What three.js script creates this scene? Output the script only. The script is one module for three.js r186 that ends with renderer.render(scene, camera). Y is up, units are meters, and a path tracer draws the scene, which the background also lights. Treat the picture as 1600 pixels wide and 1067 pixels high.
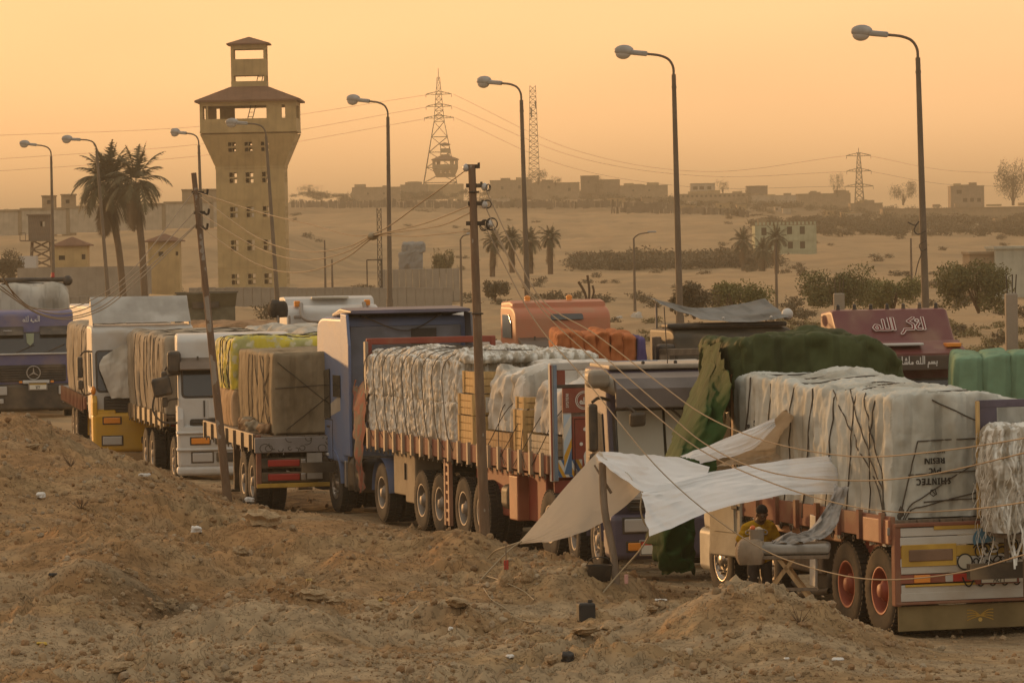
import * as THREE from 'three';
import { mergeGeometries, mergeVertices } from 'three/addons/utils/BufferGeometryUtils.js';
import { RoundedBoxGeometry } from 'three/addons/geometries/RoundedBoxGeometry.js';
import { createNoise3D, createNoise2D } from 'simplex-noise';

// ---------- camera ----------
const F = 7000, CAMH = 5.2;                       // focal length in photo pixels (1600 wide), eye height
const scene = new THREE.Scene();
const camera = new THREE.PerspectiveCamera(2 * Math.atan(533.5 / F) * 180 / Math.PI, 1600 / 1067, 1, 9000);
camera.rotation.order = 'YXZ';
camera.position.set(0, CAMH, 0);
camera.rotation.set(-Math.atan(163.5 / F), 0, -0.0175);
camera.updateMatrixWorld();
// ---------- sky, sun, haze, exposure ----------
const SUNAZ = 37 * Math.PI / 180, SUNEL = 6.5 * Math.PI / 180;   // left of and beyond the trucks, low
const sunDir = new THREE.Vector3(-Math.sin(SUNAZ) * Math.cos(SUNEL), Math.sin(SUNEL), -Math.cos(SUNAZ) * Math.cos(SUNEL));
{
  const n3s = createNoise3D(rng(77)), w = 1024, h = 512, a = new Float32Array(w * h * 4);
  const toward = [1.88, .955, .33], away = [.56, .50, .41], zen = [.61, .595, .535], low = [.26, .19, .12];
  for (let j = 0; j < h; j++) for (let i = 0; i < w; i++) {
    const ph = ((i + .5) / w - .5) * 2 * Math.PI, el = ((j + .5) / h - .5) * Math.PI;
    const c = Math.cos(ph) * -Math.sin(SUNAZ) + Math.sin(ph) * -Math.cos(SUNAZ);
    const t = Math.pow(.5 + .5 * c, 2.0), k = el > 0 ? Math.exp(-el / .42) : 1, g = el < 0 ? Math.min(1, -el / .12) : 0;
    for (let n = 0; n < 3; n++) {
      const hz = away[n] + (toward[n] - away[n]) * t;
      let v = (zen[n] + (hz - zen[n]) * k) * (1 + .05 * n3s(Math.cos(ph) * 5, el * 60, Math.sin(ph) * 5) + .035 * n3s(Math.cos(ph) * 14, el * 130, Math.sin(ph) * 14));
      v = v + (low[n] - v) * g;
      a[(j * w + i) * 4 + n] = v;
    }
    a[(j * w + i) * 4 + 3] = 1;
  }
  const sky = new THREE.DataTexture(a, w, h, THREE.RGBAFormat, THREE.FloatType);
  sky.mapping = THREE.EquirectangularReflectionMapping; sky.magFilter = sky.minFilter = THREE.LinearFilter; sky.needsUpdate = true;
  scene.background = sky; scene.environment = sky;
}
const sun = new THREE.DirectionalLight(new THREE.Color(1, .53, .2), 2.3);
sun.position.copy(sunDir).multiplyScalar(200).add(new THREE.Vector3(0, 0, -80));
sun.target.position.set(0, 0, -80);
sun.castShadow = true; sun.shadow.mapSize.set(2048, 2048); sun.shadow.radius = 4;
Object.assign(sun.shadow.camera, { left: -90, right: 90, top: 60, bottom: -60, near: 1, far: 500 });
scene.add(sun, sun.target);
scene.fog = new THREE.FogExp2(new THREE.Color().setRGB(1, .82, .55), .00040);
const EXPOSURE = 1.06;

// ---------- helpers ----------
function rng(seed) { let s = seed >>> 0; return () => { s = (s + 0x6D2B79F5) >>> 0; let t = Math.imul(s ^ (s >>> 15), 1 | s); t = (t + Math.imul(t ^ (t >>> 7), 61 | t)) ^ t; return ((t ^ (t >>> 14)) >>> 0) / 4294967296; }; }
const R0 = rng(7), rr = (a, b) => a + (b - a) * R0();
const n3 = createNoise3D(rng(11)), n2 = createNoise2D(rng(12));
const V = (x, y, z) => new THREE.Vector3(x, y, z);
const sst = (a, b, x) => { const t = Math.min(1, Math.max(0, (x - a) / (b - a))); return t * t * (3 - 2 * t); };
const fbm2 = (x, y, o = 4) => { let s = 0, a = .5, f = 1; for (let i = 0; i < o; i++) { s += a * n2(x * f, y * f); a *= .5; f *= 2.03; } return s; };
// photo pixel at depth d (metres along the view) -> point in the world
function P(px, py, d) {
  const v = V((px - 800) / F, (533.5 - py) / F, -1).applyQuaternion(camera.quaternion);
  return v.multiplyScalar(-d / v.z).add(camera.position);
}
// x of the photo column px at depth d and height y
function XA(px, d, y = 0) { let py = 600, p; for (let k = 0; k < 4; k++) { p = P(px, py, d); py += (p.y - y) * F / d; } return p.x; }
const counts = {};
function numbered(n) { const k = counts[n] = (counts[n] ?? -1) + 1; return k ? `${n}_${String(k).padStart(3, '0')}` : n; }
function tag(o, label, category, group, kind) {
  if (label) o.userData.label = label; if (category) o.userData.category = category;
  if (group) o.userData.group = group; if (kind) o.userData.kind = kind; return o;
}
function thing(name, label, category, pos = [0, 0, 0], ry = 0, group) {
  const o = new THREE.Group(); o.name = numbered(name); scene.add(o);
  o.position.set(pos.x ?? pos[0], pos.y ?? pos[1], pos.z ?? pos[2]); o.rotation.y = ry; tag(o, label, category, group); return o;
}
function dup(o, pos, ry, label, group) {
  const c = o.clone(); c.name = numbered(o.name.replace(/_\d{3}$/, '')); scene.add(c);
  if (pos) c.position.set(pos.x ?? pos[0], pos.y ?? pos[1], pos.z ?? pos[2]); if (ry !== undefined && ry !== null) c.rotation.y = ry;
  c.userData = { ...o.userData }; if (label) c.userData.label = label; if (group) c.userData.group = group; return c;
}
function sub(name, parent, pos = [0, 0, 0], ry = 0) { const o = new THREE.Group(); o.name = name; parent.add(o); o.position.set(...pos); o.rotation.y = ry; return o; }
function mesh(name, geo, mat, parent = scene) {
  const m = new THREE.Mesh(geo, mat); m.name = parent === scene ? numbered(name) : name; m.castShadow = m.receiveShadow = true; parent.add(m); return m;
}
const M4 = (x = 0, y = 0, z = 0, rx = 0, ry = 0, rz = 0, s = 1) => new THREE.Matrix4().compose(V(x, y, z), new THREE.Quaternion().setFromEuler(new THREE.Euler(rx, ry, rz)), V(s, s, s));
const toW = (t, x, y, z) => { t.updateMatrixWorld(); return V(x, y, z).applyMatrix4(t.matrixWorld); };
function clean(g) {
  if (g.index) g = g.toNonIndexed(); if (!g.attributes.normal) g.computeVertexNormals();
  for (const k of Object.keys(g.attributes)) if (!['position', 'normal', 'uv', 'color'].includes(k)) g.deleteAttribute(k);
  if (!g.attributes.uv) g.setAttribute('uv', new THREE.BufferAttribute(new Float32Array(g.attributes.position.count * 2), 2));
  return g;
}
function boxUV(g) {
  const p = g.attributes.position, n = g.attributes.normal, uv = g.attributes.uv;
  for (let i = 0; i < p.count; i += 3) {
    let a = 0, b = 0, c = 0;
    for (let k = 0; k < 3; k++) { a += n.getX(i + k); b += n.getY(i + k); c += n.getZ(i + k); }
    a = Math.abs(a); b = Math.abs(b); c = Math.abs(c);
    for (let k = 0; k < 3; k++) {
      const x = p.getX(i + k), y = p.getY(i + k), z = p.getZ(i + k);
      if (a >= b && a >= c) uv.setXY(i + k, z, y); else if (b >= c) uv.setXY(i + k, x, z); else uv.setXY(i + k, x, y);
    }
  }
  return g;
}
class MB {
  constructor() { this.g = []; }
  add(g, m) { g = clean(g); if (g.attributes.color) g.deleteAttribute('color'); if (m) g.applyMatrix4(m); this.g.push(g); return this; }
  box(w, h, d, x = 0, y = 0, z = 0, rx = 0, ry = 0, rz = 0) { return this.add(new THREE.BoxGeometry(w, h, d), M4(x, y, z, rx, ry, rz)); }
  rbox(w, h, d, x = 0, y = 0, z = 0, r = .03, rx = 0, ry = 0, rz = 0, s = 2) { return this.add(new RoundedBoxGeometry(w, h, d, s, Math.min(r, w * .49, h * .49, d * .49)), M4(x, y, z, rx, ry, rz)); }
  cyl(r1, r2, h, x = 0, y = 0, z = 0, rx = 0, ry = 0, rz = 0, seg = 12) { return this.add(new THREE.CylinderGeometry(r1, r2, h, seg), M4(x, y, z, rx, ry, rz)); }
  sph(r, x, y, z, sx = 1, sy = 1, sz = 1, seg = 12) { return this.add(new THREE.SphereGeometry(r, seg, Math.ceil(seg * .7)), new THREE.Matrix4().compose(V(x, y, z), new THREE.Quaternion(), V(sx, sy, sz))); }
  tor(R, r, x, y, z, rx = 0, ry = 0, rz = 0, seg = 24) { return this.add(new THREE.TorusGeometry(R, r, 6, seg), M4(x, y, z, rx, ry, rz)); }
  tube(pts, r, seg = 24, rs = 6) { return this.add(new THREE.TubeGeometry(new THREE.CatmullRomCurve3(pts.map((p) => Array.isArray(p) ? V(...p) : p)), seg, r, rs)); }
  bar(a, b, w, h = w) {
    a = Array.isArray(a) ? V(...a) : a; b = Array.isArray(b) ? V(...b) : b; const d = b.clone().sub(a), L = d.length();
    const q = new THREE.Quaternion().setFromUnitVectors(V(0, 1, 0), d.normalize());
    return this.add(new THREE.BoxGeometry(w, L, h), new THREE.Matrix4().compose(a.clone().add(b).multiplyScalar(.5), q, V(1, 1, 1)));
  }
  rod(a, b, r, r2 = r, seg = 8) {
    a = Array.isArray(a) ? V(...a) : a; b = Array.isArray(b) ? V(...b) : b; const d = b.clone().sub(a), L = d.length();
    const q = new THREE.Quaternion().setFromUnitVectors(V(0, 1, 0), d.normalize());
    return this.add(new THREE.CylinderGeometry(r2, r, L, seg), new THREE.Matrix4().compose(a.clone().add(b).multiplyScalar(.5), q, V(1, 1, 1)));
  }
  lathe(pts, seg, m) { return this.add(new THREE.LatheGeometry(pts.map(([x, y]) => new THREE.Vector2(x, y)), seg), m); }
  ext(shape, depth, bevel, m, off = true) { return this.add(new THREE.ExtrudeGeometry(shape, { depth: depth - (bevel ? 2 * bevel : 0), bevelEnabled: !!bevel, bevelThickness: bevel, bevelSize: bevel, bevelOffset: off ? -bevel : 0, bevelSegments: 3, curveSegments: 8 }).translate(0, 0, bevel || 0), m); }
  // profile in the (z, y) plane swept across x, centred
  prof(pts, width, bevel, m) {
    const s = new THREE.Shape(); pts.forEach((p, i) => i ? (p.length > 2 ? s.quadraticCurveTo(...p) : s.lineTo(p[0], p[1])) : s.moveTo(p[0], p[1]));
    const g = new THREE.ExtrudeGeometry(s, { depth: width - 2 * bevel, bevelEnabled: bevel > 0, bevelThickness: bevel, bevelSize: bevel, bevelOffset: -bevel, bevelSegments: 3, curveSegments: 10 });
    g.translate(0, 0, -width / 2 + bevel); g.rotateY(-Math.PI / 2); return this.add(g, m);
  }
  build(name, mat, parent = scene, keepUV = false) {
    let g = this.g.length > 1 ? mergeGeometries(this.g) : this.g[0]; if (!keepUV) boxUV(g); return mesh(name, g, mat, parent);
  }
}
const rrect = (w, h, r, x = 0, y = 0) => { const s = new THREE.Shape(), a = x - w / 2, b = y - h / 2; s.moveTo(a + r, b); s.lineTo(a + w - r, b); s.quadraticCurveTo(a + w, b, a + w, b + r); s.lineTo(a + w, b + h - r); s.quadraticCurveTo(a + w, b + h, a + w - r, b + h); s.lineTo(a + r, b + h); s.quadraticCurveTo(a, b + h, a, b + h - r); s.lineTo(a, b + r); s.quadraticCurveTo(a, b, a + r, b); return s; };
const rectHole = (x0, y0, x1, y1) => { const p = new THREE.Path(); p.moveTo(x0, y0); p.lineTo(x0, y1); p.lineTo(x1, y1); p.lineTo(x1, y0); p.closePath(); return p; };
const poly = (pts) => { const s = new THREE.Shape(); pts.forEach((p, i) => i ? s.lineTo(p[0], p[1]) : s.moveTo(p[0], p[1])); s.closePath(); return s; };

// ---------- textures ----------
function vnoise(seed, per) { const r = rng(seed), a = new Float32Array(per * per); for (let i = 0; i < a.length; i++) a[i] = r(); return (x, y) => { const xi = Math.floor(x), yi = Math.floor(y), fx = x - xi, fy = y - yi, u = fx * fx * (3 - 2 * fx), v = fy * fy * (3 - 2 * fy), g = (i, j) => a[((j % per + per) % per) * per + (i % per + per) % per]; return (g(xi, yi) * (1 - u) + g(xi + 1, yi) * u) * (1 - v) + (g(xi, yi + 1) * (1 - u) + g(xi + 1, yi + 1) * u) * v; }; }
function tfbm(seed, base, oct, ax = 1, ay = 1) { const L = []; for (let o = 0; o < oct; o++) L.push(vnoise(seed + o * 17, base * 2 ** o)); let tot = 0; for (let o = 0; o < oct; o++) tot += .5 ** o; return (u, v) => { let s = 0; for (let o = 0; o < oct; o++) { const f = base * 2 ** o; s += .5 ** o * L[o](u * f * ax, v * f * ay); } return s / tot; }; }
const enc = (x) => { x = Math.min(1, Math.max(0, x)); return 255 * (x <= .0031308 ? 12.92 * x : 1.055 * x ** (1 / 2.4) - .055); };
function mkTex(n, f, metres = 2, color = true) {
  const a = new Uint8Array(n * n * 4);
  for (let j = 0; j < n; j++) for (let i = 0; i < n; i++) { const c = f((i + .5) / n, (j + .5) / n), k = (j * n + i) * 4; for (let q = 0; q < 3; q++) { const v = Array.isArray(c) ? c[q] : c; a[k + q] = color ? enc(v) : 255 * Math.min(1, Math.max(0, v)); } a[k + 3] = 255; }
  const t = new THREE.DataTexture(a, n, n); t.wrapS = t.wrapT = THREE.RepeatWrapping; t.magFilter = THREE.LinearFilter; t.minFilter = THREE.LinearMipmapLinearFilter; t.generateMipmaps = true;
  if (color) t.colorSpace = THREE.SRGBColorSpace; t.repeat.set(1 / metres, 1 / metres); t.needsUpdate = true; return t;
}
const mix3 = (a, b, t) => a.map((x, i) => x + (b[i] - x) * t);
const DUST = [.34, .235, .13];
const fA = tfbm(101, 4, 6), fB = tfbm(202, 8, 5), fC = tfbm(303, 3, 4), fS = tfbm(404, 4, 5, 6, 1), fW = tfbm(505, 4, 5, 1, 8);
const bump = {
  cloth: mkTex(512, (u, v) => { const a = fA(u, v), b = fC(u * 1, v * 1); return .5 * Math.abs(2 * a - 1) + .5 * Math.abs(2 * b - 1); }, 1.6, false),
  fine: mkTex(256, (u, v) => fB(u, v), .5, false),
  sand: mkTex(1024, (u, v) => .6 * tS(u, v) + .4 * tP(u, v), 3, false),
  wood: mkTex(256, (u, v) => fS(u, v), .6, false),
};
function tS(u, v) { tS.f ??= tfbm(61, 8, 7); return tS.f(u, v); }
function tP(u, v) { tP.f ??= tfbm(62, 64, 4); const x = tP.f(u, v); return x > .56 ? Math.min(1, .4 + (x - .56) * 6) : .35; }
const matCache = {};
const std = (o) => new THREE.MeshStandardMaterial({ side: THREE.DoubleSide, ...o });
const col = (a) => new THREE.Color().setRGB(...a);
// painted, dusty sheet metal: paintU has a dust map of its own, paint shares one
const grimeMap = mkTex(512, (u, v) => { const m = sst(.3, .75, fA(u, v)), b = fB(v, u), s = fS(u, v); const k = .70 + .34 * m + .14 * (b - .5) + .10 * (s - .5); return [k, k * (.97 + .03 * m), k * (.93 + .07 * m)]; }, 2.1);
function paintU(rgb, dust = .35, rough = .55, metal = 0) {
  const map = mkTex(256, (u, v) => { const m = sst(.35, .75, fA(u, v)) * .75 + .25 * fB(v, u), ch = fB(u + .3, v + .7) > .7 ? .5 : 0; return mix3(rgb, DUST, Math.min(1, dust * (m * 1.5 + ch * .4))); }, 2.1);
  return std({ map, roughness: rough, metalness: metal, bumpMap: bump.fine, bumpScale: .0015 });
}
function paint(rgb, dust = .35, rough = .55, metal = 0, key = '') {
  const k = 'p' + rgb + dust + rough + metal; return matCache[k] ??= std({ color: col(mix3(rgb, DUST, dust * .6).map((x) => x * 1.15)), map: grimeMap, roughness: rough, metalness: metal, bumpMap: bump.fine, bumpScale: .0015 });
}
function plain(rgb, rough = .8, metal = 0, opt = {}) { const k = 'q' + rgb + rough + metal + JSON.stringify(Object.keys(opt)); return matCache[k] ??= std({ color: col(rgb), roughness: rough, metalness: metal, ...opt }); }
// woven or plastic sheet
const clothMap = mkTex(512, (u, v) => { const m = sst(.3, .8, fA(u, v)), w = .92 + .08 * fB(u, v), st = sst(.5, .7, fS(u, v)), k = (1 - .40 * m - .16 * st) * w * 1.06; return [k, k * (1 - .05 * m), k * (1 - .13 * m)]; }, 2.6);
function cloth(rgb, stain = .3, rough = .85, trans = 0, scaleB = .02) {
  const k = 'c' + rgb + stain + trans; if (matCache[k]) return matCache[k];
  const o = { color: col(rgb.map((x) => x * 1.08)), map: clothMap, roughness: rough, bumpMap: bump.cloth, bumpScale: scaleB, side: THREE.DoubleSide };
  return matCache[k] = new THREE.MeshPhysicalMaterial({ ...o, specularIntensity: .25, ...(trans ? { transmission: trans, thickness: 0 } : {}) });
}
const stoneMap = mkTex(512, (u, v) => { const a = fA(u, v), s = fS(u, v), b = fB(u, v), st = sst(.5, .72, fS(u, v * .5)), k = .62 + .42 * a + .12 * s + .16 * (b - .5) - .07 * st; return [k, k * .985, k * .96]; }, 4.3);
function concrete(rgb, key = '', m = 3) { const k = 'k' + rgb + key; return matCache[k] ??= std({ color: col(rgb), map: stoneMap, roughness: .93, bumpMap: bump.fine, bumpScale: .006 }); }
function wood(rgb, m = 1) {
  const k = 'w' + rgb; if (matCache[k]) return matCache[k];
  const map = mkTex(256, (u, v) => { const s = fS(u, v), a = fA(u, v); return rgb.map((x) => x * (.55 + .7 * s + .2 * (a - .5))); }, m);
  return matCache[k] = std({ map, roughness: .85, bumpMap: bump.wood, bumpScale: .004 });
}
const mk = {
  rubber: paintU([.018, .016, .014], .28, .9), black: paintU([.02, .019, .018], .25, .6), chassis: paintU([.03, .025, .02], .4, .85),
  glass: new THREE.MeshPhysicalMaterial({ color: col([.03, .028, .024]), roughness: .16, clearcoat: .6, clearcoatRoughness: .1 }),
  chrome: paint([.5, .48, .45], .3, .35, .8), steel: paint([.32, .31, .3], .45, .6, .4), rope: plain([.34, .27, .17], .9), darkrope: plain([.075, .06, .045], .9), wire: plain([.25, .185, .115], .7),
  lens: new THREE.MeshPhysicalMaterial({ color: col([.45, .42, .38]), roughness: .25, clearcoat: .5 }), amber: plain([.75, .26, .03], .35), redlamp: plain([.42, .03, .02], .35),
  plate: plain([.6, .58, .52], .6), wood: wood([.42, .27, .13]), oldwood: wood([.19, .14, .095]), crate: wood([.60, .40, .17]),
};
// flat print: a canvas with transparent ground
function print(w, h, draw, rough = .75) {
  const c = document.createElement('canvas'); c.width = w; c.height = h; const g = c.getContext('2d'); draw(g, w, h);
  const t = new THREE.CanvasTexture(c); t.colorSpace = THREE.SRGBColorSpace; return std({ map: t, transparent: true, roughness: rough });
}
function decal(name, mat, w, h, parent, x, y, z, rx = 0, ry = 0, rz = 0) { const m = mesh(name, new THREE.PlaneGeometry(w, h), mat, parent); m.position.set(x, y, z); m.rotation.set(rx, ry, rz); return m; }
const words = (txt, color, font, opt = {}) => (g, w, h) => { g.fillStyle = color; g.font = font; g.textAlign = 'center'; g.textBaseline = 'middle'; (Array.isArray(txt) ? txt : [txt]).forEach((s, i, a) => g.fillText(s, w / 2, h * (i + .5) / a.length, w * .96)); if (opt.stroke) { g.strokeStyle = opt.stroke; g.lineWidth = opt.lw || 2; g.strokeText(txt, w / 2, h / 2); } };

// ---------- soft shapes ----------
// a load under a sheet: box w x h x l standing on y = 0, from z = -l to 0, rounded, folded and roped
function softBox(w, h, l, o = {}) {
  const { cell = .075, r = .13, fold = .035, fq = 2.4, fy = .5, wr = .012, wq = 7, wy = .7, rd = .55, warp, sag = .05, bulge = .04, seed = 0, straps = [], lean = 0, flare = 0, skirt = 0 } = o;
  const f = (x, y, z, off = 0) => {
    const cx = Math.min(w / 2 - r, Math.max(-w / 2 + r, x)), cy = Math.min(h - r, y), cz = Math.min(-r, Math.max(-l + r, z));
    const d = V(x - cx, y - cy, z - cz); if (d.lengthSq() < 1e-9) d.set(0, 1, 0); d.normalize();
    const q = V(cx, cy, cz).addScaledVector(d, r);
    const side = 1 - Math.abs(d.y), crease = (n) => n * (1 - rd) + rd * (.55 - 1.6 * Math.abs(n));
    let e = side * (fold * crease(n3(q.x * fq + seed, q.y * fy + seed * 3, q.z * fq)) + bulge * Math.sin(Math.PI * Math.min(1, q.y / h)) + flare * (1 - q.y / h))
      + (1 - side) * (sag * n3(q.x * .9 + seed, 5, q.z * .9) + .4 * fold * n3(q.x * 1.5, seed, q.z * 4))
      + wr * crease(n3(q.x * wq + seed, q.y * wq * wy, q.z * wq));
    for (const s of straps) e -= .035 * Math.exp(-(((z - s) / .09) ** 2)) * (.4 + .6 * side);
    q.addScaledVector(d, e + off); q.x += lean * q.y;
    if (warp) warp(q, x, y, z);
    if (y < .12) q.y += skirt * (1 + n3(q.x * 3, seed, q.z * 3)) * .5;
    return q;
  };
  const g = new THREE.BoxGeometry(w, h, l, Math.max(2, Math.round(w / cell)), Math.max(2, Math.round(h / cell)), Math.max(2, Math.round(l / cell)));
  g.deleteAttribute('normal'); g.deleteAttribute('uv'); g.translate(0, h / 2, -l / 2);
  const m = mergeVertices(g, 1e-4), p = m.attributes.position;
  for (let i = 0; i < p.count; i++) { const q = f(p.getX(i), p.getY(i), p.getZ(i)); p.setXYZ(i, q.x, q.y, q.z); }
  m.computeVertexNormals();
  const ropeOver = (z, dz = 0) => { const a = []; for (let k = 0; k <= 10; k++) a.push(f(-w / 2, .02 + (h - .1) * k / 10, z + dz * (1 - k / 10), .012)); for (let k = 0; k <= 8; k++) a.push(f(-w / 2 + w * k / 8, h, z, .012)); return a; };
  const onRear = (x0, y0, x1, y1, n = 12) => { const a = []; for (let k = 0; k <= n; k++) a.push(f(x0 + (x1 - x0) * k / n, y0 + (y1 - y0) * k / n, 0, .012)); return a; };
  const onLeft = (z0, y0, z1, y1, n = 12) => { const a = []; for (let k = 0; k <= n; k++) a.push(f(-w / 2, y0 + (y1 - y0) * k / n, z0 + (z1 - z0) * k / n, .012)); return a; };
  const rearPatch = (x0, y0, x1, y1, n = 16, off = .006) => patchFn((u, v) => f(x0 + (x1 - x0) * u, y0 + (y1 - y0) * v, 0, off), n, n);
  const leftPatch = (z0, y0, z1, y1, n = 16, off = .006) => patchFn((u, v) => f(-w / 2, y0 + (y1 - y0) * v, z0 + (z1 - z0) * u, off), n, n);
  return { geo: m, f, ropeOver, onRear, onLeft, rearPatch, leftPatch };
}
function patchFn(fn, nu, nv) {
  const g = new THREE.PlaneGeometry(1, 1, nu, nv), p = g.attributes.position, uv = g.attributes.uv;
  for (let i = 0; i < p.count; i++) { const q = fn(uv.getX(i), uv.getY(i)); p.setXYZ(i, q.x, q.y, q.z); }
  g.computeVertexNormals(); return g;
}
// smooth sheet through rows of control points
function sheet(rows, nu = 40, nv = 30, amp = .02, fq = 3, seed = 0, rip = 0, rf = 5) {
  const cs = rows.map((r) => new THREE.CatmullRomCurve3(r.map((p) => Array.isArray(p) ? V(...p) : p), false, 'centripetal'));
  return patchFn((u, v) => { const q = new THREE.CatmullRomCurve3(cs.map((c) => c.getPoint(u)), false, 'centripetal').getPoint(1 - v); const k = amp * (n3(q.x * fq + seed, q.y * fq, q.z * fq) + .5 * n3(q.x * fq * 2.3, q.y * fq * 2.3 + seed, q.z * fq * 2.3)) + rip * (.35 - Math.abs(n2(v * rf + .6 * u + seed, u * 1.1)) - .5 * Math.abs(n2(v * rf * 2.2 + seed, u * 2 + 3))); q.x += k * .5; q.y += k * .6; q.z += k; return q; }, nu, nv);
}
const px3 = (rows) => rows.map((r) => r.map(([x, y, d]) => P(x, y, d)));
function ropes(name, list, r, mat, parent, seg = 30) { for (const pts of list) new MB().tube(pts, r, seg, 5).build(name, mat, parent); }
// ---------- ground ----------
const lerpT = (t, x) => { if (x <= t[0][0]) return t[0][1]; for (let i = 1; i < t.length; i++) if (x < t[i][0]) { const [a, b] = [t[i - 1], t[i]], k = (x - a[0]) / (b[0] - a[0]); return a[1] + (b[1] - a[1]) * k; } return t[t.length - 1][1]; };
const HILL = [[0, 0], [460, 0], [560, .5], [700, 2.2], [850, 4.9], [1000, 8.6], [1150, 12], [1280, 14.6], [1420, 16.4], [1600, 17], [2400, 17], [9000, 8]];
function farH(x, d) {
  let h = lerpT(HILL, d * (1 + .05 * n2(x / 260, d / 500)));
  h *= 1 - .42 * sst(25, 130, x) * sst(600, 1250, d);
  h += 5.6 * sst(-20, -38, x) * sst(470, 596, d) * (1 - sst(600, 900, d));
  const k = sst(110, 200, d);
  h += k * (.45 * fbm2(x / 14, d / 30, 4) + .35 * Math.max(0, fbm2(x / 5, d / 11, 3)));
  h += sst(450, 700, d) * (1.3 * fbm2(x / 90, d / 120, 4) + .25 * fbm2(x / 9, d / 20, 3)); h += sst(700, 1000, d) * .5 * Math.abs(n2(x / 60 + .3 * n2(d / 80, 3), d / 25));
  h += 1.1 * Math.exp(-(((x - 6) / 7) ** 2) - (((d - 150) / 14) ** 2)) * (1 + .5 * n2(x / 3, d / 5));
  h += .9 * Math.exp(-(((x + 22) / 10) ** 2) - (((d - 300) / 14) ** 2));
  return h;
}
// near rubble: heights read off at photo columns, interpolated by a thin plate
const CTRL = [[-60, 1067, 50], [200, 1067, 50], [400, 1067, 50], [800, 1067, 50], [1200, 1067, 50], [1600, 1067, 50], [1680, 1067, 50], [-60, 1180, 45], [800, 1180, 45], [1660, 1180, 45],
  [1600, 1042, 52.5], [1450, 1012, 55], [1060, 958, 55], [1170, 930, 54.5], [1240, 958, 54], [1320, 1000, 53], [1000, 1015, 52.3], [1180, 1010, 52], [965, 945, 57], [1010, 950, 56.5], [905, 893, 62], [830, 920, 58.5], [760, 862, 65], [700, 836, 66], [600, 850, 70], [650, 845, 68],
  [520, 815, 74], [480, 815, 78], [400, 795, 82], [352, 783, 84], [300, 765, 92], [240, 735, 88], [200, 722, 85], [150, 703, 85], [110, 680, 82], [50, 655, 82], [0, 660, 82], [-60, 662, 82], [-60, 760, 68], [0, 760, 68], [80, 730, 74], [160, 740, 74],
  [0, 860, 60], [200, 868, 58.5], [0, 940, 56], [140, 960, 54.5], [300, 958, 55], [240, 925, 57], [420, 860, 64], [500, 900, 60], [600, 940, 57], [650, 890, 62], [750, 960, 55.5], [850, 1000, 53], [200, 780, 70], [300, 830, 67], [500, 1000, 53], [350, 1010, 52.5], [660, 860, 65], [560, 870, 66], [450, 840, 70], [380, 815, 76]];
const FLAT = [[5, 57], [7, 58], [5, 62], [9, 60], [9, 54], [12, 58], [3, 64], [2.6, 62], [3.6, 59], [2, 67], [4, 70], [6, 66], [0, 72], [-1, 76], [1.5, 68.5], [-3, 84], [-2.6, 79], [-5.2, 88], [-4, 92], [-7, 98], [-3, 100], [4, 80], [10, 75], [10, 90], [0, 88], [0, 98], [-12, 106], [-9, 106], [-2, 106], [8, 104], [-14, 100], [14, 66]];
const pts = CTRL.map(([x, y, d]) => { const p = P(x, y, d); return [p.x, -p.z * .5, p.y]; }).concat(FLAT.map(([x, d]) => [x, d * .5, 0]));
const phi = (r2) => r2 < 1e-9 ? 0 : .5 * r2 * Math.log(r2);
const W8 = (() => {
  const n = pts.length, N = n + 3, A = [];
  for (let i = 0; i < N; i++) A.push(new Float64Array(N + 1));
  for (let i = 0; i < n; i++) { for (let j = 0; j < n; j++) A[i][j] = phi((pts[i][0] - pts[j][0]) ** 2 + (pts[i][1] - pts[j][1]) ** 2); A[i][i] += .12; A[i][n] = A[n][i] = 1; A[i][n + 1] = A[n + 1][i] = pts[i][0]; A[i][n + 2] = A[n + 2][i] = pts[i][1]; A[i][N] = pts[i][2]; }
  for (let c = 0; c < N; c++) { let m = c; for (let r = c + 1; r < N; r++) if (Math.abs(A[r][c]) > Math.abs(A[m][c])) m = r; [A[c], A[m]] = [A[m], A[c]]; for (let r = c + 1; r < N; r++) { const k = A[r][c] / A[c][c]; if (k) for (let q = c; q <= N; q++) A[r][q] -= k * A[c][q]; } }
  const w = new Float64Array(N); for (let r = N - 1; r >= 0; r--) { let s = A[r][N]; for (let q = r + 1; q < N; q++) s -= A[r][q] * w[q]; w[r] = s / A[r][r]; } return w;
})();
function smoothH(x, d) { const n = pts.length, y = d * .5; let s = W8[n] + W8[n + 1] * x + W8[n + 2] * y; for (let i = 0; i < n; i++) s += W8[i] * phi((x - pts[i][0]) ** 2 + (y - pts[i][1]) ** 2); return s; }
const RIDGES = [[0, 748, 68, 330, 802, 67, .26, .55], [420, 852, 65, 570, 908, 60, .24, .5], [560, 880, 66, 740, 868, 64.6, .28, .5], [985, 985, 54, 1250, 972, 53.8, .2, .4], [640, 962, 56, 880, 932, 59, .22, .5], [-40, 905, 57.5, 210, 918, 56.6, .28, .45], [300, 930, 57, 470, 985, 54, .2, .4], [120, 780, 72, 420, 850, 66, .2, .6], [850, 960, 57, 960, 930, 58, .3, .5]].map(([a, b, c, e, f, g, h, w]) => { const p = P(a, b, c), q = P(e, f, g); return [p.x, -p.z, q.x, -q.z, h, w]; });
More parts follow.
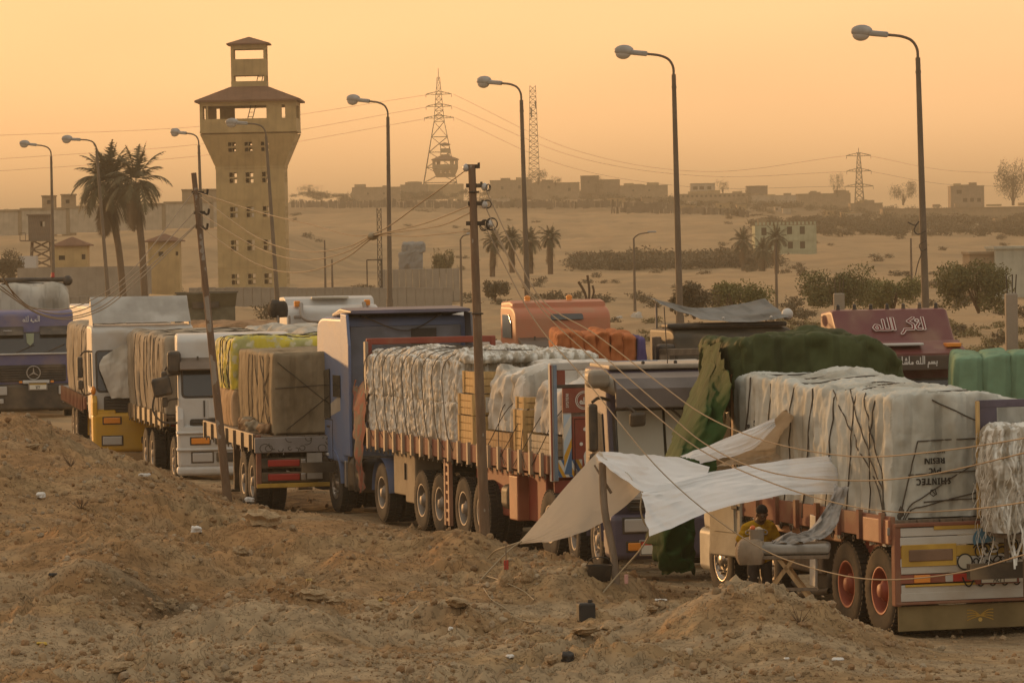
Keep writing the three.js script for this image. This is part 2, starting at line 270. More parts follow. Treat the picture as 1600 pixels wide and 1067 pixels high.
function ridges(x, d) { let s = 0; for (const [ax, ad, bx, bd, h, w] of RIDGES) { const vx = bx - ax, vd = bd - ad, t = Math.min(1, Math.max(0, ((x - ax) * vx + (d - ad) * vd) / (vx * vx + vd * vd))), q = ((x - ax - vx * t) ** 2 + ((d - ad - vd * t) * .6) ** 2) / (w * w); if (q < 9) s += h * Math.exp(-q); } return s - .34 * Math.exp(-(((x + 4.3) / 1.0) ** 2) - (((d - 56.5) / 1.3) ** 2)); }
const FX0 = -15, FX1 = 14, FD0 = 44, FD1 = 106;
function nearH(x, d) {
  let h = Math.max(-.12, smoothH(x, d));
  const m = sst(.06, .3, h), edge = Math.min(1, (x - FX0) / 1.5, (FX1 - x) / 1.5, (FD1 - d) / 3);
  const rg = (f, s) => 1 - Math.abs(n2(x * f + s, d * f * .8 + s));
  const k = .22 + .95 * sst(-.15, .6, n2(x * .28 + 7, d * .2) + .35 * n2(x * .9, d * .6 + 4));
  h += m * (ridges(x + .3 * n2(x * .7, d * .6), d + .4 * n2(x * .6 + 9, d * .5)) + .24 * fbm2(x * .34, d * .2, 2) + .17 * k * (rg(.8, 3) - .6) + .10 * k * (rg(2.1, 9) - .6) + (.025 + .06 * k) * fbm2(x * 4.4, d * 3.4, 3) + .055 * k * Math.max(0, n2(x * 6.5, d * 5) - .1));
  h += (1 - m) * (.018 * fbm2(x * 1.6, d * 1.1, 4) + .012 * Math.max(0, n2(x * 6, d * 5)));
  return h * Math.max(0, edge) - .25 * (1 - Math.max(0, edge));
}
const inNear = (x, d, m = 0) => x > FX0 + m && x < FX1 - m && d > FD0 + m && d < FD1 - m;
const groundH = (x, d) => inNear(x, d, 1.6) ? nearH(x, d) : farH(x, d);
function gridGeo(xs, ds, fn) {
  const nx = xs.length, nd = ds.length, p = new Float32Array(nx * nd * 3), uv = new Float32Array(nx * nd * 2), idx = [];
  for (let j = 0; j < nd; j++) for (let i = 0; i < nx; i++) { const k = j * nx + i; p[k * 3] = xs[i]; p[k * 3 + 1] = fn(xs[i], ds[j]); p[k * 3 + 2] = -ds[j]; uv[k * 2] = xs[i]; uv[k * 2 + 1] = ds[j]; }
  for (let j = 0; j < nd - 1; j++) for (let i = 0; i < nx - 1; i++) { const a = j * nx + i; idx.push(a, a + 1, a + nx + 1, a, a + nx + 1, a + nx); }
  const g = new THREE.BufferGeometry(); g.setAttribute('position', new THREE.BufferAttribute(p, 3)); g.setAttribute('uv', new THREE.BufferAttribute(uv, 2)); g.setIndex(idx); g.computeVertexNormals(); return g;
}
const SAND = [.33, .22, .112], CLAY = [.33, .185, .080], GREY = [.28, .205, .12];
function tintGeo(g, fn) { const p = g.attributes.position, c = new Float32Array(p.count * 3); for (let i = 0; i < p.count; i++) { const r = fn(p.getX(i), -p.getZ(i), p.getY(i)); c.set(r, i * 3); } g.setAttribute('color', new THREE.BufferAttribute(c, 3)); return g; }
{
  const map = mkTex(512, (u, v) => { const a = tS(u, v), b = fB(u * 2 % 1, v * 2 % 1), g = tP(u, v) > .45 ? .12 : 0; const k = .72 + .45 * a + .18 * (b - .5) + g; return [k, k, k]; }, 2.6);
  const near = new THREE.MeshPhysicalMaterial({ side: THREE.DoubleSide, specularIntensity: .25, map, vertexColors: true, roughness: .97, bumpMap: bump.sand, bumpScale: .085 });
  const far = new THREE.MeshPhysicalMaterial({ side: THREE.DoubleSide, specularIntensity: .25, map: map.clone(), vertexColors: true, roughness: .97 }); far.map.repeat.set(1 / 23, 1 / 23);
  const xs = [], ds = []; for (let x = FX0; x <= FX1 + .001; x += .068) xs.push(x); for (let d = FD0; d <= FD1;) { ds.push(d); d += .085 * Math.max(1, d / 60) ** 1.2; }
  const g = gridGeo(xs, ds, nearH);
  tintGeo(g, (x, d, y) => { const tr = sst(.45, .75, 1 - Math.abs(n2(x * .06 + 1.5 * n2(d * .03, 2), d * .33))) * sst(62, 54, d) + sst(.12, .0, y) * .6, dk = Math.exp(-(((x + 4.3) / 1.1) ** 2) - (((d - 56.5) / 1.6) ** 2));
    const c = sst(-.25, .4, fbm2(x * .3 + 5, d * .22, 3) + (x < -1 ? .3 : -.15)), q = sst(.0, .5, fbm2(x * .7 + 15, d * .5, 3)); return mix3(mix3(mix3(SAND, CLAY, c * .75), GREY, q * .45), [.36, .27, .165], Math.min(.85, tr * .9)).map((v) => v * (.96 + .2 * n2(x * 2.4, d * 2) + .13 * n2(x * .8, d * .6)) * (1 - .5 * dk)); });
  tag(mesh('dirt_mound', g, near), null, null, null, 'structure');
  const X = [], D = []; for (let i = -170; i <= 170; i++) X.push(Math.sign(i) * (Math.abs(i) * .55 + Math.pow(Math.abs(i) / 170, 5) * 3400)); for (let d = -60; d < 7000;) { D.push(d); d += d < 130 ? 2 : Math.max(2, d * .009); }
  const b = gridGeo(X, D, (x, d) => farH(x, d) - (inNear(x, d, .4) ? .6 : inNear(x, d, -2.5) ? .12 : 0));
  tintGeo(b, (x, d) => { const s = sst(0, .5, fbm2(x / 25, d / 60, 4)), v = d > 480 ? sst(.1, .5, fbm2(x / 50 + 9, d / 22, 4)) * .5 : 0; return mix3(mix3([.35, .24, .13], [.265, .19, .108], s), [.12, .085, .048], Math.min(.85, v * .55 + .5 * sst(1020, 1150, d) + .18 * sst(40, 110, x) * sst(800, 1000, d))); });
  tag(mesh('desert_ground', b, far), null, null, null, 'structure');
}
// pebbles and clods nobody could count, one object
function rockGeo(seed, det = 1) { const g = mergeVertices(new THREE.IcosahedronGeometry(1, det).deleteAttribute('uv').deleteAttribute('normal')), p = g.attributes.position; for (let i = 0; i < p.count; i++) { const v = V(p.getX(i), p.getY(i), p.getZ(i)), k = 1 + .32 * n3(v.x * 1.1 + seed, v.y * 1.1, v.z * 1.1) + .12 * n3(v.x * 3 + seed, v.y * 3, v.z * 3); p.setXYZ(i, v.x * k, v.y * k * .72, v.z * k * .85); } const f = g.toNonIndexed(); f.computeVertexNormals(); return f; }
{
  const N = 26000, im = new THREE.InstancedMesh(rockGeo(3, 1), std({ color: col([.8, .8, .8]), roughness: .95 }), N), R = rng(99), m = new THREE.Matrix4(), q = new THREE.Quaternion(), e = new THREE.Euler();
  let k = 0;
  while (k < N) {
    const d = 46 + 50 * R() ** 1.6, x = (R() * 2 - 1) * d * .128, sh = smoothH(x, d); if (R() > .25 + .75 * sst(.08, .35, sh) || R() > .3 + .9 * sst(-.2, .5, n2(x * .35 + 40, d * .25))) continue;
    const s = .006 + .055 * R() ** 9 + .0095 * R(); e.set(R() * 6, R() * 6, R() * 6);
    m.compose(V(x, nearH(x, d) + s * .25, -d), q.setFromEuler(e), V(s, s * (.7 + .5 * R()), s)); im.setMatrixAt(k, m);
    const kk = .85 + .45 * R(), c = mix3(SAND, mix3(CLAY, [.40, .33, .23], R() ** 2), R()).map((v) => v * kk); im.setColorAt(k, new THREE.Color().setRGB(...c)); k++;
  }
  im.name = 'gravel'; im.castShadow = im.receiveShadow = true; scene.add(im); tag(im, 'loose pebbles and clods scattered over the dirt mounds', 'gravel', null, 'stuff');
}

function onFar(px, py) { for (let d = 150; d < 1700; d += 3) { const p = P(px, py, d); if (p.y <= farH(p.x, d)) { p.y = farH(p.x, d); return p; } } return P(px, py, 1450); }
// ---------- buildings ----------
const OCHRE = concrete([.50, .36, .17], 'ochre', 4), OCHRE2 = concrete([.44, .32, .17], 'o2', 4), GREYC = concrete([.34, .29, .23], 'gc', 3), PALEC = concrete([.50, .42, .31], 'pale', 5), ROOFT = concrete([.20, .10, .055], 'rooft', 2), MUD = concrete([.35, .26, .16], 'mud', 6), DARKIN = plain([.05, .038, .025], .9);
// a wall in the x-y plane with real openings, centred on x, thickness t towards -z
function wallGeo(w0, w1, h, t, holes) { const s = poly([[-w0 / 2, 0], [w0 / 2, 0], [w1 / 2, h], [-w1 / 2, h]]); holes.forEach((q) => s.holes.push(rectHole(...q))); return new THREE.ExtrudeGeometry(s, { depth: t, bevelEnabled: false }).translate(0, 0, -t); }
const WIN = (cx, cy, o = []) => { for (const [a, b] of [[-.33, -.47], [.03, -.47], [-.33, .06], [.03, .06]]) o.push([cx + a, cy + b, cx + a + .31, cy + b + .40]); return o; };
function hipRoof(w, over, h, top, thick) { // square hip roof with overhang, truncated to a top of that width
  const a = w / 2 + over, b = top / 2, g = new THREE.BufferGeometry(), v = [];
  const q = (p0, p1, p2, p3) => v.push(...p0, ...p1, ...p2, ...p0, ...p2, ...p3), c = [[-1, 1], [1, 1], [1, -1], [-1, -1]];
  for (let i = 0; i < 4; i++) { const [x0, z0] = c[i], [x1, z1] = c[(i + 1) % 4]; q([x0 * a, 0, z0 * a], [x1 * a, 0, z1 * a], [x1 * b, h, z1 * b], [x0 * b, h, z0 * b]); q([x0 * a, -thick, z0 * a], [x1 * a, -thick, z1 * a], [x1 * a, 0, z1 * a], [x0 * a, 0, z0 * a]); }
  q([-b, h, b], [b, h, b], [b, h, -b], [-b, h, -b]); q([-a, -thick, -a], [a, -thick, -a], [a, -thick, a], [-a, -thick, a]);
  g.setAttribute('position', new THREE.Float32BufferAttribute(v, 3)); g.computeVertexNormals(); return g;
}
function watchtower(pos, label, full) {
  const t = thing('watchtower', label, 'watchtower', pos), S = 6.05, T = 8.5, wallM = full ? OCHRE : OCHRE2;
  const cols = [-1.5, -.05, 1.4], four = (w0, w1, y0, h, th, holes, tilt, name) => {
    for (let k = 0; k < 4; k++) { const n = k % 2 ? 2 * th + .006 : 0, g = wallGeo(w0 - n, w1 - n, h, th, holes); if (tilt) g.rotateX(Math.atan((w1 - w0) / 2 / (h * 1))); g.translate(0, y0, w0 / 2); g.rotateY(k * Math.PI / 2); new MB().add(g).build(name, wallM, t); }
  };
  const H0 = full ? 0 : 9.2;
  if (full) { const ws = []; for (const y of [1.9, 4.9, 7.85, 10.9]) cols.forEach((x) => WIN(x, y, ws)); four(S, S, -1, 12.8, .28, ws.map(([a, b, c, d]) => [a, b + 1, c, d + 1]), false, 'wall'); }
  else { new MB().box(12, 5, 8, 0, 7, 0).build('base_block', wallM, t); }
  const ws2 = []; if (full) cols.forEach((x) => WIN(x, 1.9, ws2)); else cols.forEach((x) => WIN(x, 1.9, ws2));
  four(S, T, 11.82, 3.12, .25, ws2, true, 'flared_wall');
  four(T, T, 14.94, 2.8, .25, [[-T / 2 + .75, 1.15, T / 2 - 2.6, 2.3], [T / 2 - 1.25, 1.15, T / 2 - .95, 2.3], [-T / 2 + .28, 1.15, -T / 2 + .6, 2.3]], false, 'gallery_wall');
  new MB().box(T + .08, .14, T + .08, 0, 14.94, 0).build('string_course', wallM, t); if (full) new MB().box(S + .1, .16, S + .1, 0, 11.8, 0).box(S + .06, .1, S + .06, 0, 8.95, 0).box(S + .06, .1, S + .06, 0, 5.95, 0).box(S + .06, .1, S + .06, 0, 2.95, 0).build('string_course', wallM, t);
  new MB().box(T - .6, .25, T - .6, 0, 14.86, 0).build('gallery_floor', wallM, t);
  const rf = new MB().add(hipRoof(T, .42, 1.25, 3.3, .16), M4(0, 17.75, 0)).build('roof', ROOFT, t);
  new MB().box(3.15, .55, 3.15, 0, 19.2, 0).build('upper_parapet', wallM, t);
  for (const x of [-1.45, 1.45]) for (const z of [-1.45, 1.45]) new MB().box(.22, 3.6, .22, x, 20.95, z).build('post', wallM, t);
  for (let k = 0; k < 4; k++) new MB().box(2.68, 1.45, .16, 0, 20.72, 1.45).build('cabin_panel', wallM, t).rotation.y = k * Math.PI / 2;
  for (let k = 0; k < 4; k++) new MB().box(2.68, .42, .16, 0, 22.55, 1.45).build('lintel', wallM, t).rotation.y = k * Math.PI / 2;
  const ld = new MB(); for (const x of [-.22, .22]) ld.bar([x - .4, 15, -.5], [x + 1.1, 20.4, .2], .07); for (let k = 0; k < 14; k++) ld.bar([-.62 + k * .11, 15.2 + k * .39, -.5 + k * .05], [-.18 + k * .11, 15.2 + k * .39, -.5 + k * .05], .05); ld.build('ladder', mk.black, t);
  new MB().add(hipRoof(3.1, .36, .62, .1, .12), M4(0, 22.85, 0)).build('roof', ROOFT, t);
  return t;
}
{ const p = P(397.5, 463, 400); p.y = P(397.5, 262, 400).y - 11.8; const t = watchtower(p, 'tall ochre watchtower with open gallery and tiled hip roofs behind the trucks', true); t.rotation.z = .004; }
{ const p = P(696, 281, 1500); p.y = P(696, 262, 1500).y - 15; watchtower(p, 'small hazy watchtower on the hill crest at the foot of the big pylon', false); }
// T-wall of cast panels
{
  const t = thing('concrete_wall', 'grey concrete panel wall running behind the parked trucks', 'wall');
  for (let i = 0; i < 46; i++) { const px = 60 + i * 14.2, p = P(px, 449 - .0 * i + (px < 300 ? 14 : 0), 330); const g = new MB().rbox(.655, 3.2, .22, 0, -1.6 + .05 * n2(i * 3.1, 2), 0, .03, 0, 0, 0, 1).build('panel', GREYC, t); g.position.copy(p); }
}
{ // higher guard block on the wall with a covered gun post
  const t = thing('guard_post', 'square concrete blast wall enclosure behind the panel wall', 'guard post', P(655, 452, 352));
  for (let i = 0; i < 12; i++) new MB().rbox(.5, 2.6, .2, -2.9 + i * .53, .3, 0, .03, 0, 0, 0, 1).build('panel', GREYC, t);
  new MB().box(6.4, .9, 3, 0, -.6, -1.7).build('base', GREYC, t);
  const s = softBox(1.7, 2.1, 1.6, { cell: .1, r: .12, fold: .3, fq: 1.3, wr: .08, wq: 3, seed: 4, warp: (q) => { q.x += .25 * (q.y > 1.3 ? 1 : 0); } }), c = mesh('tarpaulin', s.geo, cloth([.25, .24, .22], .5)); c.position.copy(P(641, 421, 353)); tag(c, 'grey tarpaulin draped over equipment on top of the guard enclosure', 'tarpaulin');
  const f = thing('lattice_mast', 'short lattice mast with a square gantry beside the guard enclosure', 'mast', P(594, 446, 348)); const b = new MB();
  const lat = (b, x, z, y0, y1, w0, w1, n, r) => { for (let k = 0; k < n; k++) { const a = k / n, c = (k + 1) / n, wa = w0 + (w1 - w0) * a, wc = w0 + (w1 - w0) * c, ya = y0 + (y1 - y0) * a, yc = y0 + (y1 - y0) * c, q = [[-1, -1], [1, -1], [1, 1], [-1, 1]]; for (let i = 0; i < 4; i++) { const A = q[i], B = q[(i + 1) % 4]; b.bar([x + A[0] * wa, ya, z + A[1] * wa], [x + A[0] * wc, yc, z + A[1] * wc], r * 1.4); b.bar([x + A[0] * wa, ya, z + A[1] * wa], [x + B[0] * wc, yc, z + B[1] * wc], r); b.bar([x + B[0] * wa, ya, z + B[1] * wa], [x + A[0] * wc, yc, z + A[1] * wc], r); b.bar([x + A[0] * wa, ya, z + A[1] * wa], [x + B[0] * wa, ya, z + B[1] * wa], r); } } };
  globalThis.__lat = lat; lat(b, 0, 0, -1, 6, .18, .16, 12, .035); b.build('lattice', mk.chassis, f);
  const g2 = new MB(); for (const x of [-1, .1]) g2.bar([x, -1, .4], [x, 2, .4], .1); g2.bar([-1, 2, .4], [.1, 2, .4], .1).build('gantry', mk.chassis, f);
}
const lattice = globalThis.__lat; delete globalThis.__lat;
// far boundary wall with pillars, left
{
  const t = thing('boundary_wall', 'long pale perimeter wall with brown pillars on the slope at left', 'wall');
  for (let i = 0; i < 6; i++) {
    const x0 = -45 + i * 75, a = P(x0, 331 - (x0) * .045, 600), b = P(x0 + 75, 331 - (x0 + 75) * .045, 600);
    const w = new MB().box(b.x - a.x - .5, 3.3, .3, 0, -1.65, 0).build('panel', PALEC, t); w.position.set((a.x + b.x) / 2, (a.y + b.y) / 2, a.z);
    const cp = new MB().box(b.x - a.x, .3, .5, 0, .14, 0).build('coping', MUD, t); cp.position.copy(w.position);
    const p = new MB().box(.5, 3.5, .5, 0, -1.7, 0).build('pillar', MUD, t); p.position.copy(a);
  }
}
function hut(name, label, cat, x0, x1, yt, yb, d, m, o = {}) { // plain masonry block with openings on its front; pixel box of its front face
  const a = P(x0, yb, d), b = P(x1, yb, d), c = P((x0 + x1) / 2, yt, d), w = b.x - a.x, h = c.y - a.y, D = o.depth ?? Math.max(2, w * .6);
  const t = thing(name, label, cat, [(a.x + b.x) / 2, a.y, a.z], 0, o.group), u = d / F, holes = (o.win || []).map(([x, y, ww, hh]) => [(x - (x0 + x1) / 2 - ww / 2) * u, (yb - y - hh / 2) * u, (x - (x0 + x1) / 2 + ww / 2) * u, (yb - y + hh / 2) * u]);
  new MB().add(wallGeo(w, w, h, .25, holes)).build('wall', m, t);
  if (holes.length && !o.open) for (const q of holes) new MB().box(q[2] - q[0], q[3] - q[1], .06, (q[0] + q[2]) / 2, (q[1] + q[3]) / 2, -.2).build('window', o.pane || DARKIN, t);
  new MB().box(w - .02, h - .01, D, 0, h / 2, -D / 2 - .26).build('wall', m, t);
  const base = new MB().box(w - .01, 6, D - .5, 0, -2.99, -D / 2 - .2).build('footing', m, t);
  if (o.hip) new MB().add(hipRoof(w, .3, o.hip * u, .1, .1), M4(0, h, -w / 2)).build('roof', ROOFT, t);
  else if (!o.flat) { new MB().box(w + .2, .18, D + .4, 0, h + .08, -D / 2 - .05).build('parapet', m, t); }
  return t;
}
hut('rooftop_cabin', 'left of the two small cabins standing above the pale perimeter wall', 'cabin', 65, 86, 307, 331, 606, MUD, { depth: 1.2, win: [[76, 316, 6, 6]] });
hut('rooftop_cabin', 'right of the two small cabins standing above the pale perimeter wall', 'cabin', 95, 117, 305, 330, 606, MUD, { depth: 1.2, win: [[105, 315, 6, 6]] });
hut('flat_house', 'low flat building above the perimeter wall just left of the tall watchtower', 'house', 284, 341, 297, 320, 640, MUD, { depth: 5 });
hut('guard_hut', 'small ochre guard hut with a peaked roof by the stilted cabin', 'hut', 85, 136, 383, 420, 395, OCHRE, { hip: 13, win: [[96, 403, 10, 7], [130, 402, 6, 8]] });
hut('guard_hut', 'taller ochre guard hut with peaked roof between palms and tower', 'hut', 232, 281, 376, 462, 372, OCHRE, { hip: 11, win: [[252, 397, 8, 7], [277, 397, 4, 6]] });
hut('compound_wall', 'grey masonry wall in front of the guard hut left of the palms', 'wall', 27, 236, 417, 470, 368, GREYC, { depth: .3, flat: 1 });
{ const t = thing('stilt_cabin', 'dark wooden lookout cabin raised on lattice stilts at far left', 'watch cabin', P(58, 418, 400)), b = new MB(); lattice(b, .25, -1, 0, 2.4, .95, .8, 3, .07); b.build('lattice', mk.oldwood, t); new MB().add(wallGeo(1.95, 1.95, 2.2, .12, [[.1, 1.2, .5, 1.65]])).add(wallGeo(1.95, 1.95, 2.2, .12, [[.1, 1.2, .5, 1.65]]), M4(0, 0, -1.9)).box(.12, 2.2, 1.8, -.92, 1.1, -1).box(.12, 2.2, 1.8, .92, 1.1, -1).box(2.2, .14, 2.3, 0, 2.25, -1).build('cabin', mk.oldwood, t).position.set(.2, 2.45, 0); new MB().box(3, .12, 2.8, 0, 2.4, -1).bar([-1.5, 2.4, .3], [-1.5, 3.1, .3], .06).bar([-1, 2.4, .3], [-1, 3.1, .3], .06).bar([-1.5, 3.1, .3], [-1, 3.1, .3], .06).build('platform', mk.oldwood, t); }
hut('white_shed', 'small pale shed below the stilted cabin at far left', 'shed', 28, 55, 400, 420, 392, plain([.5, .48, .45], .8), { flat: 1 });
// green house and pale building on the right
{
  const gm = concrete([.42, .44, .30], 'green', 4);
  const t = hut('green_house', 'pale green two-storey house with crenellated roof behind the palms', 'house', 1181, 1277, 352, 410, 640, gm, { depth: 8, flat: 1, win: [[1235, 361, 8, 12], [1255, 361, 8, 12], [1195, 362, 8, 12], [1255, 384, 8, 11], [1236, 384, 8, 11], [1228, 402, 5, 5], [1238, 402, 5, 5], [1250, 402, 5, 5], [1258, 402, 5, 5]] });
  const u = 640 / F, w = 96 * u; for (let i = 0; i < 16; i++) new MB().box(.3, .42, .3, -w / 2 + .2 + i * (w - .4) / 15, 58 * u + .2, -.15).build('merlon', gm, t);
  new MB().box(w + .06, .12, .1, 0, 34 * u, .03).box(w + .06, .12, .1, 0, 18 * u, .03).build('string_course', gm, t);
  new MB().box(1.2, 1, 1.2, -3.2, 58 * u + .5, -3).build('roof_tank', MUD, t);
  hut('flat_building', 'pale block building with a light roof edge at the right edge', 'building', 1557, 1660, 388, 470, 320, concrete([.46, .46, .38], 'pb', 4), { depth: 6 });
  hut('brown_shed', 'low brown shed joined to the pale building at right edge', 'shed', 1517, 1556, 397, 440, 321, MUD, { depth: 5 });
}
// the crest of the hill
const CREST = [
  ['flat_house', 'long low mud house on the crest left of the big pylon', 550, 625, 293, 318, 1440, MUD, [[575, 303, 3, 3], [600, 303, 3, 3]]], ['flat_house', 'low mud house on the crest just left of the far watchtower', 626, 669, 289, 314, 1450, MUD, []], ['flat_house', 'wide mud house on the crest below the lattice mast', 766, 832, 282, 312, 1430, MUD, [[785, 294, 4, 5], [812, 293, 4, 5]]], ['flat_house', 'mud house right of the lattice mast on the crest', 832, 906, 286, 314, 1420, MUD, [[858, 293, 4, 4], [890, 297, 4, 5]]],
  ['flat_house', 'dark square house rising above its neighbours on the crest', 908, 936, 275, 302, 1440, concrete([.22, .16, .1], 'dk', 5), [[920, 284, 3, 4]]], ['flat_house', 'low house joined to the dark square house on the crest', 936, 969, 281, 304, 1450, MUD, []], ['flat_house', 'long house between the dark square house and the second tall lamp', 969, 1044, 290, 314, 1440, MUD, [[990, 298, 3, 3], [1015, 298, 3, 3]]],
  ['flat_house', 'white house with lit openings on the crest right of the second tall lamp', 1080, 1118, 287, 306, 1400, PALEC, [[1087, 294, 7, 5], [1097, 294, 7, 5], [1109, 294, 6, 5]]], ['long_house', 'long low building with a row of window openings under the white house', 1062, 1166, 303, 320, 1380, MUD, Array.from({ length: 14 }, (_, i) => [1068 + i * 7.2, 307, 3.5, 3])], ['flat_house', 'grey house with a pale lower storey on the crest', 1168, 1200, 291, 308, 1400, concrete([.24, .19, .14], 'dk2', 5), []],
  ['flat_house', 'pale low house below the grey house on the right crest', 1170, 1245, 306, 334, 1340, PALEC, [[1195, 320, 4, 5]]], ['flat_house', 'low house at the foot of the far right pylon', 1247, 1330, 303, 330, 1380, MUD, []], ['flat_house', 'two-storey concrete house standing alone on the right horizon', 1487, 1539, 291, 324, 1200, concrete([.33, .25, .17], 'cb', 5), [[1500, 300, 8, 6], [1509, 313, 7, 6], [1520, 313, 6, 6], [1531, 313, 6, 6]]], ['long_wall', 'long low mud wall under the two-storey house at right', 1380, 1640, 325, 346, 1100, MUD, []], ['flat_house', 'low mud house left of the palms on the right slope', 1330, 1380, 318, 340, 1250, MUD, []],
];
const RC = rng(909);
for (const [n, l, x0, x1, yt, yb, d, m, win] of CREST) { const t = hut(n, l, n === 'long_wall' ? 'wall' : 'house', x0, x1, yt, yb, d, m, { win, depth: 8, open: false }); if (x1 - x0 > 40) { const u = d / F, w = (x1 - x0) * u, h = (yb - yt) * u; for (let k = 0; k < 4; k++) { const bw = 1 + 3 * RC(), bh = .3 + .8 * RC(); new MB().box(bw, bh, 2, (RC() - .5) * (w - bw), h + bh / 2, -2 - 3 * RC()).build('roof_room', RC() < .5 ? MUD : OCHRE2, t); } } }
for (let i = 0; i < 24; i++) { const x0 = 455 + 1130 * RC(), w = 8 + 24 * RC(), yb = lerpT([[450, 322], [720, 318], [900, 318], [1100, 326], [1300, 338], [1600, 344]], x0) - 4 + 8 * RC(), q = onFar(x0 + w / 2, yb), hh = 5 + 6 * RC(); hut('small_house', 'small hazy mud house in the scattered rows along the hill crest', 'house', x0, x0 + w, yb - hh, yb + 1, -q.z, [MUD, OCHRE2, PALEC][i % 3], { win: RC() < .5 ? [[x0 + w * .3, yb - hh * .6, 3, 3]] : [], depth: 5, group: 'small houses along the hill crest' }); }
// ---------- pylons, mast, power lines ----------
const PYM = plain([.10, .075, .05], .8);
function pylon(label, pxc, yt, yb, d, arms, w0, wmid, ymid) {
  const u = d / F, t = thing('pylon', label, 'pylon', P(pxc, yb, d)), h = (yb - yt) * u, b = new MB(), hm = (yb - ymid) * u, r = .15;
  lattice(b, 0, 0, -2, hm, w0 * u / 2, wmid * u / 2, 5, r); lattice(b, 0, 0, hm, h * .93, wmid * u / 2, 2 * u, 8, r * .8);
  b.bar([0, h * .9, 0], [0, h, 0], .2).build('lattice', PYM, t);
  for (const [y, w] of arms) { const a = new MB(), yy = (yb - y) * u, ww = w * u / 2; for (const s of [-1, 1]) { a.bar([0, yy + 1, .4], [s * ww, yy, 0], .2).bar([0, yy - .2, -.4], [s * ww, yy, 0], .2); for (let k = 1; k < 4; k++) a.bar([s * ww * k / 4, yy, .2], [s * ww * (k + .5) / 4.5, yy + .6, 0], .1); a.bar([s * ww, yy, 0], [s * ww, yy - 1.1, 0], .16); } a.build('crossarm', PYM, t); }
}
pylon('big lattice pylon rising behind the far watchtower on the hill crest', 688, 107, 300, 1530, [[147, 40], [166, 40], [184, 46]], 60, 16, 190);
pylon('distant lattice pylon on the right horizon beside the nearest lamp', 1344, 231, 345, 1500, [[243, 38], [267, 38], [291, 44]], 18, 12, 300);
{ const t = thing('lattice_mast', 'slender straight-sided lattice mast on the crest right of the big pylon', 'mast', P(835, 290, 1480)), b = new MB(), u = 1480 / F; lattice(b, 0, 0, 0, 156 * u, 8.5 * u, 4.5 * u, 18, .12); b.build('lattice', PYM, t); new MB().rbox(.6, 3, .6, -.6, 24, 1, .1).rbox(.5, 2, .5, .8, 27, 1, .1).build('antenna', PYM, t); }
const plLab = ['upper', 'middle', 'lower'];
[[[-40, 213], [340, 195], [668, 148]], [[-40, 251], [340, 222], [668, 167]], [[-40, 270], [340, 240], [668, 185]]].forEach((l, i) => { const m = new MB().tube(l.map(([x, y], k) => P(x, y, 1500 - (2 - k) * 10)), .05, 30, 4).build('power_line', PYM); tag(m, `${plLab[i]} power line running left from the big pylon behind the tower`, 'power line'); });
[[[708, 147], [900, 235], [1100, 268], [1325, 243]], [[708, 166], [900, 245], [1100, 275], [1325, 268]], [[711, 184], [880, 258], [1080, 292], [1323, 291]]].forEach((l, i) => { const m = new MB().tube(l.map(([x, y]) => P(x, y, 1510)), .05, 40, 4).build('power_line', PYM); tag(m, `${plLab[i]} power line sagging between the big pylon and the far right pylon`, 'power line'); });
[[[1362, 244], [1480, 266], [1680, 270]], [[1362, 268], [1480, 288], [1680, 290]]].forEach((l, i) => { const m = new MB().tube(l.map(([x, y]) => P(x, y, 1500)), .045, 30, 4).build('power_line', PYM); tag(m, `${['upper', 'lower'][i]} power line leaving the far right pylon towards the right edge`, 'power line'); });
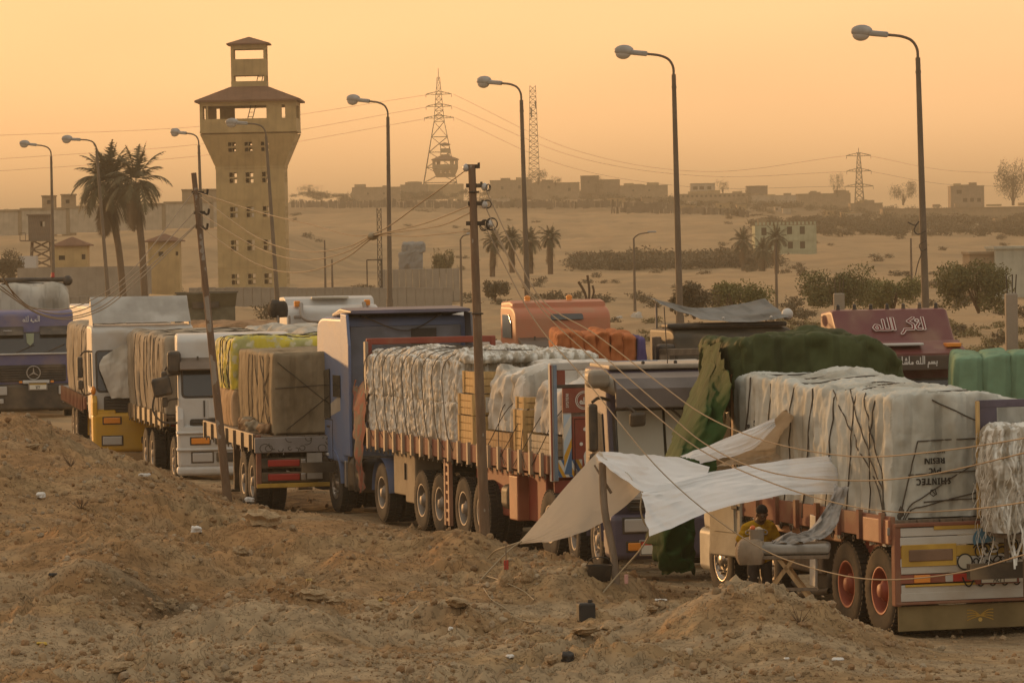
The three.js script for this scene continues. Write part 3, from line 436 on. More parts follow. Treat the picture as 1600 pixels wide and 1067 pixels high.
// ---------- street lamps ----------
{
  const poleM = paint([.10, .085, .07], .45, .75), headM = paint([.36, .37, .37], .3, .5);
  const t = thing('street_lamp', '', 'street lamp', [0, 0, 0], 0, 'street lamps in a line behind the trucks');
  new MB().cyl(.085, .15, 11, 0, 5.5, 0, 0, 0, 0, 14).cyl(.17, .19, 1.6, 0, .8, 0, 0, 0, 0, 14).cyl(.10, .10, .08, 0, 10.5, 0, 0, 0, 0, 14).build('pole', poleM, t);
  new MB().tube([[0, 10.95, 0], [-.02, 11.3, 0], [-.18, 11.58, 0], [-.5, 11.74, 0], [-1.0, 11.82, 0], [-1.3, 11.86, 0]], .05, 30, 8).build('arm', poleM, t);
  const hd = new MB().rbox(.72, .2, .24, -1.36, 11.87, 0, .06, 0, 0, -.12, 3).sph(.34, -1.92, 11.98, 0, 1.12, .66, .66, 18).build('lamp_head', headM, t);
  new MB().sph(.29, -1.95, 11.87, 0, 1.05, .8, .66, 16).build('lamp_glass', mk.lens, hd);
  const L = [[1435, 92, 1447, 480, 155.5, 'nearest and tallest street lamp, at the right above the red cab'], [1053, 118, 1062, 470, 175, 'second tall street lamp, in front of the hillside right of centre'], [814, 158, 824, 470, 205, 'street lamp between the big pylon and the lattice mast'], [606, 184, 609, 480, 231, 'street lamp right of the watchtower with its head against open sky'], [415, 214, 433, 470, 261, 'leaning street lamp standing in front of the watchtower'], [309, 228, 318, 470, 290, 'street lamp rising directly behind the leaning wooden pole at left'], [150, 236, 168, 460, 302, 'leaning street lamp in front of the left palm'], [79, 245, 83, 460, 325, 'street lamp farthest left, beside the stilted cabin']];
  L.forEach(([x0, y0, x1, y1, d, lab], i) => {
    const top = P(x0, y0, d), lo = P(x1, y1, d), lean = (lo.x - top.x) / (top.y - lo.y), s = 10.95, o = i ? dup(t) : t;
    o.position.set(top.x + lean * s, top.y - s, -d); o.rotation.z = Math.atan(lean); o.rotation.y = [0, 0, -.5, -.35, 0, -.6, 0, 0][i]; o.userData.label = lab;
  });
  const w = thing('loose_wire', 'tangle of dark wire wound round the nearest street lamp pole', 'wire', P(1443, 380, 155)), b = new MB();
  const q = (x, y) => { const p = P(x, y, 155.3).sub(P(1443, 380, 155)); return [p.x, p.y, p.z + .25]; };
  b.tube([q(1418, 347), q(1430, 352), q(1436, 345), q(1428, 360), q(1434, 366), q(1446, 361)], .025).tube([q(1447, 376), q(1437, 382), q(1440, 392), q(1448, 388)], .02).tube([q(1440, 395), q(1434, 412), q(1430, 430)], .02).build('wire', mk.darkrope, w);
  const small = (x, yt, yb, d, lab, arm) => { const a = P(x, yb, d), h = P(x, yt, d).y - a.y, o = thing(arm ? 'street_lamp' : 'wooden_post', lab, arm ? 'street lamp' : 'post', a); new MB().cyl(.06, .1, h + 1, 0, h / 2 - .5, 0).build('pole', poleM, o); if (arm) { new MB().tube([[0, h, 0], [arm * .3, h + .22, 0], [arm, h + .35, 0]], .05).build('arm', poleM, o); new MB().rbox(.6, .12, .22, arm * 1.15, h + .38, 0, .05).build('lamp_head', headM, o); } };
  small(992, 372, 462, 285, 'small street lamp in the middle distance left of the second tall lamp', 1.0); small(721, 374, 468, 300, 'small street lamp in the middle distance left of the striped wooden pole', .6);
  small(1214, 380, 465, 260, 'bare dark post in the middle distance before the green house'); small(508, 375, 446, 345, 'bare post right of the watchtower foot'); small(519, 405, 446, 345, 'shorter bare post beside the watchtower post'); small(1425, 372, 440, 300, 'thin post just left of the nearest lamp');
  const bp = (x, yt, yb, w, d, lab) => { const a = P(x, yb, d), u = d / F, o = thing('concrete_post', lab, 'post', a); new MB().rbox(w * u, (yb - yt) * u + 1.5, w * u, 0, (yb - yt) * u / 2 - .75, 0, .05).build('post', GREYC, o); for (const k of [-.3, .1, .35]) new MB().bar([k * w * u, (yb - yt) * u, 0], [k * w * u * 1.3, (yb - yt) * u + .5, 0], .03).build('rebar', mk.chassis, o); };
  bp(1312, 458, 500, 17, 150, 'square concrete post behind the red cab'); bp(1582, 458, 545, 19, 120, 'weathered concrete post with rebar stubs at right edge');
}
// ---------- palms, trees, bushes ----------
const leafM = (c) => std({ color: col(c), roughness: .85 });
const PALML = leafM([.085, .07, .03]), PALMD = leafM([.15, .10, .05]), BARK = concrete([.16, .105, .06], 'bark', 1.5);
function frondGeo(L, droop, seed, b, az, el, ox, oy, oz) {
  const R = rng(seed), pos = []; let p = V(ox, oy, oz), dir = V(Math.cos(az) * Math.cos(el), Math.sin(el), Math.sin(az) * Math.cos(el)); const n = 13, st = L / n, side = V(-Math.sin(az), 0, Math.cos(az));
  for (let i = 0; i < n; i++) {
    const q = p.clone().addScaledVector(dir, st), k = (i + .5) / n, ll = L * .26 * Math.sin(Math.PI * Math.min(1, .12 + k * .9)) + .08;
    pos.push(p.clone().addScaledVector(side, .025), q.clone(), p.clone().addScaledVector(side, -.025));
    if (i > 1) for (const s of [-1, 1]) for (let j = 0; j < 3; j++) { const a = p.clone().lerp(q, j / 3), e = a.clone().addScaledVector(side, s * ll * (.75 + .3 * R())).addScaledVector(dir, ll * .75).add(V(0, -ll * (.15 + .55 * R()), 0)); pos.push(a, a.clone().addScaledVector(dir, st * .42), e); }
    p = q; dir.y -= droop * (.4 + k) / n; dir.normalize();
  }
  const g = new THREE.BufferGeometry(), f = new Float32Array(pos.length * 3); pos.forEach((v, i) => { f[i * 3] = v.x; f[i * 3 + 1] = v.y; f[i * 3 + 2] = v.z; }); g.setAttribute('position', new THREE.BufferAttribute(f, 3)); g.computeVertexNormals(); b.add(g);
}
function palm(label, px, yb, yt, d, lean, seed, n = 46, L = 3.2) {
  const a = P(px, yb, d), h = P(px, yt, d).y - a.y, t = thing('palm_tree', label, 'palm tree', a), R = rng(seed), top = [lean, h, 0];
  const tr = new MB().tube([[0, -1, 0], [lean * .3, h * .4, 0], [lean * .8, h * .8, 0], top], .27, 20, 9), pos = tr.g[0].attributes.position; tr.build('trunk', BARK, t);
  const c = new MB(), dd = new MB(); for (let i = 0; i < n; i++) { const k = i / n; frondGeo(L * (.8 + .35 * R()), 1.0 + 2.4 * k + R() * .5, seed * 100 + i, c, i * 2.399 + R() * .4, 1.35 - 1.75 * k + .2 * R(), top[0], top[1], 0); } c.build('crown', PALML, t);
  for (let i = 0; i < n * .55; i++) frondGeo(L * .85, 1.2, seed * 77 + i, dd, i * 2.1, -1.0 - .4 * R(), top[0], top[1] - .2 - 1.2 * R(), 0); dd.build('dead_fronds', PALMD, t);
}
palm('left and bushier of the two tall palms beside the watchtower', 193, 460, 288, 352, -1.1, 21, 52, 3.6); palm('right of the two tall palms, with sparse raised fronds by the watchtower', 226, 462, 285, 348, -.55, 22, 27, 3.3);
[[769, 416, 380, 420, .2, 31, 'small hazy palm just right of the striped wooden pole'], [800, 410, 375, 430, 0, 32, 'small hazy palm left of the third lamp'], [829, 412, 378, 440, 0, 33, 'small hazy palm hidden partly by the third lamp'], [860, 412, 372, 425, 0, 34, 'small hazy palm standing alone right of the third lamp'], [1162, 420, 378, 560, 0, 35, 'hazy palm left of the green house'], [1214, 425, 374, 520, 0, 36, 'hazy palm directly before the green house'], [1193, 425, 392, 540, 0, 37, 'short hazy palm between the two palms by the green house']].forEach(([x, yb, yt, d, l, s, lab]) => palm(lab, x, yb, yt, d, l, s, 26, 1.5 * d / 420));
function leafCloud(rad, n, size, seed, flat = .8) { // leaf-sized faces through clumps of an uneven crown
  const R = rng(seed), pos = []; const cl = []; for (let i = 0; i < 16; i++) cl.push([(R() - .5) * 1.7, (R() - .38) * flat, (R() - .5) * 1.3, .22 + .38 * R()]);
  for (let i = 0; i < n; i++) { const c = cl[Math.floor(R() ** 1.3 * 16)], u = V(R() - .5, R() - .5, R() - .5).normalize().multiplyScalar(c[3] * (R() ** .4)); const p = V((c[0] + u.x) * rad, (c[1] + u.y * .95) * rad, (c[2] + u.z) * rad); const a = V(R() - .5, R() - .3, R() - .5).normalize().multiplyScalar(size * (.6 + .8 * R())), b = V(R() - .5, R() - .5, R() - .5).normalize().multiplyScalar(size * .45); pos.push(p, p.clone().add(a).add(b), p.clone().add(a).sub(b)); }
  const g = new THREE.BufferGeometry(), f = new Float32Array(pos.length * 3); pos.forEach((v, i) => { f[i * 3] = v.x; f[i * 3 + 1] = v.y; f[i * 3 + 2] = v.z; }); g.setAttribute('position', new THREE.BufferAttribute(f, 3)); g.computeVertexNormals(); return g;
}
const BUSH = [leafM([.13, .12, .04]), leafM([.16, .15, .045]), leafM([.12, .09, .045]), leafM([.19, .15, .06])];
function bush(name, label, cat, px, yb, rp, hp, d, m, seed, n = 2600, trunk) {
  const u = d / F, a = P(px, yb, d); const t = thing(name, label, cat, a), rad = rp * u, k = hp * u / rad;
  new MB().add(leafCloud(rad, Math.round(n * 1.7), Math.max(.12, rad * .055), seed, .75), new THREE.Matrix4().makeScale(1, k, 1).setPosition(0, hp * u * (trunk ? .72 : .38), 0)).build(trunk ? 'crown' : 'foliage', BUSH[m], t);
  const b = new MB(), R = rng(seed + 5); for (let i = 0; i < 7; i++) b.rod([0, -.4, 0], [(R() - .5) * rad, hp * u * (.5 + .4 * R()), (R() - .5) * rad], .05 + rad * .012, .02, 5); if (trunk) b.rod([0, -.5, 0], [0, hp * u * .6, 0], rad * .09, rad * .06, 7); b.build(trunk ? 'trunk' : 'stem', BARK, t);
}
bush('acacia_bush', 'wide green acacia bush left of the square concrete post', 'bush', 1308, 476, 52, 48, 225, 0, 51, 5200); bush('acacia_bush', 'green acacia bush just left of the nearest lamp pole', 'bush', 1396, 476, 48, 42, 235, 1, 52, 5000); bush('acacia_bush', 'large green acacia bush right of the nearest lamp pole', 'bush', 1530, 476, 52, 54, 215, 0, 53, 5600);
bush('acacia_bush', 'greenish bush right of the second tall lamp', 'bush', 1150, 484, 48, 42, 210, 1, 54, 4200); bush('acacia_bush', 'dark bush at the foot of the second tall lamp', 'bush', 1085, 484, 38, 34, 200, 2, 55, 3200); bush('acacia_bush', 'brown bush at the far left edge below the stilted cabin', 'bush', 12, 432, 24, 34, 380, 2, 56, 3000);
bush('acacia_bush', 'yellowish round bush beside the guard enclosure', 'bush', 693, 425, 15, 28, 380, 3, 57, 2000); bush('acacia_bush', 'dry brown bush right of the striped wooden pole', 'bush', 775, 462, 18, 22, 290, 2, 58, 1600); bush('acacia_bush', 'round bush on the sandy slope right of the watchtower', 'bush', 664, 346, 22, 22, 1050, 2, 59, 1400);
bush('crest_tree', 'rounded tree on the crest below the lattice mast', 'tree', 841, 286, 15, 15, 1420, 2, 61, 1500, 1); bush('crest_tree', 'small tree on the crest right of the lattice mast', 'tree', 868, 288, 10, 10, 1420, 2, 62, 900, 1); bush('crest_tree', 'wind-bent tree on the crest left of the far right pylon', 'tree', 1309, 305, 11, 24, 1380, 2, 63, 1200, 1); bush('crest_tree', 'dark spreading tree on the crest left of the nearest lamp', 'tree', 1412, 318, 20, 24, 1300, 2, 64, 1800, 1); bush('crest_tree', 'large hazy tree on the horizon at the right edge', 'tree', 1584, 318, 27, 46, 1150, 2, 65, 2600, 1); bush('crest_tree', 'low scrub tree on the crest right of the watchtower', 'tree', 482, 300, 20, 9, 1400, 2, 66, 900, 1);
bush('crest_tree', 'dark tree beside the dark square house on the crest', 'tree', 932, 298, 12, 18, 1400, 2, 67, 900, 1); bush('crest_tree', 'dark tree beside the white house on the crest', 'tree', 1130, 300, 10, 14, 1390, 2, 68, 900, 1); bush('crest_tree', 'dark tree before the pale low house on the right crest', 'tree', 1160, 330, 16, 24, 1320, 2, 69, 1200, 1); bush('crest_tree', 'dark tree on the slope below the far right pylon', 'tree', 1205, 332, 10, 16, 1300, 2, 70, 900, 1);
// hedge of scrub across the middle distance, and scrub scattered on the ground: one object each, nobody could count them
function scrub(name, label, n, gen, m, seed, flat = .8) { const im = new THREE.InstancedMesh(leafCloud(1, 260, .22, seed, flat), BUSH[m], n), R = rng(seed + 1), mt = new THREE.Matrix4(), q = new THREE.Quaternion(); for (let i = 0; i < n; i++) { const [p, s] = gen(R, i); mt.compose(p, q.setFromEuler(new THREE.Euler(0, R() * 6.28, 0)), V(s * (.8 + .5 * R()), s * (.55 + .4 * R()), s)); im.setMatrixAt(i, mt); } im.name = name; im.castShadow = im.receiveShadow = true; scene.add(im); tag(im, label, 'scrub', null, 'stuff'); }
scrub('scrub_hedge', 'continuous dark hedge of scrub across the sandy middle distance', 150, (R, i) => { const px = 895 + 310 * R(), q = onFar(px, 424 - 14 * R() - (px - 895) * .012); q.y += .5; return [q, -q.z * .0026 * (.7 + .6 * R())]; }, 2, 81);
scrub('scrub_hedge', 'strip of brown scrub below the right hand crest houses', 260, (R) => { const px = 1180 + 440 * R(), q = onFar(px, 346 + 24 * R()); q.y += .4; return [q, -q.z * .0017 * (.6 + .9 * R())]; }, 2, 82);
scrub('desert_scrub', 'small dry scrub dotted over the sandy hillside and flat ground', 420, (R) => { let d, x, k = 0; do { d = 130 * Math.pow(11, R() ** .75); x = (R() * 2 - 1) * d * .13; } while (k++ < 20 && n2(x / (d * .03), d / (d * .12) + Math.log(d) * 4) < .25 || (d > 480 && d < 1050 && x < d * .035 && R() < .8)); return [V(x, farH(x, d) + .1, -d), .25 + .5 * R() + d * .0004]; }, 2, 83);
scrub('desert_scrub', 'dry thorny brush on the ground behind the red and olive cabs', 200, (R) => { const d = 120 + 130 * R(), x = d * (.02 + .1 * R()); return [V(x, farH(x, d) + .05, -d), .25 + .45 * R()]; }, 3, 84);
scrub('crest_scrub', 'uneven line of dark scrub along the hill crest', 420, (R) => { const px = 455 + 1150 * R(), q = onFar(px, lerpT([[450, 305], [720, 302], [900, 304], [1100, 314], [1300, 326], [1600, 336]], px) + 24 * R() * R()); q.y += .4; return [q, 1 + 1.9 * R() * R()]; }, 2, 85);
// reed fences on the hillside
function reedFence(label, list, d, n, h, seed) { const t = thing('reed_fence', label, 'fence'), b = new MB(), R = rng(seed); for (let i = 0; i < n; i++) { const k = (i + R() * .7) / n, px = list[0][0] + (list[list.length - 1][0] - list[0][0]) * k, p = onFar(px, lerpT(list, px)); b.box(.35 + .5 * R(), h * (.6 + .6 * R()), .15, p.x, p.y + h * .25, p.z, 0, 0, (R() - .5) * .3); } tag(b.build('reed_post', mk.oldwood, t), null, null, null, 'stuff'); }
reedFence('long upper reed fence along the hillside below the crest houses', [[455, 324], [700, 325], [950, 324], [1060, 330]], 1180, 190, 2.4, 5); reedFence('lower broken reed fence on the sandy slope right of centre', [[955, 333], [1100, 334], [1170, 338]], 1120, 60, 1.9, 6);
{ const t = thing('dead_tree', 'bare forked dead tree stump behind the orange cab', 'tree', P(918, 472, 150)), b = new MB(); const q = (x, y) => { const p = P(x, y, 150).sub(P(918, 472, 150)); return [p.x, p.y, p.z]; }; b.tube([q(918, 480), q(914, 458), q(904, 440)], .05).tube([q(919, 480), q(921, 455), q(918, 430)], .045).tube([q(921, 478), q(928, 456), q(926, 446)], .04).build('trunk', BARK, t); }
// ---------- truck building ----------
const TH = .285;                                   // all trucks stand parallel, receding to the left
const spot = (pxLeft, d, W, th = TH, y = 0) => [XA(pxLeft, d, y + .6) + W / 2 * Math.cos(th), y, -d - W / 2 * Math.sin(th)];
const wheelCache = {};
function wheel(parent, x, y, z, o = {}) { // axle along x; side -1 shows its face to the left
  const { r = .53, w = .29, side = -1, rimM = mk.steel, dish = .1, lugs = true } = o, g = sub('wheel', parent, [x, y, z], side < 0 ? 0 : Math.PI);
  const key = [r, w, dish, lugs].join();
  const G = wheelCache[key] ??= (() => {
    const rz = M4(0, 0, 0, 0, 0, Math.PI / 2), h = w / 2, t = new MB().lathe([[r * .54, -h * .8], [r * .62, -h], [r * .86, -h * 1.02], [r * .96, -h * .9], [r, -h * .72], [r, h * .72], [r * .96, h * .9], [r * .86, h * 1.02], [r * .62, h], [r * .54, h * .8]], 44, rz);
    if (lugs) for (let i = 0; i < 44; i++) { const a = i / 44 * 6.2832; for (const s of [-1, 1]) t.add(new THREE.BoxGeometry(w * .4, .022, .045), new THREE.Matrix4().makeRotationX(a + s * .035).multiply(M4(s * w * .23, r + .006, 0))); }
    const rim = new MB().lathe([[r * .54, -h * .8], [r * .56, -h * .92], [r * .5, -h * .86], [r * .46, -h * .3], [r * .42, -h * .3 + dish], [r * .28, -h * .3 + dish * .8], [r * .25, -h * .55], [r * .17, -h * .75], [r * .15, -h * 1.0], [.001, -h * 1.04]], 32, rz), nuts = new MB();
    for (let i = 0; i < 10; i++) { const a = i / 10 * 6.2832; rim.add(new THREE.CylinderGeometry(.018, .018, .06, 6), M4(h * .3 - dish + .02, Math.cos(a) * r * .34, Math.sin(a) * r * .34, 0, 0, Math.PI / 2)); }
    const tg = mergeGeometries(t.g), rg = mergeGeometries(rim.g); rg.rotateY(Math.PI); boxUV(tg); boxUV(rg); return [tg, rg];
  })();
  mesh('tyre', G[0], mk.rubber, g); const rm = mesh('rim', G[1], rimM, g); return g;
}
function axle(t, z, W, o = {}) { const { dual = true, r = .53, y = r, rimM, both = true } = o; const sides = both ? [-1, 1] : [-1]; for (const s of sides) { wheel(t, s * (W / 2 - .16), y, z, { side: s, r, rimM, dish: dual ? .16 : -.05 }); if (dual) wheel(t, s * (W / 2 - .16 - .33), y, z, { side: s, r, rimM, lugs: true, dish: .16 }); } new MB().cyl(.09, .09, W - .5, 0, y, z, 0, 0, Math.PI / 2).build('axle', mk.chassis, t); }
function chassis(t, z0, z1, y = .85) { new MB().box(.1, .26, z1 - z0, -.42, y, (z0 + z1) / 2).box(.1, .26, z1 - z0, .42, y, (z0 + z1) / 2).box(.9, .2, .12, 0, y, z0 + .5).box(.9, .2, .12, 0, y, z1 - .5).build('chassis', mk.chassis, t); }
// flat bed from z1 (far) to z0 (near), deck top at y
function bed(t, z0, z1, W, y, o = {}) {
  const { railM = paint([.22, .15, .09], .4), postM = railM, rail = .3, gap = .55, stub = .0, planks = true } = o, L = z0 - z1;
  if (planks) for (let i = 0; i < 8; i++) new MB().rbox(W / 8 - .012, .06, L, -W / 2 + (i + .5) * W / 8, y - .03 + .004 * (i % 2), (z0 + z1) / 2, .01, 0, 0, 0, 1).build('deck_plank', mk.oldwood, t);
  for (const s of [-1, 1]) { new MB().rbox(.07, rail, L, s * (W / 2 + .02), y - rail / 2 + .05, (z0 + z1) / 2, .012, 0, 0, 0, 1).build('side_rail', railM, t);
    for (let z = z0 - .25; z > z1 + .1; z -= gap) new MB().box(.06, rail + .08 + stub, .09, s * (W / 2 + .075), y - rail / 2 + .05 + stub / 2, z).build('stake', postM, t);
    for (let z = z0 - .12; z > z1 + .1; z -= gap * .5) if (s < 0) new MB().tor(.035, .009, -W / 2 - .06, y - rail + .0, z, 0, Math.PI / 2, 0, 10).build('rope_hook', mk.chassis, t); }
  new MB().box(W - .1, .12, .1, 0, y - .13, z0 - .06).box(W - .1, .12, .1, 0, y - .13, z1 + .06).box(.12, .2, L, -.45, y - .2, (z0 + z1) / 2).box(.12, .2, L, .45, y - .2, (z0 + z1) / 2).build('bed_frame', mk.chassis, t);
}
function star(parent, x, y, z, r, m = mk.chrome) { const b = new MB().tor(r, r * .09, x, y, z, 0, 0, 0, 28); for (let k = 0; k < 3; k++) { const a = Math.PI / 2 + k * 2.0944, c = Math.cos(a), s = Math.sin(a); b.ext(poly([[c * r, s * r], [-s * r * .13, c * r * .13], [s * r * .13, -c * r * .13]]), .02, 0, M4(x, y, z)); } b.build('emblem', m, parent); }
// hand-drawn Arabic letters: strokes run right to left from x = 0 on a baseline y = 0, joined letters meet on it
const GL = {
  a0: [.26, [[-.12, 1], [-.12, 0]]], a3: [.3, [[0, 0], [-.18, 0], [-.2, 1]]], l1: [.3, [[-.08, 1.05], [-.08, 0], [-.3, 0]]], l2: [.3, [[0, 0], [-.14, 0], [-.14, .85], [-.14, 0], [-.3, 0]]], l3: [.55, [[0, 0], [-.1, 0], [-.12, 1], [-.14, -.1], [-.3, -.3], [-.5, -.15], [-.5, .1]]],
  h3: [.5, [[0, 0], [-.12, .02], [-.14, .36], [-.32, .4], [-.44, .2], [-.34, 0], [-.12, .02]]], b1: [.3, [[-.06, .32], [-.06, 0], [-.3, 0]], 'd-.12,-.25'], s2: [.66, [[0, 0], [-.08, 0], [-.1, .26], [-.14, 0], [-.28, 0], [-.31, .26], [-.35, 0], [-.48, 0], [-.5, .26], [-.54, 0], [-.66, 0]]],
  sh1: [.7, [[-.06, .3], [-.08, 0], [-.26, 0], [-.28, .26], [-.32, 0], [-.48, 0], [-.5, .26], [-.54, 0], [-.7, 0]], 'd-.26,.55', 'd-.42,.55', 'd-.34,.75'], m3: [.42, [[0, 0], [-.1, 0], [-.14, .2], [-.3, .2], [-.3, 0], [-.12, -.02], [-.36, -.05], [-.38, -.5]]], m1: [.4, [[-.3, 0], [-.1, -.02], [-.06, .18], [-.22, .24], [-.26, 0], [-.4, 0]]], m2: [.36, [[0, 0], [-.1, 0], [-.12, -.18], [-.26, -.18], [-.26, 0], [-.36, 0]]],
  hz: [.32, [[-.1, .42], [-.24, .42], [-.26, .24], [-.12, .22], [-.3, .08]]], dh0: [.36, [[-.12, .5], [-.3, .2], [-.26, 0], [-.04, 0]], 'd-.2,.75'], d3: [.36, [[0, 0], [-.06, 0], [-.16, .5], [-.3, .1], [-.06, 0]]], k1: [.5, [[-.02, 1], [-.38, .7], [-.1, .4], [-.14, 0], [-.5, 0]]], r3: [.3, [[0, 0], [-.16, 0], [-.2, -.14], [-.36, -.36]]], hh2: [.5, [[-.08, .38], [-.4, .28], [-.18, .1], [0, 0], [-.5, 0]]],
  n1: [.3, [[-.06, .3], [-.06, 0], [-.3, 0]], 'd-.1,.55'], q3: [.6, [[0, 0], [-.1, 0], [-.12, .25], [-.28, .25], [-.26, 0], [-.1, 0], [-.3, -.25], [-.55, -.15], [-.58, .12]], 'd-.14,.5', 'd-.28,.5'], z0: [.34, [[-.1, .25], [-.14, -.1], [-.34, -.34]], 'd-.14,.5'], t1: [.3, [[-.06, .3], [-.06, 0], [-.3, 0]], 'd-.04,.55', 'd-.2,.55'],
  '٠': [.3, 'd-.15,.4'], '١': [.3, [[-.12, .9], [-.18, 0]]], '٢': [.45, [[-.08, .9], [-.12, .55], [-.34, .55], [-.38, .9], [-.34, .5], [-.32, 0]]], '٣': [.52, [[-.06, .9], [-.1, .6], [-.22, .62], [-.24, .85], [-.28, .6], [-.4, .62], [-.44, .9], [-.4, .5], [-.38, 0]]], '٤': [.45, [[-.1, .9], [-.36, .72], [-.14, .5], [-.38, .3], [-.3, .05], [-.1, .02]]], '٥': [.45, [[-.2, .65], [-.36, .4], [-.3, .08], [-.12, .08], [-.06, .4], [-.2, .65]]], '٦': [.42, [[-.36, .85], [-.12, .82], [-.1, 0]]], '٧': [.45, [[-.06, .9], [-.22, 0], [-.4, .9]]], '٨': [.45, [[-.06, 0], [-.22, .9], [-.4, 0]]], '٩': [.42, [[-.1, 0], [-.1, .6], [-.16, .88], [-.34, .82], [-.32, .55], [-.1, .6]]],
};
const WORDS = { allah: ['a0', 'l1', 'l2', 'h3'], bism: ['b1', 's2', 'm3'], masha: ['m1', 'a3', 'sh1', 'a3', 'hz'], idhkur: ['a0', 'dh0', 'k1', 'r3'], alhamd: ['a0', 'l1', 'hh2', 'm2', 'd3'], lillah: ['l1', 'l2', 'h3'] };
function arWrite(g, ws, x, y, s, lw, color) { // x: right edge, y: baseline
  g.strokeStyle = g.fillStyle = color; g.lineWidth = lw; g.lineCap = g.lineJoin = 'round';
  for (const w of ws) { for (const c of WORDS[w] || [...w].reverse()) { const q = GL[c]; if (!q) { x -= .3 * s; continue; } for (const e of q.slice(1)) if (typeof e === 'string') { const [a, b] = e.slice(1).split(',').map(Number); g.beginPath(); g.arc(x + a * s, y - b * s, lw * .75, 0, 7); g.fill(); } else { g.beginPath(); e.forEach(([a, b], i) => i ? g.lineTo(x + a * s, y - b * s) : g.moveTo(x + a * s, y - b * s)); g.stroke(); } x -= q[0] * s; } x -= .32 * s; }
  return x;
}
const arWidth = (ws) => ws.reduce((n, w) => n + .32 + (WORDS[w] || [...w]).reduce((m, c) => m + (GL[c]?.[0] ?? .3), 0), -.32);
function script(W, H, ws, color, opt = {}) { return print(W, H, (g) => { const s = Math.min(H * (opt.k ?? .58), W * .94 / arWidth(ws)), x = W / 2 + arWidth(ws) * s / 2, y = H * .66; if (opt.outline) { arWrite(g, ws, x, y, s, s * .2, color); arWrite(g, ws, x, y, s, s * .1, opt.outline); } else arWrite(g, ws, x, y, s, s * (opt.lw ?? .12), color); }); }
function plateMat(txt, red) { return print(256, 96, (g, w, h) => { g.fillStyle = '#d8d2c2'; g.fillRect(0, 0, w, h); g.fillStyle = red || '#b03020'; g.fillRect(0, 0, w, h * .3); const t = [txt.replace(/[^٠-٩]/g, '')], s = Math.min(50, w * .8 / arWidth(t)); arWrite(g, t, w / 2 + arWidth(t) * s / 2, h * .9, s, 6, '#1a1610'); g.strokeStyle = '#333'; g.lineWidth = 4; g.strokeRect(2, 2, w - 4, h - 4); }); }
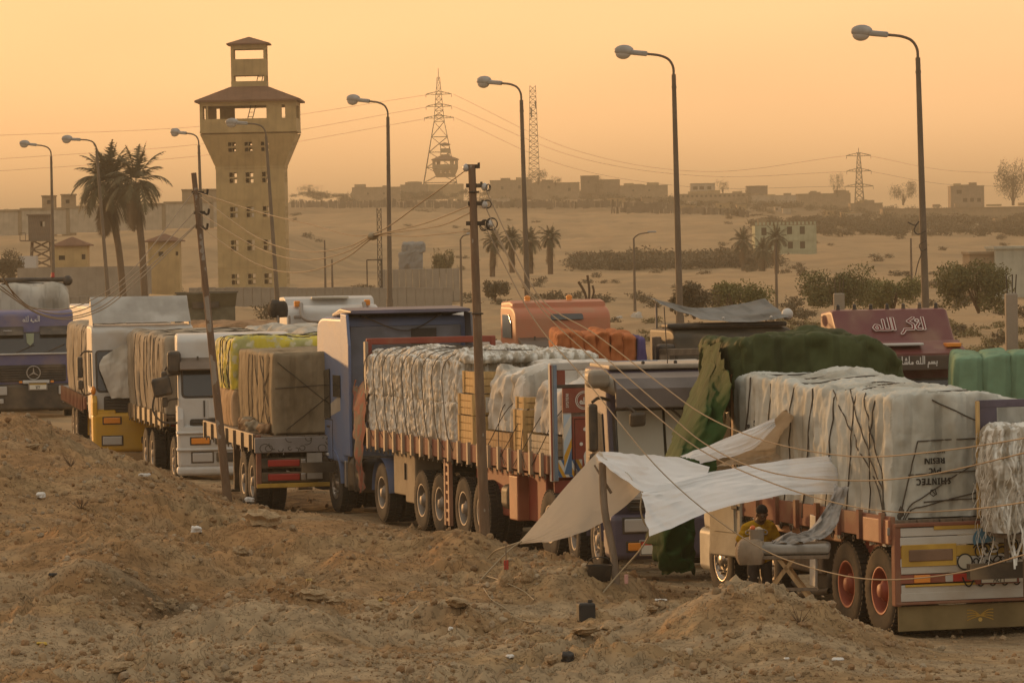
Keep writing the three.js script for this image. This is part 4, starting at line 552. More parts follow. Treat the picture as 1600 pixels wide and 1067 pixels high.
// cab with its front face at z = 0 looking to +z; every piece is a child of the part "cab"
function cab(t, o) {
  const { W = 2.46, H = 3.1, D = 2.1, belt = 1.72, st = 2.6, lean = .2, pm = paint([.5, .5, .5]), lower = pm, z0 = 0, turn = 0, bumperY = [.35, .98], grille = [1.02, 1.5], roofR = .42, visor, glassM = mk.glass, mirror = true, low = .95, wheelZ = -1.35, bumper = true, y0 = 0 } = o;
  const c = sub('cab', t, [0, y0, z0], turn), gh = st - belt, ang = -Math.atan2(lean - .03, gh);
  new MB().prof([[-D, low], [-.04, low], [0, low + .14], [0, belt], [-lean, st], [-lean - .05, H - roofR * .5], [-lean - .06, H, -lean - roofR - .1, H], [-D + .15, H], [-D, H, -D, H - .15]], W, .07).build('cab_shell', pm, c);
  const gw = W - .2, gl = Math.hypot(gh, lean) - .1;
  new MB().ext(rrect(gw + .05, gl + .05, .12), .02, .005, M4(0, (belt + st) / 2, -lean / 2 + .004, ang)).build('window_seal', mk.black, c);
  new MB().ext(rrect(gw - .03, gl - .03, .1), .02, .008, M4(0, (belt + st) / 2, -lean / 2 + .018, ang)).build('windscreen', glassM, c);
  const wp = new MB(); for (const s of [-.55, .35]) wp.bar([s, belt + .06, .03], [s + .62, belt + .32, -.02], .022); wp.build('wiper', mk.black, c);
  for (const s of [-1, 1]) { // door with window, handle, mirror
    const x = s * W / 2, b = new MB().ext(poly([[-1.35, 1.78], [-.34, 1.78], [-.5, st - .1], [-1.35, st - .02]]), .02, .006, M4(x + (s < 0 ? -.004 : .027), 0, 0, 0, -Math.PI / 2)); b.build('side_window', glassM, c);
    new MB().ext(poly([[-1.47, .98], [-.2, .98], [-.2, 1.76], [-1.47, 1.76]]), .012, 0, M4(x + (s < 0 ? .006 : .006), 0, 0, 0, -Math.PI / 2)).build('door_gap', mk.black, c);
    new MB().ext(poly([[-1.45, 1.0], [-.22, 1.0], [-.22, 1.74], [-1.45, 1.74]]), .02, .008, M4(x + (s < 0 ? .003 : .017), 0, 0, 0, -Math.PI / 2)).build('door', pm, c);
    new MB().rbox(.03, .04, .18, x + s * .02, 1.62, -1.2, .01).build('door_handle', mk.black, c);
    if (mirror) { new MB().rbox(.13, .5, .26, x + s * .3, st - .42, -.1, .04).rbox(.13, .22, .24, x + s * .29, st - .84, -.1, .04).build('mirror', mk.black, c); new MB().tube([[x, st - .05, -.22], [x + s * .2, st - .05, -.1], [x + s * .28, st - .15, -.1]], .022, 10).tube([[x, belt + .02, -.2], [x + s * .2, belt - .02, -.1], [x + s * .28, st - .95, -.1]], .022, 10).build('mirror_arm', mk.black, c); }
    new MB().add(new THREE.CylinderGeometry(.64, .64, .34, 20, 1, true, 0, 3.14), M4(x - s * .15, .56, wheelZ, 0, 0, Math.PI / 2)).build('mudguard', lower, c);
    new MB().rbox(.3, .3, .5, x - s * .16, .6, -.46, .04).build('step', lower, c);
  }
  if (grille) { const [a, b] = grille, gm = o.grilleM || mk.black; new MB().ext(rrect(W - .5, b - a, .06), .05, .012, M4(0, (a + b) / 2, -.01)).build('grille', gm, c); const n = Math.round((b - a) / .085), s = new MB(); for (let i = 0; i < n; i++) s.rbox(W - .6, .03, .05, 0, a + .05 + i * (b - a - .06) / n, .045, .01, -.3, 0, 0, 1); s.build('grille_slats', o.slatM || gm, c); }
  if (bumper) { const [a, b] = bumperY; new MB().rbox(W + .06, b - a, .6, 0, (a + b) / 2, -.16, .1, 0, 0, 0, 3).build('bumper', lower, c);
    const zf = .142, lamps = o.lamps || [[.82, .7, .42, .2, 'lens'], [.82, .44, .36, .12, 'amber']];
    for (const s of [-1, 1]) for (const [x, y, w, h, k] of lamps) { new MB().rbox(w + .06, h + .05, .03, s * x, y, zf, .012).build('lamp_recess', mk.black, c); new MB().rbox(w, h, .05, s * x, y, zf + .012, .02).build(k === 'lens' ? 'headlight' : k === 'amber' ? 'indicator' : 'vent', k === 'lens' ? mk.lens : k === 'amber' ? mk.amber : mk.black, c); }
    if (o.plate) { const m = o.plate; new MB().rbox(.56, .24, .02, m.x ?? 0, m.y, zf + .02, .008).build('plate_holder', mk.chrome, c); decal('number_plate', m.mat, .52, .2, c, m.x ?? 0, m.y, zf + .034); }
  }
  if (visor) { new MB().prof([[-lean - .02, st + .12], [.06, st + .02], [.2, st - .12], [.17, st - .15], [-lean + .02, st - .0]], W - .1, .012).build('sun_visor', visor, c); new MB().box(.04, .2, .06, -.8, st + .05, -.1).box(.04, .2, .06, .8, st + .05, -.1).build('visor_bracket', mk.black, c); }
  return c;
}
// a draped or bagged load as a thing of its own, standing on a truck bed
function load(name, label, cat, t, x, y, z, s, m, group) { const q = toW(t, x, y, z), o = thing(name, label, cat, q, t.rotation.y, group); mesh(cat === 'bale' ? 'wrapping' : 'sheet', s.geo, m, o); boxUVi(o.children[0]); return o; }
function boxUVi(me) { let g = me.geometry; if (!g.attributes.uv) { g = clean(g); boxUV(g); me.geometry = g; } }
// ---------- the trucks ----------
const WHITEP = paintU([.50, .48, .44], .35), WHITE2 = paintU([.56, .55, .52], .22), YEL = paintU([.62, .33, .012], .22, .5), PURP = paintU([.10, .10, .22], .3, .5), BLUE = paintU([.12, .18, .33], .2, .5), DBLUE = paint([.035, .038, .10], .3, .5), ORNG = paintU([.44, .14, .065], .3, .5), REDC = paintU([.13, .022, .025], .25, .5), OLIVE = paintU([.045, .038, .025], .22, .6), REDF = paintU([.24, .034, .017], .25, .65), RAILR = paintU([.20, .06, .035], .38, .8), GREENC = paint([.06, .075, .05], .4, .7), CREAM = paint([.46, .44, .36], .3), WHITEF = paintU([.55, .53, .48], .35, .7), YELF = paint([.55, .33, .03], .3, .7), LBLUE = paint([.16, .25, .36], .3, .6);
const CANV = cloth([.30, .25, .175], .35), CANV2 = cloth([.34, .29, .22], .4), GREYT = cloth([.46, .43, .37], .3), WHITET = cloth([.62, .60, .55], .2), GREENT = cloth([.062, .076, .03], .25, .7, 0, .04), GREEN2 = cloth([.16, .27, .175], .2), ORT = cloth([.44, .15, .055], .2, .75), BROWNT = cloth([.32, .2, .11], .3), BROWNL = cloth([.285, .225, .145], .3);
const shredTex = mkTex(512, (u, v) => { const s = fS(u, v), a = fA(u, v), b = fB(u, v); const k = sst(.38, .6, s * .7 + b * .3), d = sst(.60, .75, a); return mix3(mix3([.36, .315, .245], [.70, .68, .62], k), [.38, .32, .24], d * .6); }, 1.3);
const SHRED = std({ map: shredTex, roughness: .8, bumpMap: bump.cloth, bumpScale: .035 });
const yelTex = mkTex(256, (u, v) => { const a = fA(u, v), b = fB(u, v), s = fC(u, v); return mix3(mix3([.62, .50, .05], [.40, .38, .14], sst(.4, .6, a)), s > .6 ? [.12, .2, .14] : [.6, .55, .35], sst(.55, .75, b)); }, 1.2);
const YELT = std({ map: yelTex, roughness: .7, bumpMap: bump.cloth, bumpScale: .03 });
const roofLights = (c, W, y, z, n, m = mk.amber, a = 1) => { for (let i = 0; i < n; i++) new MB().sph(.045, (-.5 + i / (n - 1)) * (W - .5) * a, y, z, 1, 1.1, 1, 8).cyl(.04, .05, .05, (-.5 + i / (n - 1)) * (W - .5) * a, y - .04, z).build('roof_light', m, c); };

// 1 purple cab, far left, facing
{
  const t = thing('truck', 'purple blue truck facing forward at the far left, white script above the windscreen', 'truck', spot(-15, 134, 2.5, .13), .13);
  const c = cab(t, { W: 2.5, H: 3.25, belt: 1.9, st: 2.62, pm: PURP, lower: mk.black, bumperY: [.25, 1.05], grille: [1.12, 1.62], lamps: [[.98, .86, .42, .26, 'lens'], [.98, .55, .2, .14, 'lens']], plate: { mat: plateMat('٧٤٢ ص', '#a08030'), y: .98, x: .15 }, wheelZ: -1.4 });
  star(c, .03, 1.38, .09, .2); new MB().rbox(2.4, .05, .05, 0, 1.95, .06, .02).build('wiper_bar', WHITE2, c);
  new MB().prof([[-.24, 2.78], [.02, 2.64], [.14, 2.52], [-.2, 2.56]], .95, .01, M4(-.72, 0, 0)).prof([[-.24, 2.78], [.02, 2.64], [.14, 2.52], [-.2, 2.56]], .95, .01, M4(.72, 0, 0)).build('sun_visor', mk.black, c);
  decal('script', script(512, 96, ['alhamd', 'lillah'], '#c9c4c0'), 1.5, .28, c, 0, 2.96, -.185, -.1); decal('script', print(256, 64, words('Fleetline', '#c8c0b8', 'bold 30px sans-serif')), .5, .13, c, -.72, 2.66, .095, -.85);
  const pn = new MB().ext(poly([[-.12, .18], [.12, .18], [.1, -.1], [0, -.2], [-.1, -.1]]), .02, .004, M4(-.05, 2.38, -.06, -.2)).build('pennant', plain([.30, .33, .22], .9), c);
  new MB().rbox(.8, .1, .06, .1, .98 + .13, .13, .02).build('plate_board', WHITE2, c); new MB().rbox(.1, .07, .06, -.36, 1.11, .14, .02).rbox(.1, .07, .06, .58, 1.11, .14, .02).build('marker_light', mk.amber, c);
  chassis(t, -1, -9); axle(t, -1.4, 2.5, { dual: false }); axle(t, -6.5, 2.5); axle(t, -7.8, 2.5); bed(t, -2.4, -9.4, 2.5, 1.4, { planks: false });
  const s = softBox(2.4, 2.55, 6.8, { cell: .16, r: .3, fold: .05, sag: .14, seed: 31 }); const L = load('tarped_load', 'dusty grey tarpaulin load rising behind the purple blue cab', 'tarpaulin', t, 0, 1.42, -2.5, s, GREYT);
  ropes('strap', [s.ropeOver(-1.5), s.ropeOver(-3.2), s.ropeOver(-5)], .02, mk.darkrope, L);
  new MB().rod([-1.3, 2.72, -.6], [1.2, 2.72, -.6], .07).sph(.16, 1.2, 2.68, -.6, 1, 1, 1, 10).build('roof_bar', mk.black, L); new MB().cyl(.05, .06, .14, .75, 2.86, -.6).build('beacon', mk.redlamp, L);
}
// 2 white cab with yellow bumper
{
  const W = 2.46, t = thing('truck', 'white truck with yellow bumper and a cloth covering its windscreen', 'truck', spot(146, 107, W, .16), .16);
  const c = cab(t, { W, H: 3.24, D: 2.0, belt: 1.62, st: 2.68, pm: WHITEP, lower: YEL, bumperY: [.22, 1.16], grille: [1.14, 1.56], lamps: [[.8, .98, .4, .14, 'amber'], [.8, .5, .46, .2, 'lens']], wheelZ: -1.3, plate: { mat: plateMat('٣٥١ ب'), y: .76, x: .85 } });
  new MB().ext(rrect(.6, .14, .03), .05, .01, M4(.25, .98, .13)).ext(rrect(.66, .17, .03), .05, .01, M4(.22, .5, .13)).build('vent', mk.black, c); star(c, .05, 1.62, .08, .17);
  for (const s of [-1, 1]) new MB().prof([[-.5, 1.1], [.13, 1.1], [.12, 1.42], [0, 1.58], [-.18, 1.6], [-.5, 1.4]], .12, .03, M4(s * 1.2, 0, 0)).prof([[-.4, 1.1], [.12, 1.1], [.1, 1.2], [-.1, 1.3], [-.4, 1.25]], .5, .03, M4(s * .95, 0, 0)).build('corner_fairing', YEL, c);
  new MB().sph(.06, -1.22, 1.7, -.02, 1, 1.8, 1).build('marker_light', mk.amber, c);
  new MB().add(sheet([[[-.98, 2.5, -.02], [-.5, 2.76, -.06], [.4, 2.76, -.06], [1.1, 2.72, -.06]], [[-1.08, 2.3, .06], [-.3, 2.35, .11], [.5, 2.3, .12], [1.14, 2.3, .06]], [[-.95, 1.85, .12], [-.2, 1.9, .17], [.5, 1.85, .18], [1.16, 1.9, .12]], [[-.8, 1.5, .15], [-.2, 1.52, .17], [.5, 1.56, .17], [1.14, 1.62, .13]]], 40, 30, .03, 2.5, 3)).build('windscreen_cloth', cloth([.52, .48, .41], .2), c);
  // wind deflector
  new MB().prof([[-.4, 3.3], [-.55, 3.32], [-1.25, 3.86], [-1.35, 3.92], [-1.3, 3.8]], 2.36, .02).build('wind_deflector', paint([.36, .36, .34], .3), c);
  for (const s of [-1, 1]) new MB().ext(poly([[-.42, 3.22], [-1.9, 3.2], [-1.35, 3.9]]), .04, .01, M4(s * 1.16 + .02, 0, 0, 0, -Math.PI / 2)).build('deflector_side', WHITEP, c); new MB().rbox(1.0, .05, .05, .1, 3.3, -.32, .02).build('light_bar', mk.chrome, c);
  decal('script', print(256, 64, (g, w, h) => { g.fillStyle = '#2a241c'; g.fillRect(0, 0, w, h); arWrite(g, ['٧٣', 'allah'], 190, 44, 34, 4, '#b5ac98'); }), .42, .1, c, -.1, 1.66, .075);
  chassis(t, -1, -11); axle(t, -1.3, W, { dual: false }); axle(t, -6.9, W); axle(t, -8.2, W); bed(t, -2.3, -11, 2.5, 1.42, { railM: RAILR });
  const s = softBox(2.3, 1.75, 8.4, { cell: .1, r: .16, fold: .06, fq: 3, seed: 8, straps: [-1, -2, -3, -4, -5.5] }); const L = load('tarped_load', 'tan canvas load behind the white cab with the yellow bumper', 'tarpaulin', t, 0, 1.44, -2.4, s, CANV2);
  ropes('strap', [-.5, -1, -1.6, -2.2, -3, -4, -5.2].map((z) => s.ropeOver(z, .1)), .009, mk.darkrope, L);
}
// 3 white cab with three-step bumper
{
  const W = 2.5, t = thing('truck', 'white truck with three-step bumper and dark windscreen behind the leaning wooden pole', 'truck', spot(280, 98, W, .2, -.17), .2);
  const c = cab(t, { W, turn: -.1, H: 3.35, D: 2.0, belt: 1.93, st: 2.72, pm: WHITE2, lower: WHITE2, bumperY: [.42, 1.22], grille: [1.18, 1.5], visor: paint([.09, .07, .06], .4), lamps: [[.78, 1.02, .4, .13, 'amber'], [.74, .66, .44, .2, 'lens']], wheelZ: -1.3, plate: { mat: plateMat('٠٢٣٧٨٥'), y: .9, x: .28 } });
  new MB().ext(rrect(.36, .15, .03), .05, .01, M4(-.28, 1.02, .13)).ext(rrect(.4, .2, .03), .05, .01, M4(-.24, .66, .13)).build('vent', mk.black, c);
  new MB().rbox(W + .1, .2, .64, 0, .36, -.14, .08, 0, 0, 0, 3).rbox(W + .1, .06, .66, 0, .83, -.14, .03).rbox(W + .1, .06, .66, 0, 1.2, -.14, .03).build('bumper_step', WHITE2, c);
  for (const s of [-1, 1]) new MB().prof([[-.5, 1.1], [.13, 1.1], [.12, 1.5], [-.02, 1.78], [-.18, 1.82], [-.5, 1.6]], .14, .04, M4(s * 1.2, 0, 0)).prof([[-.4, 1.1], [.13, 1.1], [.12, 1.32], [-.1, 1.42], [-.4, 1.35]], .5, .03, M4(s * .95, 0, 0)).build('corner_fairing', WHITE2, c);
  new MB().box(.03, .36, .03, -.68, 1.72, .01).build('panel_seam', mk.black, c); new MB().rbox(.55, .42, .05, -.32, 1.72, .0, .03).build('hood_panel', WHITE2, c); decal('sticker', print(128, 64, (g, w, h) => { g.strokeStyle = '#a03020'; g.lineWidth = 6; g.beginPath(); g.moveTo(20, 40); g.quadraticCurveTo(60, 5, 108, 24); g.moveTo(36, 50); g.quadraticCurveTo(80, 20, 108, 44); g.stroke(); }), .34, .2, c, -.3, 1.74, .03);
  new MB().rbox(.3, .5, .3, -1.32, 2.75, -.1, .09, 0, 0, 0, 3).build('mirror', mk.black, c); new MB().rbox(.42, .42, .14, -1.6, 2.22, .05, .12, 0, 0, .2, 3).build('mirror', mk.black, c); new MB().tube([[-1.2, 2.5, -.15], [-1.5, 2.45, 0], [-1.62, 2.35, .05]], .03, 10).build('mirror_arm', mk.black, c); new MB().tube([[-1.75, 2.1, 0], [-1.8, 1.7, 0], [-1.6, 1.45, 0], [-1.2, 1.42, -.1]], .025, 14).build('mirror_arm', mk.black, c);
  const d = new MB().cyl(.2, .2, .03, .02, 1.44, .1, Math.PI / 2, 0, 0, 24).build('round_sign', plain([.36, .52, .36], .8), c); decal('sticker', print(64, 64, words('L', '#27402c', 'bold 44px sans-serif')), .28, .28, c, .02, 1.44, .12);
  new MB().rbox(.28, .6, .12, .12, 2.1, .16, .03).rbox(.3, .5, .2, .3, 1.8, .12, .1).build('hanging_bag', mk.oldwood, c);
  chassis(t, -1, -11.4); axle(t, -1.3, W, { dual: false }); axle(t, -5.2, W); axle(t, -6.5, W); bed(t, -2.3, -11, 2.5, 1.5, { railM: paint([.20, .145, .085], .5), stub: .0, gap: 1.0 });
  const s = softBox(2.5, 1.78, 7.6, { cell: .085, r: .14, fold: .06, fq: 3.4, seed: 14, straps: [-.5, -1.1, -1.8, -2.6, -3.4] }); const L = load('tarped_load', 'tan canvas load with vertical ropes behind the white three-step bumper truck', 'tarpaulin', t, 0, 1.52, -2.4, s, CANV2);
  ropes('strap', [-.3, -.75, -1.1, -1.5, -1.9, -2.4, -3, -3.6, -4.4, -5.4].map((z) => s.ropeOver(z, .12)), .009, mk.darkrope, L);
  const sh = mesh('loose_cover', sheet(px3([[[212, 530, 106], [232, 524, 105], [252, 528, 104]], [[207, 560, 106.2], [228, 556, 104.9], [243, 560, 104]], [[206, 592, 106.4], [226, 590, 104.8], [240, 600, 103.6]], [[206, 603, 106.4], [230, 615, 104.8], [252, 640, 103]]]), 24, 24, .06, 1.6, 4), CANV); tag(sh, 'loose tan canvas flap hanging off the load beside the yellow bumper truck', 'canvas');
}
// 4 brown tarped load, seen from behind
{
  const W = 2.5, t = thing('flatbed_trailer', 'flatbed trailer seen from behind, loaded with brown tarp and yellow sacks', 'trailer', spot(400, 86, W, .2), .2);
  chassis(t, 0, -7.2); axle(t, -.75, W, { r: .55 }); axle(t, -1.95, W, { r: .55 }); for (const s of [-1, 1]) new MB().rbox(.14, 1.0, .14, s * .7, .55, -6.6, .02).rbox(.3, .05, .3, s * .7, .06, -6.6, .01).build('landing_leg', mk.chassis, t);
  bed(t, 0, -7.3, W, 1.45, { railM: paint([.13, .09, .055], .4), stub: -.06, gap: 1.1 });
  new MB().rbox(W + .06, .3, .08, 0, 1.28, .05, .02).build('tail_board', paint([.26, .27, .29], .5), t); decal('ornament', print(512, 64, (g, w, h) => { const R = rng(5); g.strokeStyle = '#4a4238'; g.lineWidth = 3; for (let i = 0; i < 26; i++) { g.beginPath(); g.arc(R() * w, R() * h, 6 + 16 * R(), R() * 6, R() * 6 + 3); g.stroke(); } }), 2.4, .26, t, 0, 1.28, .094);
  for (const y of [.93, .66]) { new MB().rbox(W, .2, .06, 0, y, .03, .02).build('lamp_board', mk.chassis, t); for (const s of [-1, 1]) { new MB().rbox(.62, .13, .05, s * .72, y, .07, .02).build('tail_lamp', mk.redlamp, t); new MB().rbox(.1, .14, .05, s * .34, y, .07, .02).build('reflector', mk.chrome, t); } }
  new MB().rbox(.3, .5, .03, -.12, .86, .07, .01).build('sign_panel', paint([.44, .42, .38], .4), t); new MB().rbox(W, .09, .07, 0, .5, .04, .02).build('bumper_bar', YELF, t); for (const s of [-1, 1]) new MB().rbox(.1, 1.0, .1, s * 1.2, .98, .02, .02).build('corner_post', RAILR, t);
  const s = softBox(2.1, 1.58, 4.7, { cell: .06, r: .06, fold: .035, fq: 2.2, fy: .35, sag: .02, bulge: .02, seed: 44, straps: [-.5, -1.2, -2, -2.8] }); const L = load('tarped_load', 'boxy brown tarpaulin load with ropes, above the tail lamps', 'tarpaulin', t, .17, 1.46, -.12, s, BROWNL);
  ropes('strap', [s.onLeft(-.2, .05, -1.3, 1.5), s.onLeft(-.5, .05, -1.5, 1.5), s.onLeft(-1.6, .05, -.3, 1.5), s.onLeft(-1.8, .05, -2.2, 1.5), s.onLeft(-2.6, .05, -2.5, 1.5), s.onLeft(-3.2, .05, -3, 1.5), s.onRear(-.95, 1.4, .6, .1), s.onRear(.9, 1.4, -.8, .1), s.onRear(-1, .9, 1, 1.0)], .008, mk.darkrope, L);
  const s2 = softBox(2.2, 1.05, 2.4, { cell: .06, r: .12, fold: .06, fq: 4, wr: .03, wq: 9, seed: 61, straps: [-.4, -.9, -1.5, -2.1] }); const L2 = load('sack_load', 'yellow printed sacks roped in front of the brown tarpaulin', 'sacks', t, .1, 2.2, -4.85, s2, YELT);
  ropes('strap', [-.3, -.7, -1.1, -1.6, -2.1, -2.6].map((z) => s2.ropeOver(z, .06)), .012, mk.darkrope, L2);
  const s3 = softBox(2.2, .74, 2.4, { cell: .07, r: .1, fold: .05, fq: 4, seed: 66 }); load('sack_load', 'orange and white sacks beneath the yellow printed sacks', 'sacks', t, .1, 1.46, -4.85, s3, cloth([.5, .34, .2], .3));
  for (let k = 0; k < 5; k++) { const q = toW(t, -1.0, 1.5, -.3 - k * .8), o = thing('bag', `bundle of rags lashed at the ${['rear corner', 'second stake', 'middle', 'fourth stake', 'front end'][k]} of the brown load's side rail`, 'bundle', q, t.rotation.y + k); mesh('sheet', softBox(.2 + .04 * (k % 3), .2, .26, { cell: .03, r: .05, fold: .09, fq: 6, fy: 5, wr: .03, wq: 16, wy: 1, rd: .8, seed: k }).geo, k % 2 ? CANV : BROWNT, o); boxUVi(o.children[0]); }
}
// 5 blue tractor with the long red-railed trailer
let T5;
{
  const W = 2.5, th = TH, t = T5 = thing('truck', 'long truck with blue cab and red-railed trailer, seen from behind', 'truck', spot(862, 72, W, th), th);
  const c = cab(t, { W: 2.5, H: 3.72, D: 2.3, belt: 1.75, st: 2.75, lean: .25, roofR: .6, pm: BLUE, lower: BLUE, z0: -15.9, turn: Math.PI, bumperY: [.35, .95], wheelZ: -1.45 });
  // rear of the cab: recessed grey wall, roof fairing lip, side fairings
  new MB().rbox(2.2, 2.5, .05, 0, 2.3, -2.33, .03).build('rear_wall', paint([.15, .185, .25], .25), c);
  new MB().prof([[-1.3, 3.7], [-1.25, 3.78], [-1.9, 3.9], [-2.75, 3.86], [-2.78, 3.8], [-2.0, 3.76]], 2.36, .04).build('roof_fairing', DBLUE, c);
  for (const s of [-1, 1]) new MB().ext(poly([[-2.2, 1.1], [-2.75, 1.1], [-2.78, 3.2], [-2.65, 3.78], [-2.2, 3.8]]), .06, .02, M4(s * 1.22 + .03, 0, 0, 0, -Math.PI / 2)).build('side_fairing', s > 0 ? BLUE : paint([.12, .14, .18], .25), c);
  new MB().rbox(.5, .38, .03, -.35, 3.3, -2.37, .02).build('rear_hatch', mk.black, c); new MB().tube([[.9, 3.75, -2.4], [0, 3.45, -2.45], [-.7, 3.75, -2.4]], .012, 14).build('cable', mk.black, c);
  new MB().ext(poly([[-2.1, 1.95], [-.1, 1.62], [-.1, 1.75], [-2.1, 2.25]]), .012, 0, M4(1.252, 0, 0, 0, -Math.PI / 2)).build('side_stripe', paint([.45, .42, .36], .3), c);
  new MB().rbox(.05, .06, .8, 1.27, 1.08, -.8, .02).build('trim_strip', WHITE2, c); new MB().ext(poly([[-2.15, 2.2], [-1.6, 2.2], [-1.6, 2.62], [-2.15, 2.62]]), .02, .005, M4(1.272, 0, 0, 0, -Math.PI / 2)).build('side_window', mk.glass, c);
  chassis(t, -9, -15.6); axle(t, -14.4, W, { dual: false, rimM: mk.chrome }); axle(t, -10.9, W, { rimM: mk.steel });
  for (const s of [-1, 1]) { new MB().rbox(.62, .62, 1.3, s * .95, .78, -12.75, .14, 0, 0, 0, 3).build('fuel_tank', mk.black, t); for (const z of [-12.3, -12.75, -13.2]) new MB().rbox(.65, .65, .05, s * .95, .78, z, .14).build('tank_strap', mk.chassis, t); new MB().add(new THREE.CylinderGeometry(.62, .62, .5, 20, 1, true, 0, 3.14), M4(s * 1.0, .55, -10.9, 0, 0, Math.PI / 2)).build('mudguard', BLUE, t); new MB().rbox(.08, .5, .1, s * 1.2, .75, -13.6, .02).build('step', mk.chrome, t); }
  // trailer
  bed(t, 0, -11.9, W, 1.62, { railM: RAILR, rail: .3, gap: .62, postM: paint([.34, .27, .2], .5) }); chassis(t, -.3, -11, 1.2);
  axle(t, -6.9, W); axle(t, -8.1, W); axle(t, -4.2, W); axle(t, -5.35, W); axle(t, -.2, W, { r: .55 });
  new MB().rbox(.5, .85, 1.4, -.95, .98, -9.4, .03).build('tool_box', paint([.30, .25, .17], .5, .8), t); new MB().rbox(.5, 1.0, .7, -.96, .94, -8.9, .03).build('tool_box', paint([.27, .22, .15], .5, .8, 0, 'b'), t); new MB().rbox(.03, .3, .05, -1.23, 1.0, -9.2, .01).build('latch', mk.black, t);
  for (const z of [-6.25]) { const b = new MB(); b.bar([-1.27, .2, z], [-1.27, 1.35, z], .07).bar([-1.27, .2, z + .25], [-1.27, 1.35, z + .25], .07); for (let k = 0; k < 7; k++) b.bar([-1.27, .3 + k * .16, z], [-1.27, .3 + k * .16, z + .25], .05); b.build('side_ladder', paint([.42, .2, .13], .4), t); }
  new MB().rbox(2.2, .8, 4.2, .1, .9, -3.2, .03).build('under_panel', REDF, t); new MB().rbox(.5, .75, .5, -.95, .87, -2.35, .03).build('hanging_box', paint([.32, .09, .04], .25), t); new MB().rbox(.35, .42, .5, -1.0, .85, -3.0, .12).build('air_tank', mk.black, t);
  new MB().rbox(.36, .6, .03, -1.05, .45, .1, .02).rbox(.36, .6, .03, -.55, .45, .1, .02).build('mud_flap', mk.rubber, t);
  // painted gantry at the tail
  const post = (x) => { new MB().rbox(.12, 1.9, .12, x, 2.2, .02, .02).build('gantry_post', WHITEF, t); new MB().rbox(.06, 1.86, .02, x + .02, 2.2, .09, .008).build('post_stripe', LBLUE, t); new MB().rbox(.03, 1.86, .02, x - .05, 2.2, .09, .008).build('post_stripe', REDF, t); };
  post(-1.2); post(1.2); new MB().rbox(2.5, .13, .1, 0, 3.1, .03, .02).build('top_bar', WHITEF, t); new MB().rbox(.85, .135, .11, .15, 3.1, .035, .02).build('bar_stripe', LBLUE, t);
  for (const x of [-1.08, -.3, .3, 1.05]) new MB().rbox(.16, .24, .08, x, 2.92, .03, .01).build('strut', REDF, t); new MB().rbox(2.4, .06, .09, 0, 2.78, .03, .01).build('mid_bar', mk.black, t);
  new MB().rbox(.66, .4, .05, -.72, 2.55, .05, .01).build('emblem_panel', REDF, t); new MB().rbox(.55, .98, .05, -.62, 1.8, .05, .01).build('script_panel', REDF, t); new MB().rbox(.14, 1.0, .05, -.98, 1.85, .05, .01).build('stripe_panel', WHITEF, t); new MB().rbox(1.5, 1.2, .05, .46, 1.9, .045, .01).build('panel', REDF, t);
  decal('emblem', print(256, 160, (g, w, h) => { g.strokeStyle = '#d9d0c0'; g.fillStyle = '#d9d0c0'; g.lineWidth = 6; g.beginPath(); g.arc(w * .55, h / 2, 58, 0, 7); g.stroke(); g.lineWidth = 4; g.beginPath(); g.arc(w * .55, h / 2, 48, 0, 7); g.stroke(); arWrite(g, ['allah'], w * .55 + 30, h / 2 + 22, 46, 8, '#d9d0c0'); g.fillStyle = '#d9d0c0'; g.textAlign = 'center'; g.textBaseline = 'middle'; g.save(); g.translate(26, h / 2); g.rotate(-Math.PI / 2); g.font = 'bold 26px sans-serif'; g.fillText('SYSTEM', 0, 0); g.restore(); g.save(); g.translate(w - 14, h / 2); g.rotate(-Math.PI / 2); g.fillText('SERVICE', 0, 0); g.restore(); }), .64, .39, t, -.72, 2.55, .08);
  decal('calligraphy', print(160, 288, (g, w, h) => { g.strokeStyle = '#ddd6c8'; g.lineCap = 'round'; g.lineWidth = 13; g.beginPath(); g.moveTo(120, 40); g.bezierCurveTo(150, 90, 110, 130, 70, 120); g.moveTo(118, 110); g.bezierCurveTo(130, 150, 60, 150, 58, 190); g.bezierCurveTo(62, 230, 60, 262, 100, 262); g.bezierCurveTo(128, 258, 124, 235, 112, 228); g.stroke(); g.fillStyle = '#ddd6c8'; for (const [x, y] of [[70, 48], [92, 36], [40, 130], [60, 58]]) { g.beginPath(); g.arc(x, y, 9, 0, 7); g.fill(); } g.lineWidth = 3; g.strokeStyle = '#3a1008'; g.strokeRect(8, 8, w - 16, h - 16); }), .53, .95, t, -.62, 1.8, .08);
  decal('arrow_stripe', print(96, 256, (g, w, h) => { g.fillStyle = '#b9c6cf'; g.fillRect(0, 0, w, h); g.fillStyle = '#4b6c8f'; g.beginPath(); g.moveTo(0, h); g.lineTo(w, h * .55); g.lineTo(w, h); g.fill(); g.fillStyle = '#d29a28'; g.beginPath(); g.moveTo(0, h * .7); g.lineTo(w, h * .4); g.lineTo(w, h * .55); g.lineTo(0, h * .9); g.fill(); g.fillStyle = '#d8d2c4'; g.beginPath(); g.moveTo(0, 60); g.lineTo(w, 0); g.lineTo(w, 40); g.lineTo(0, 120); g.fill(); }), .13, .96, t, -.98, 1.85, .08);
  new MB().rbox(2.5, .3, .06, 0, 1.45, .04, .02).build('tail_board', REDF, t); decal('diagonal_stripes', print(256, 96, (g, w, h) => { const c = ['#d29a28', '#d8d2c4', '#4b6c8f']; for (let i = -2; i < 9; i++) { g.fillStyle = c[(i + 3) % 3]; g.beginPath(); g.moveTo(i * 32, 0); g.lineTo(i * 32 + 32, 0); g.lineTo(i * 32 + 112, h); g.lineTo(i * 32 + 80, h); g.fill(); } }), .48, .28, t, -.98, 1.46, .075);
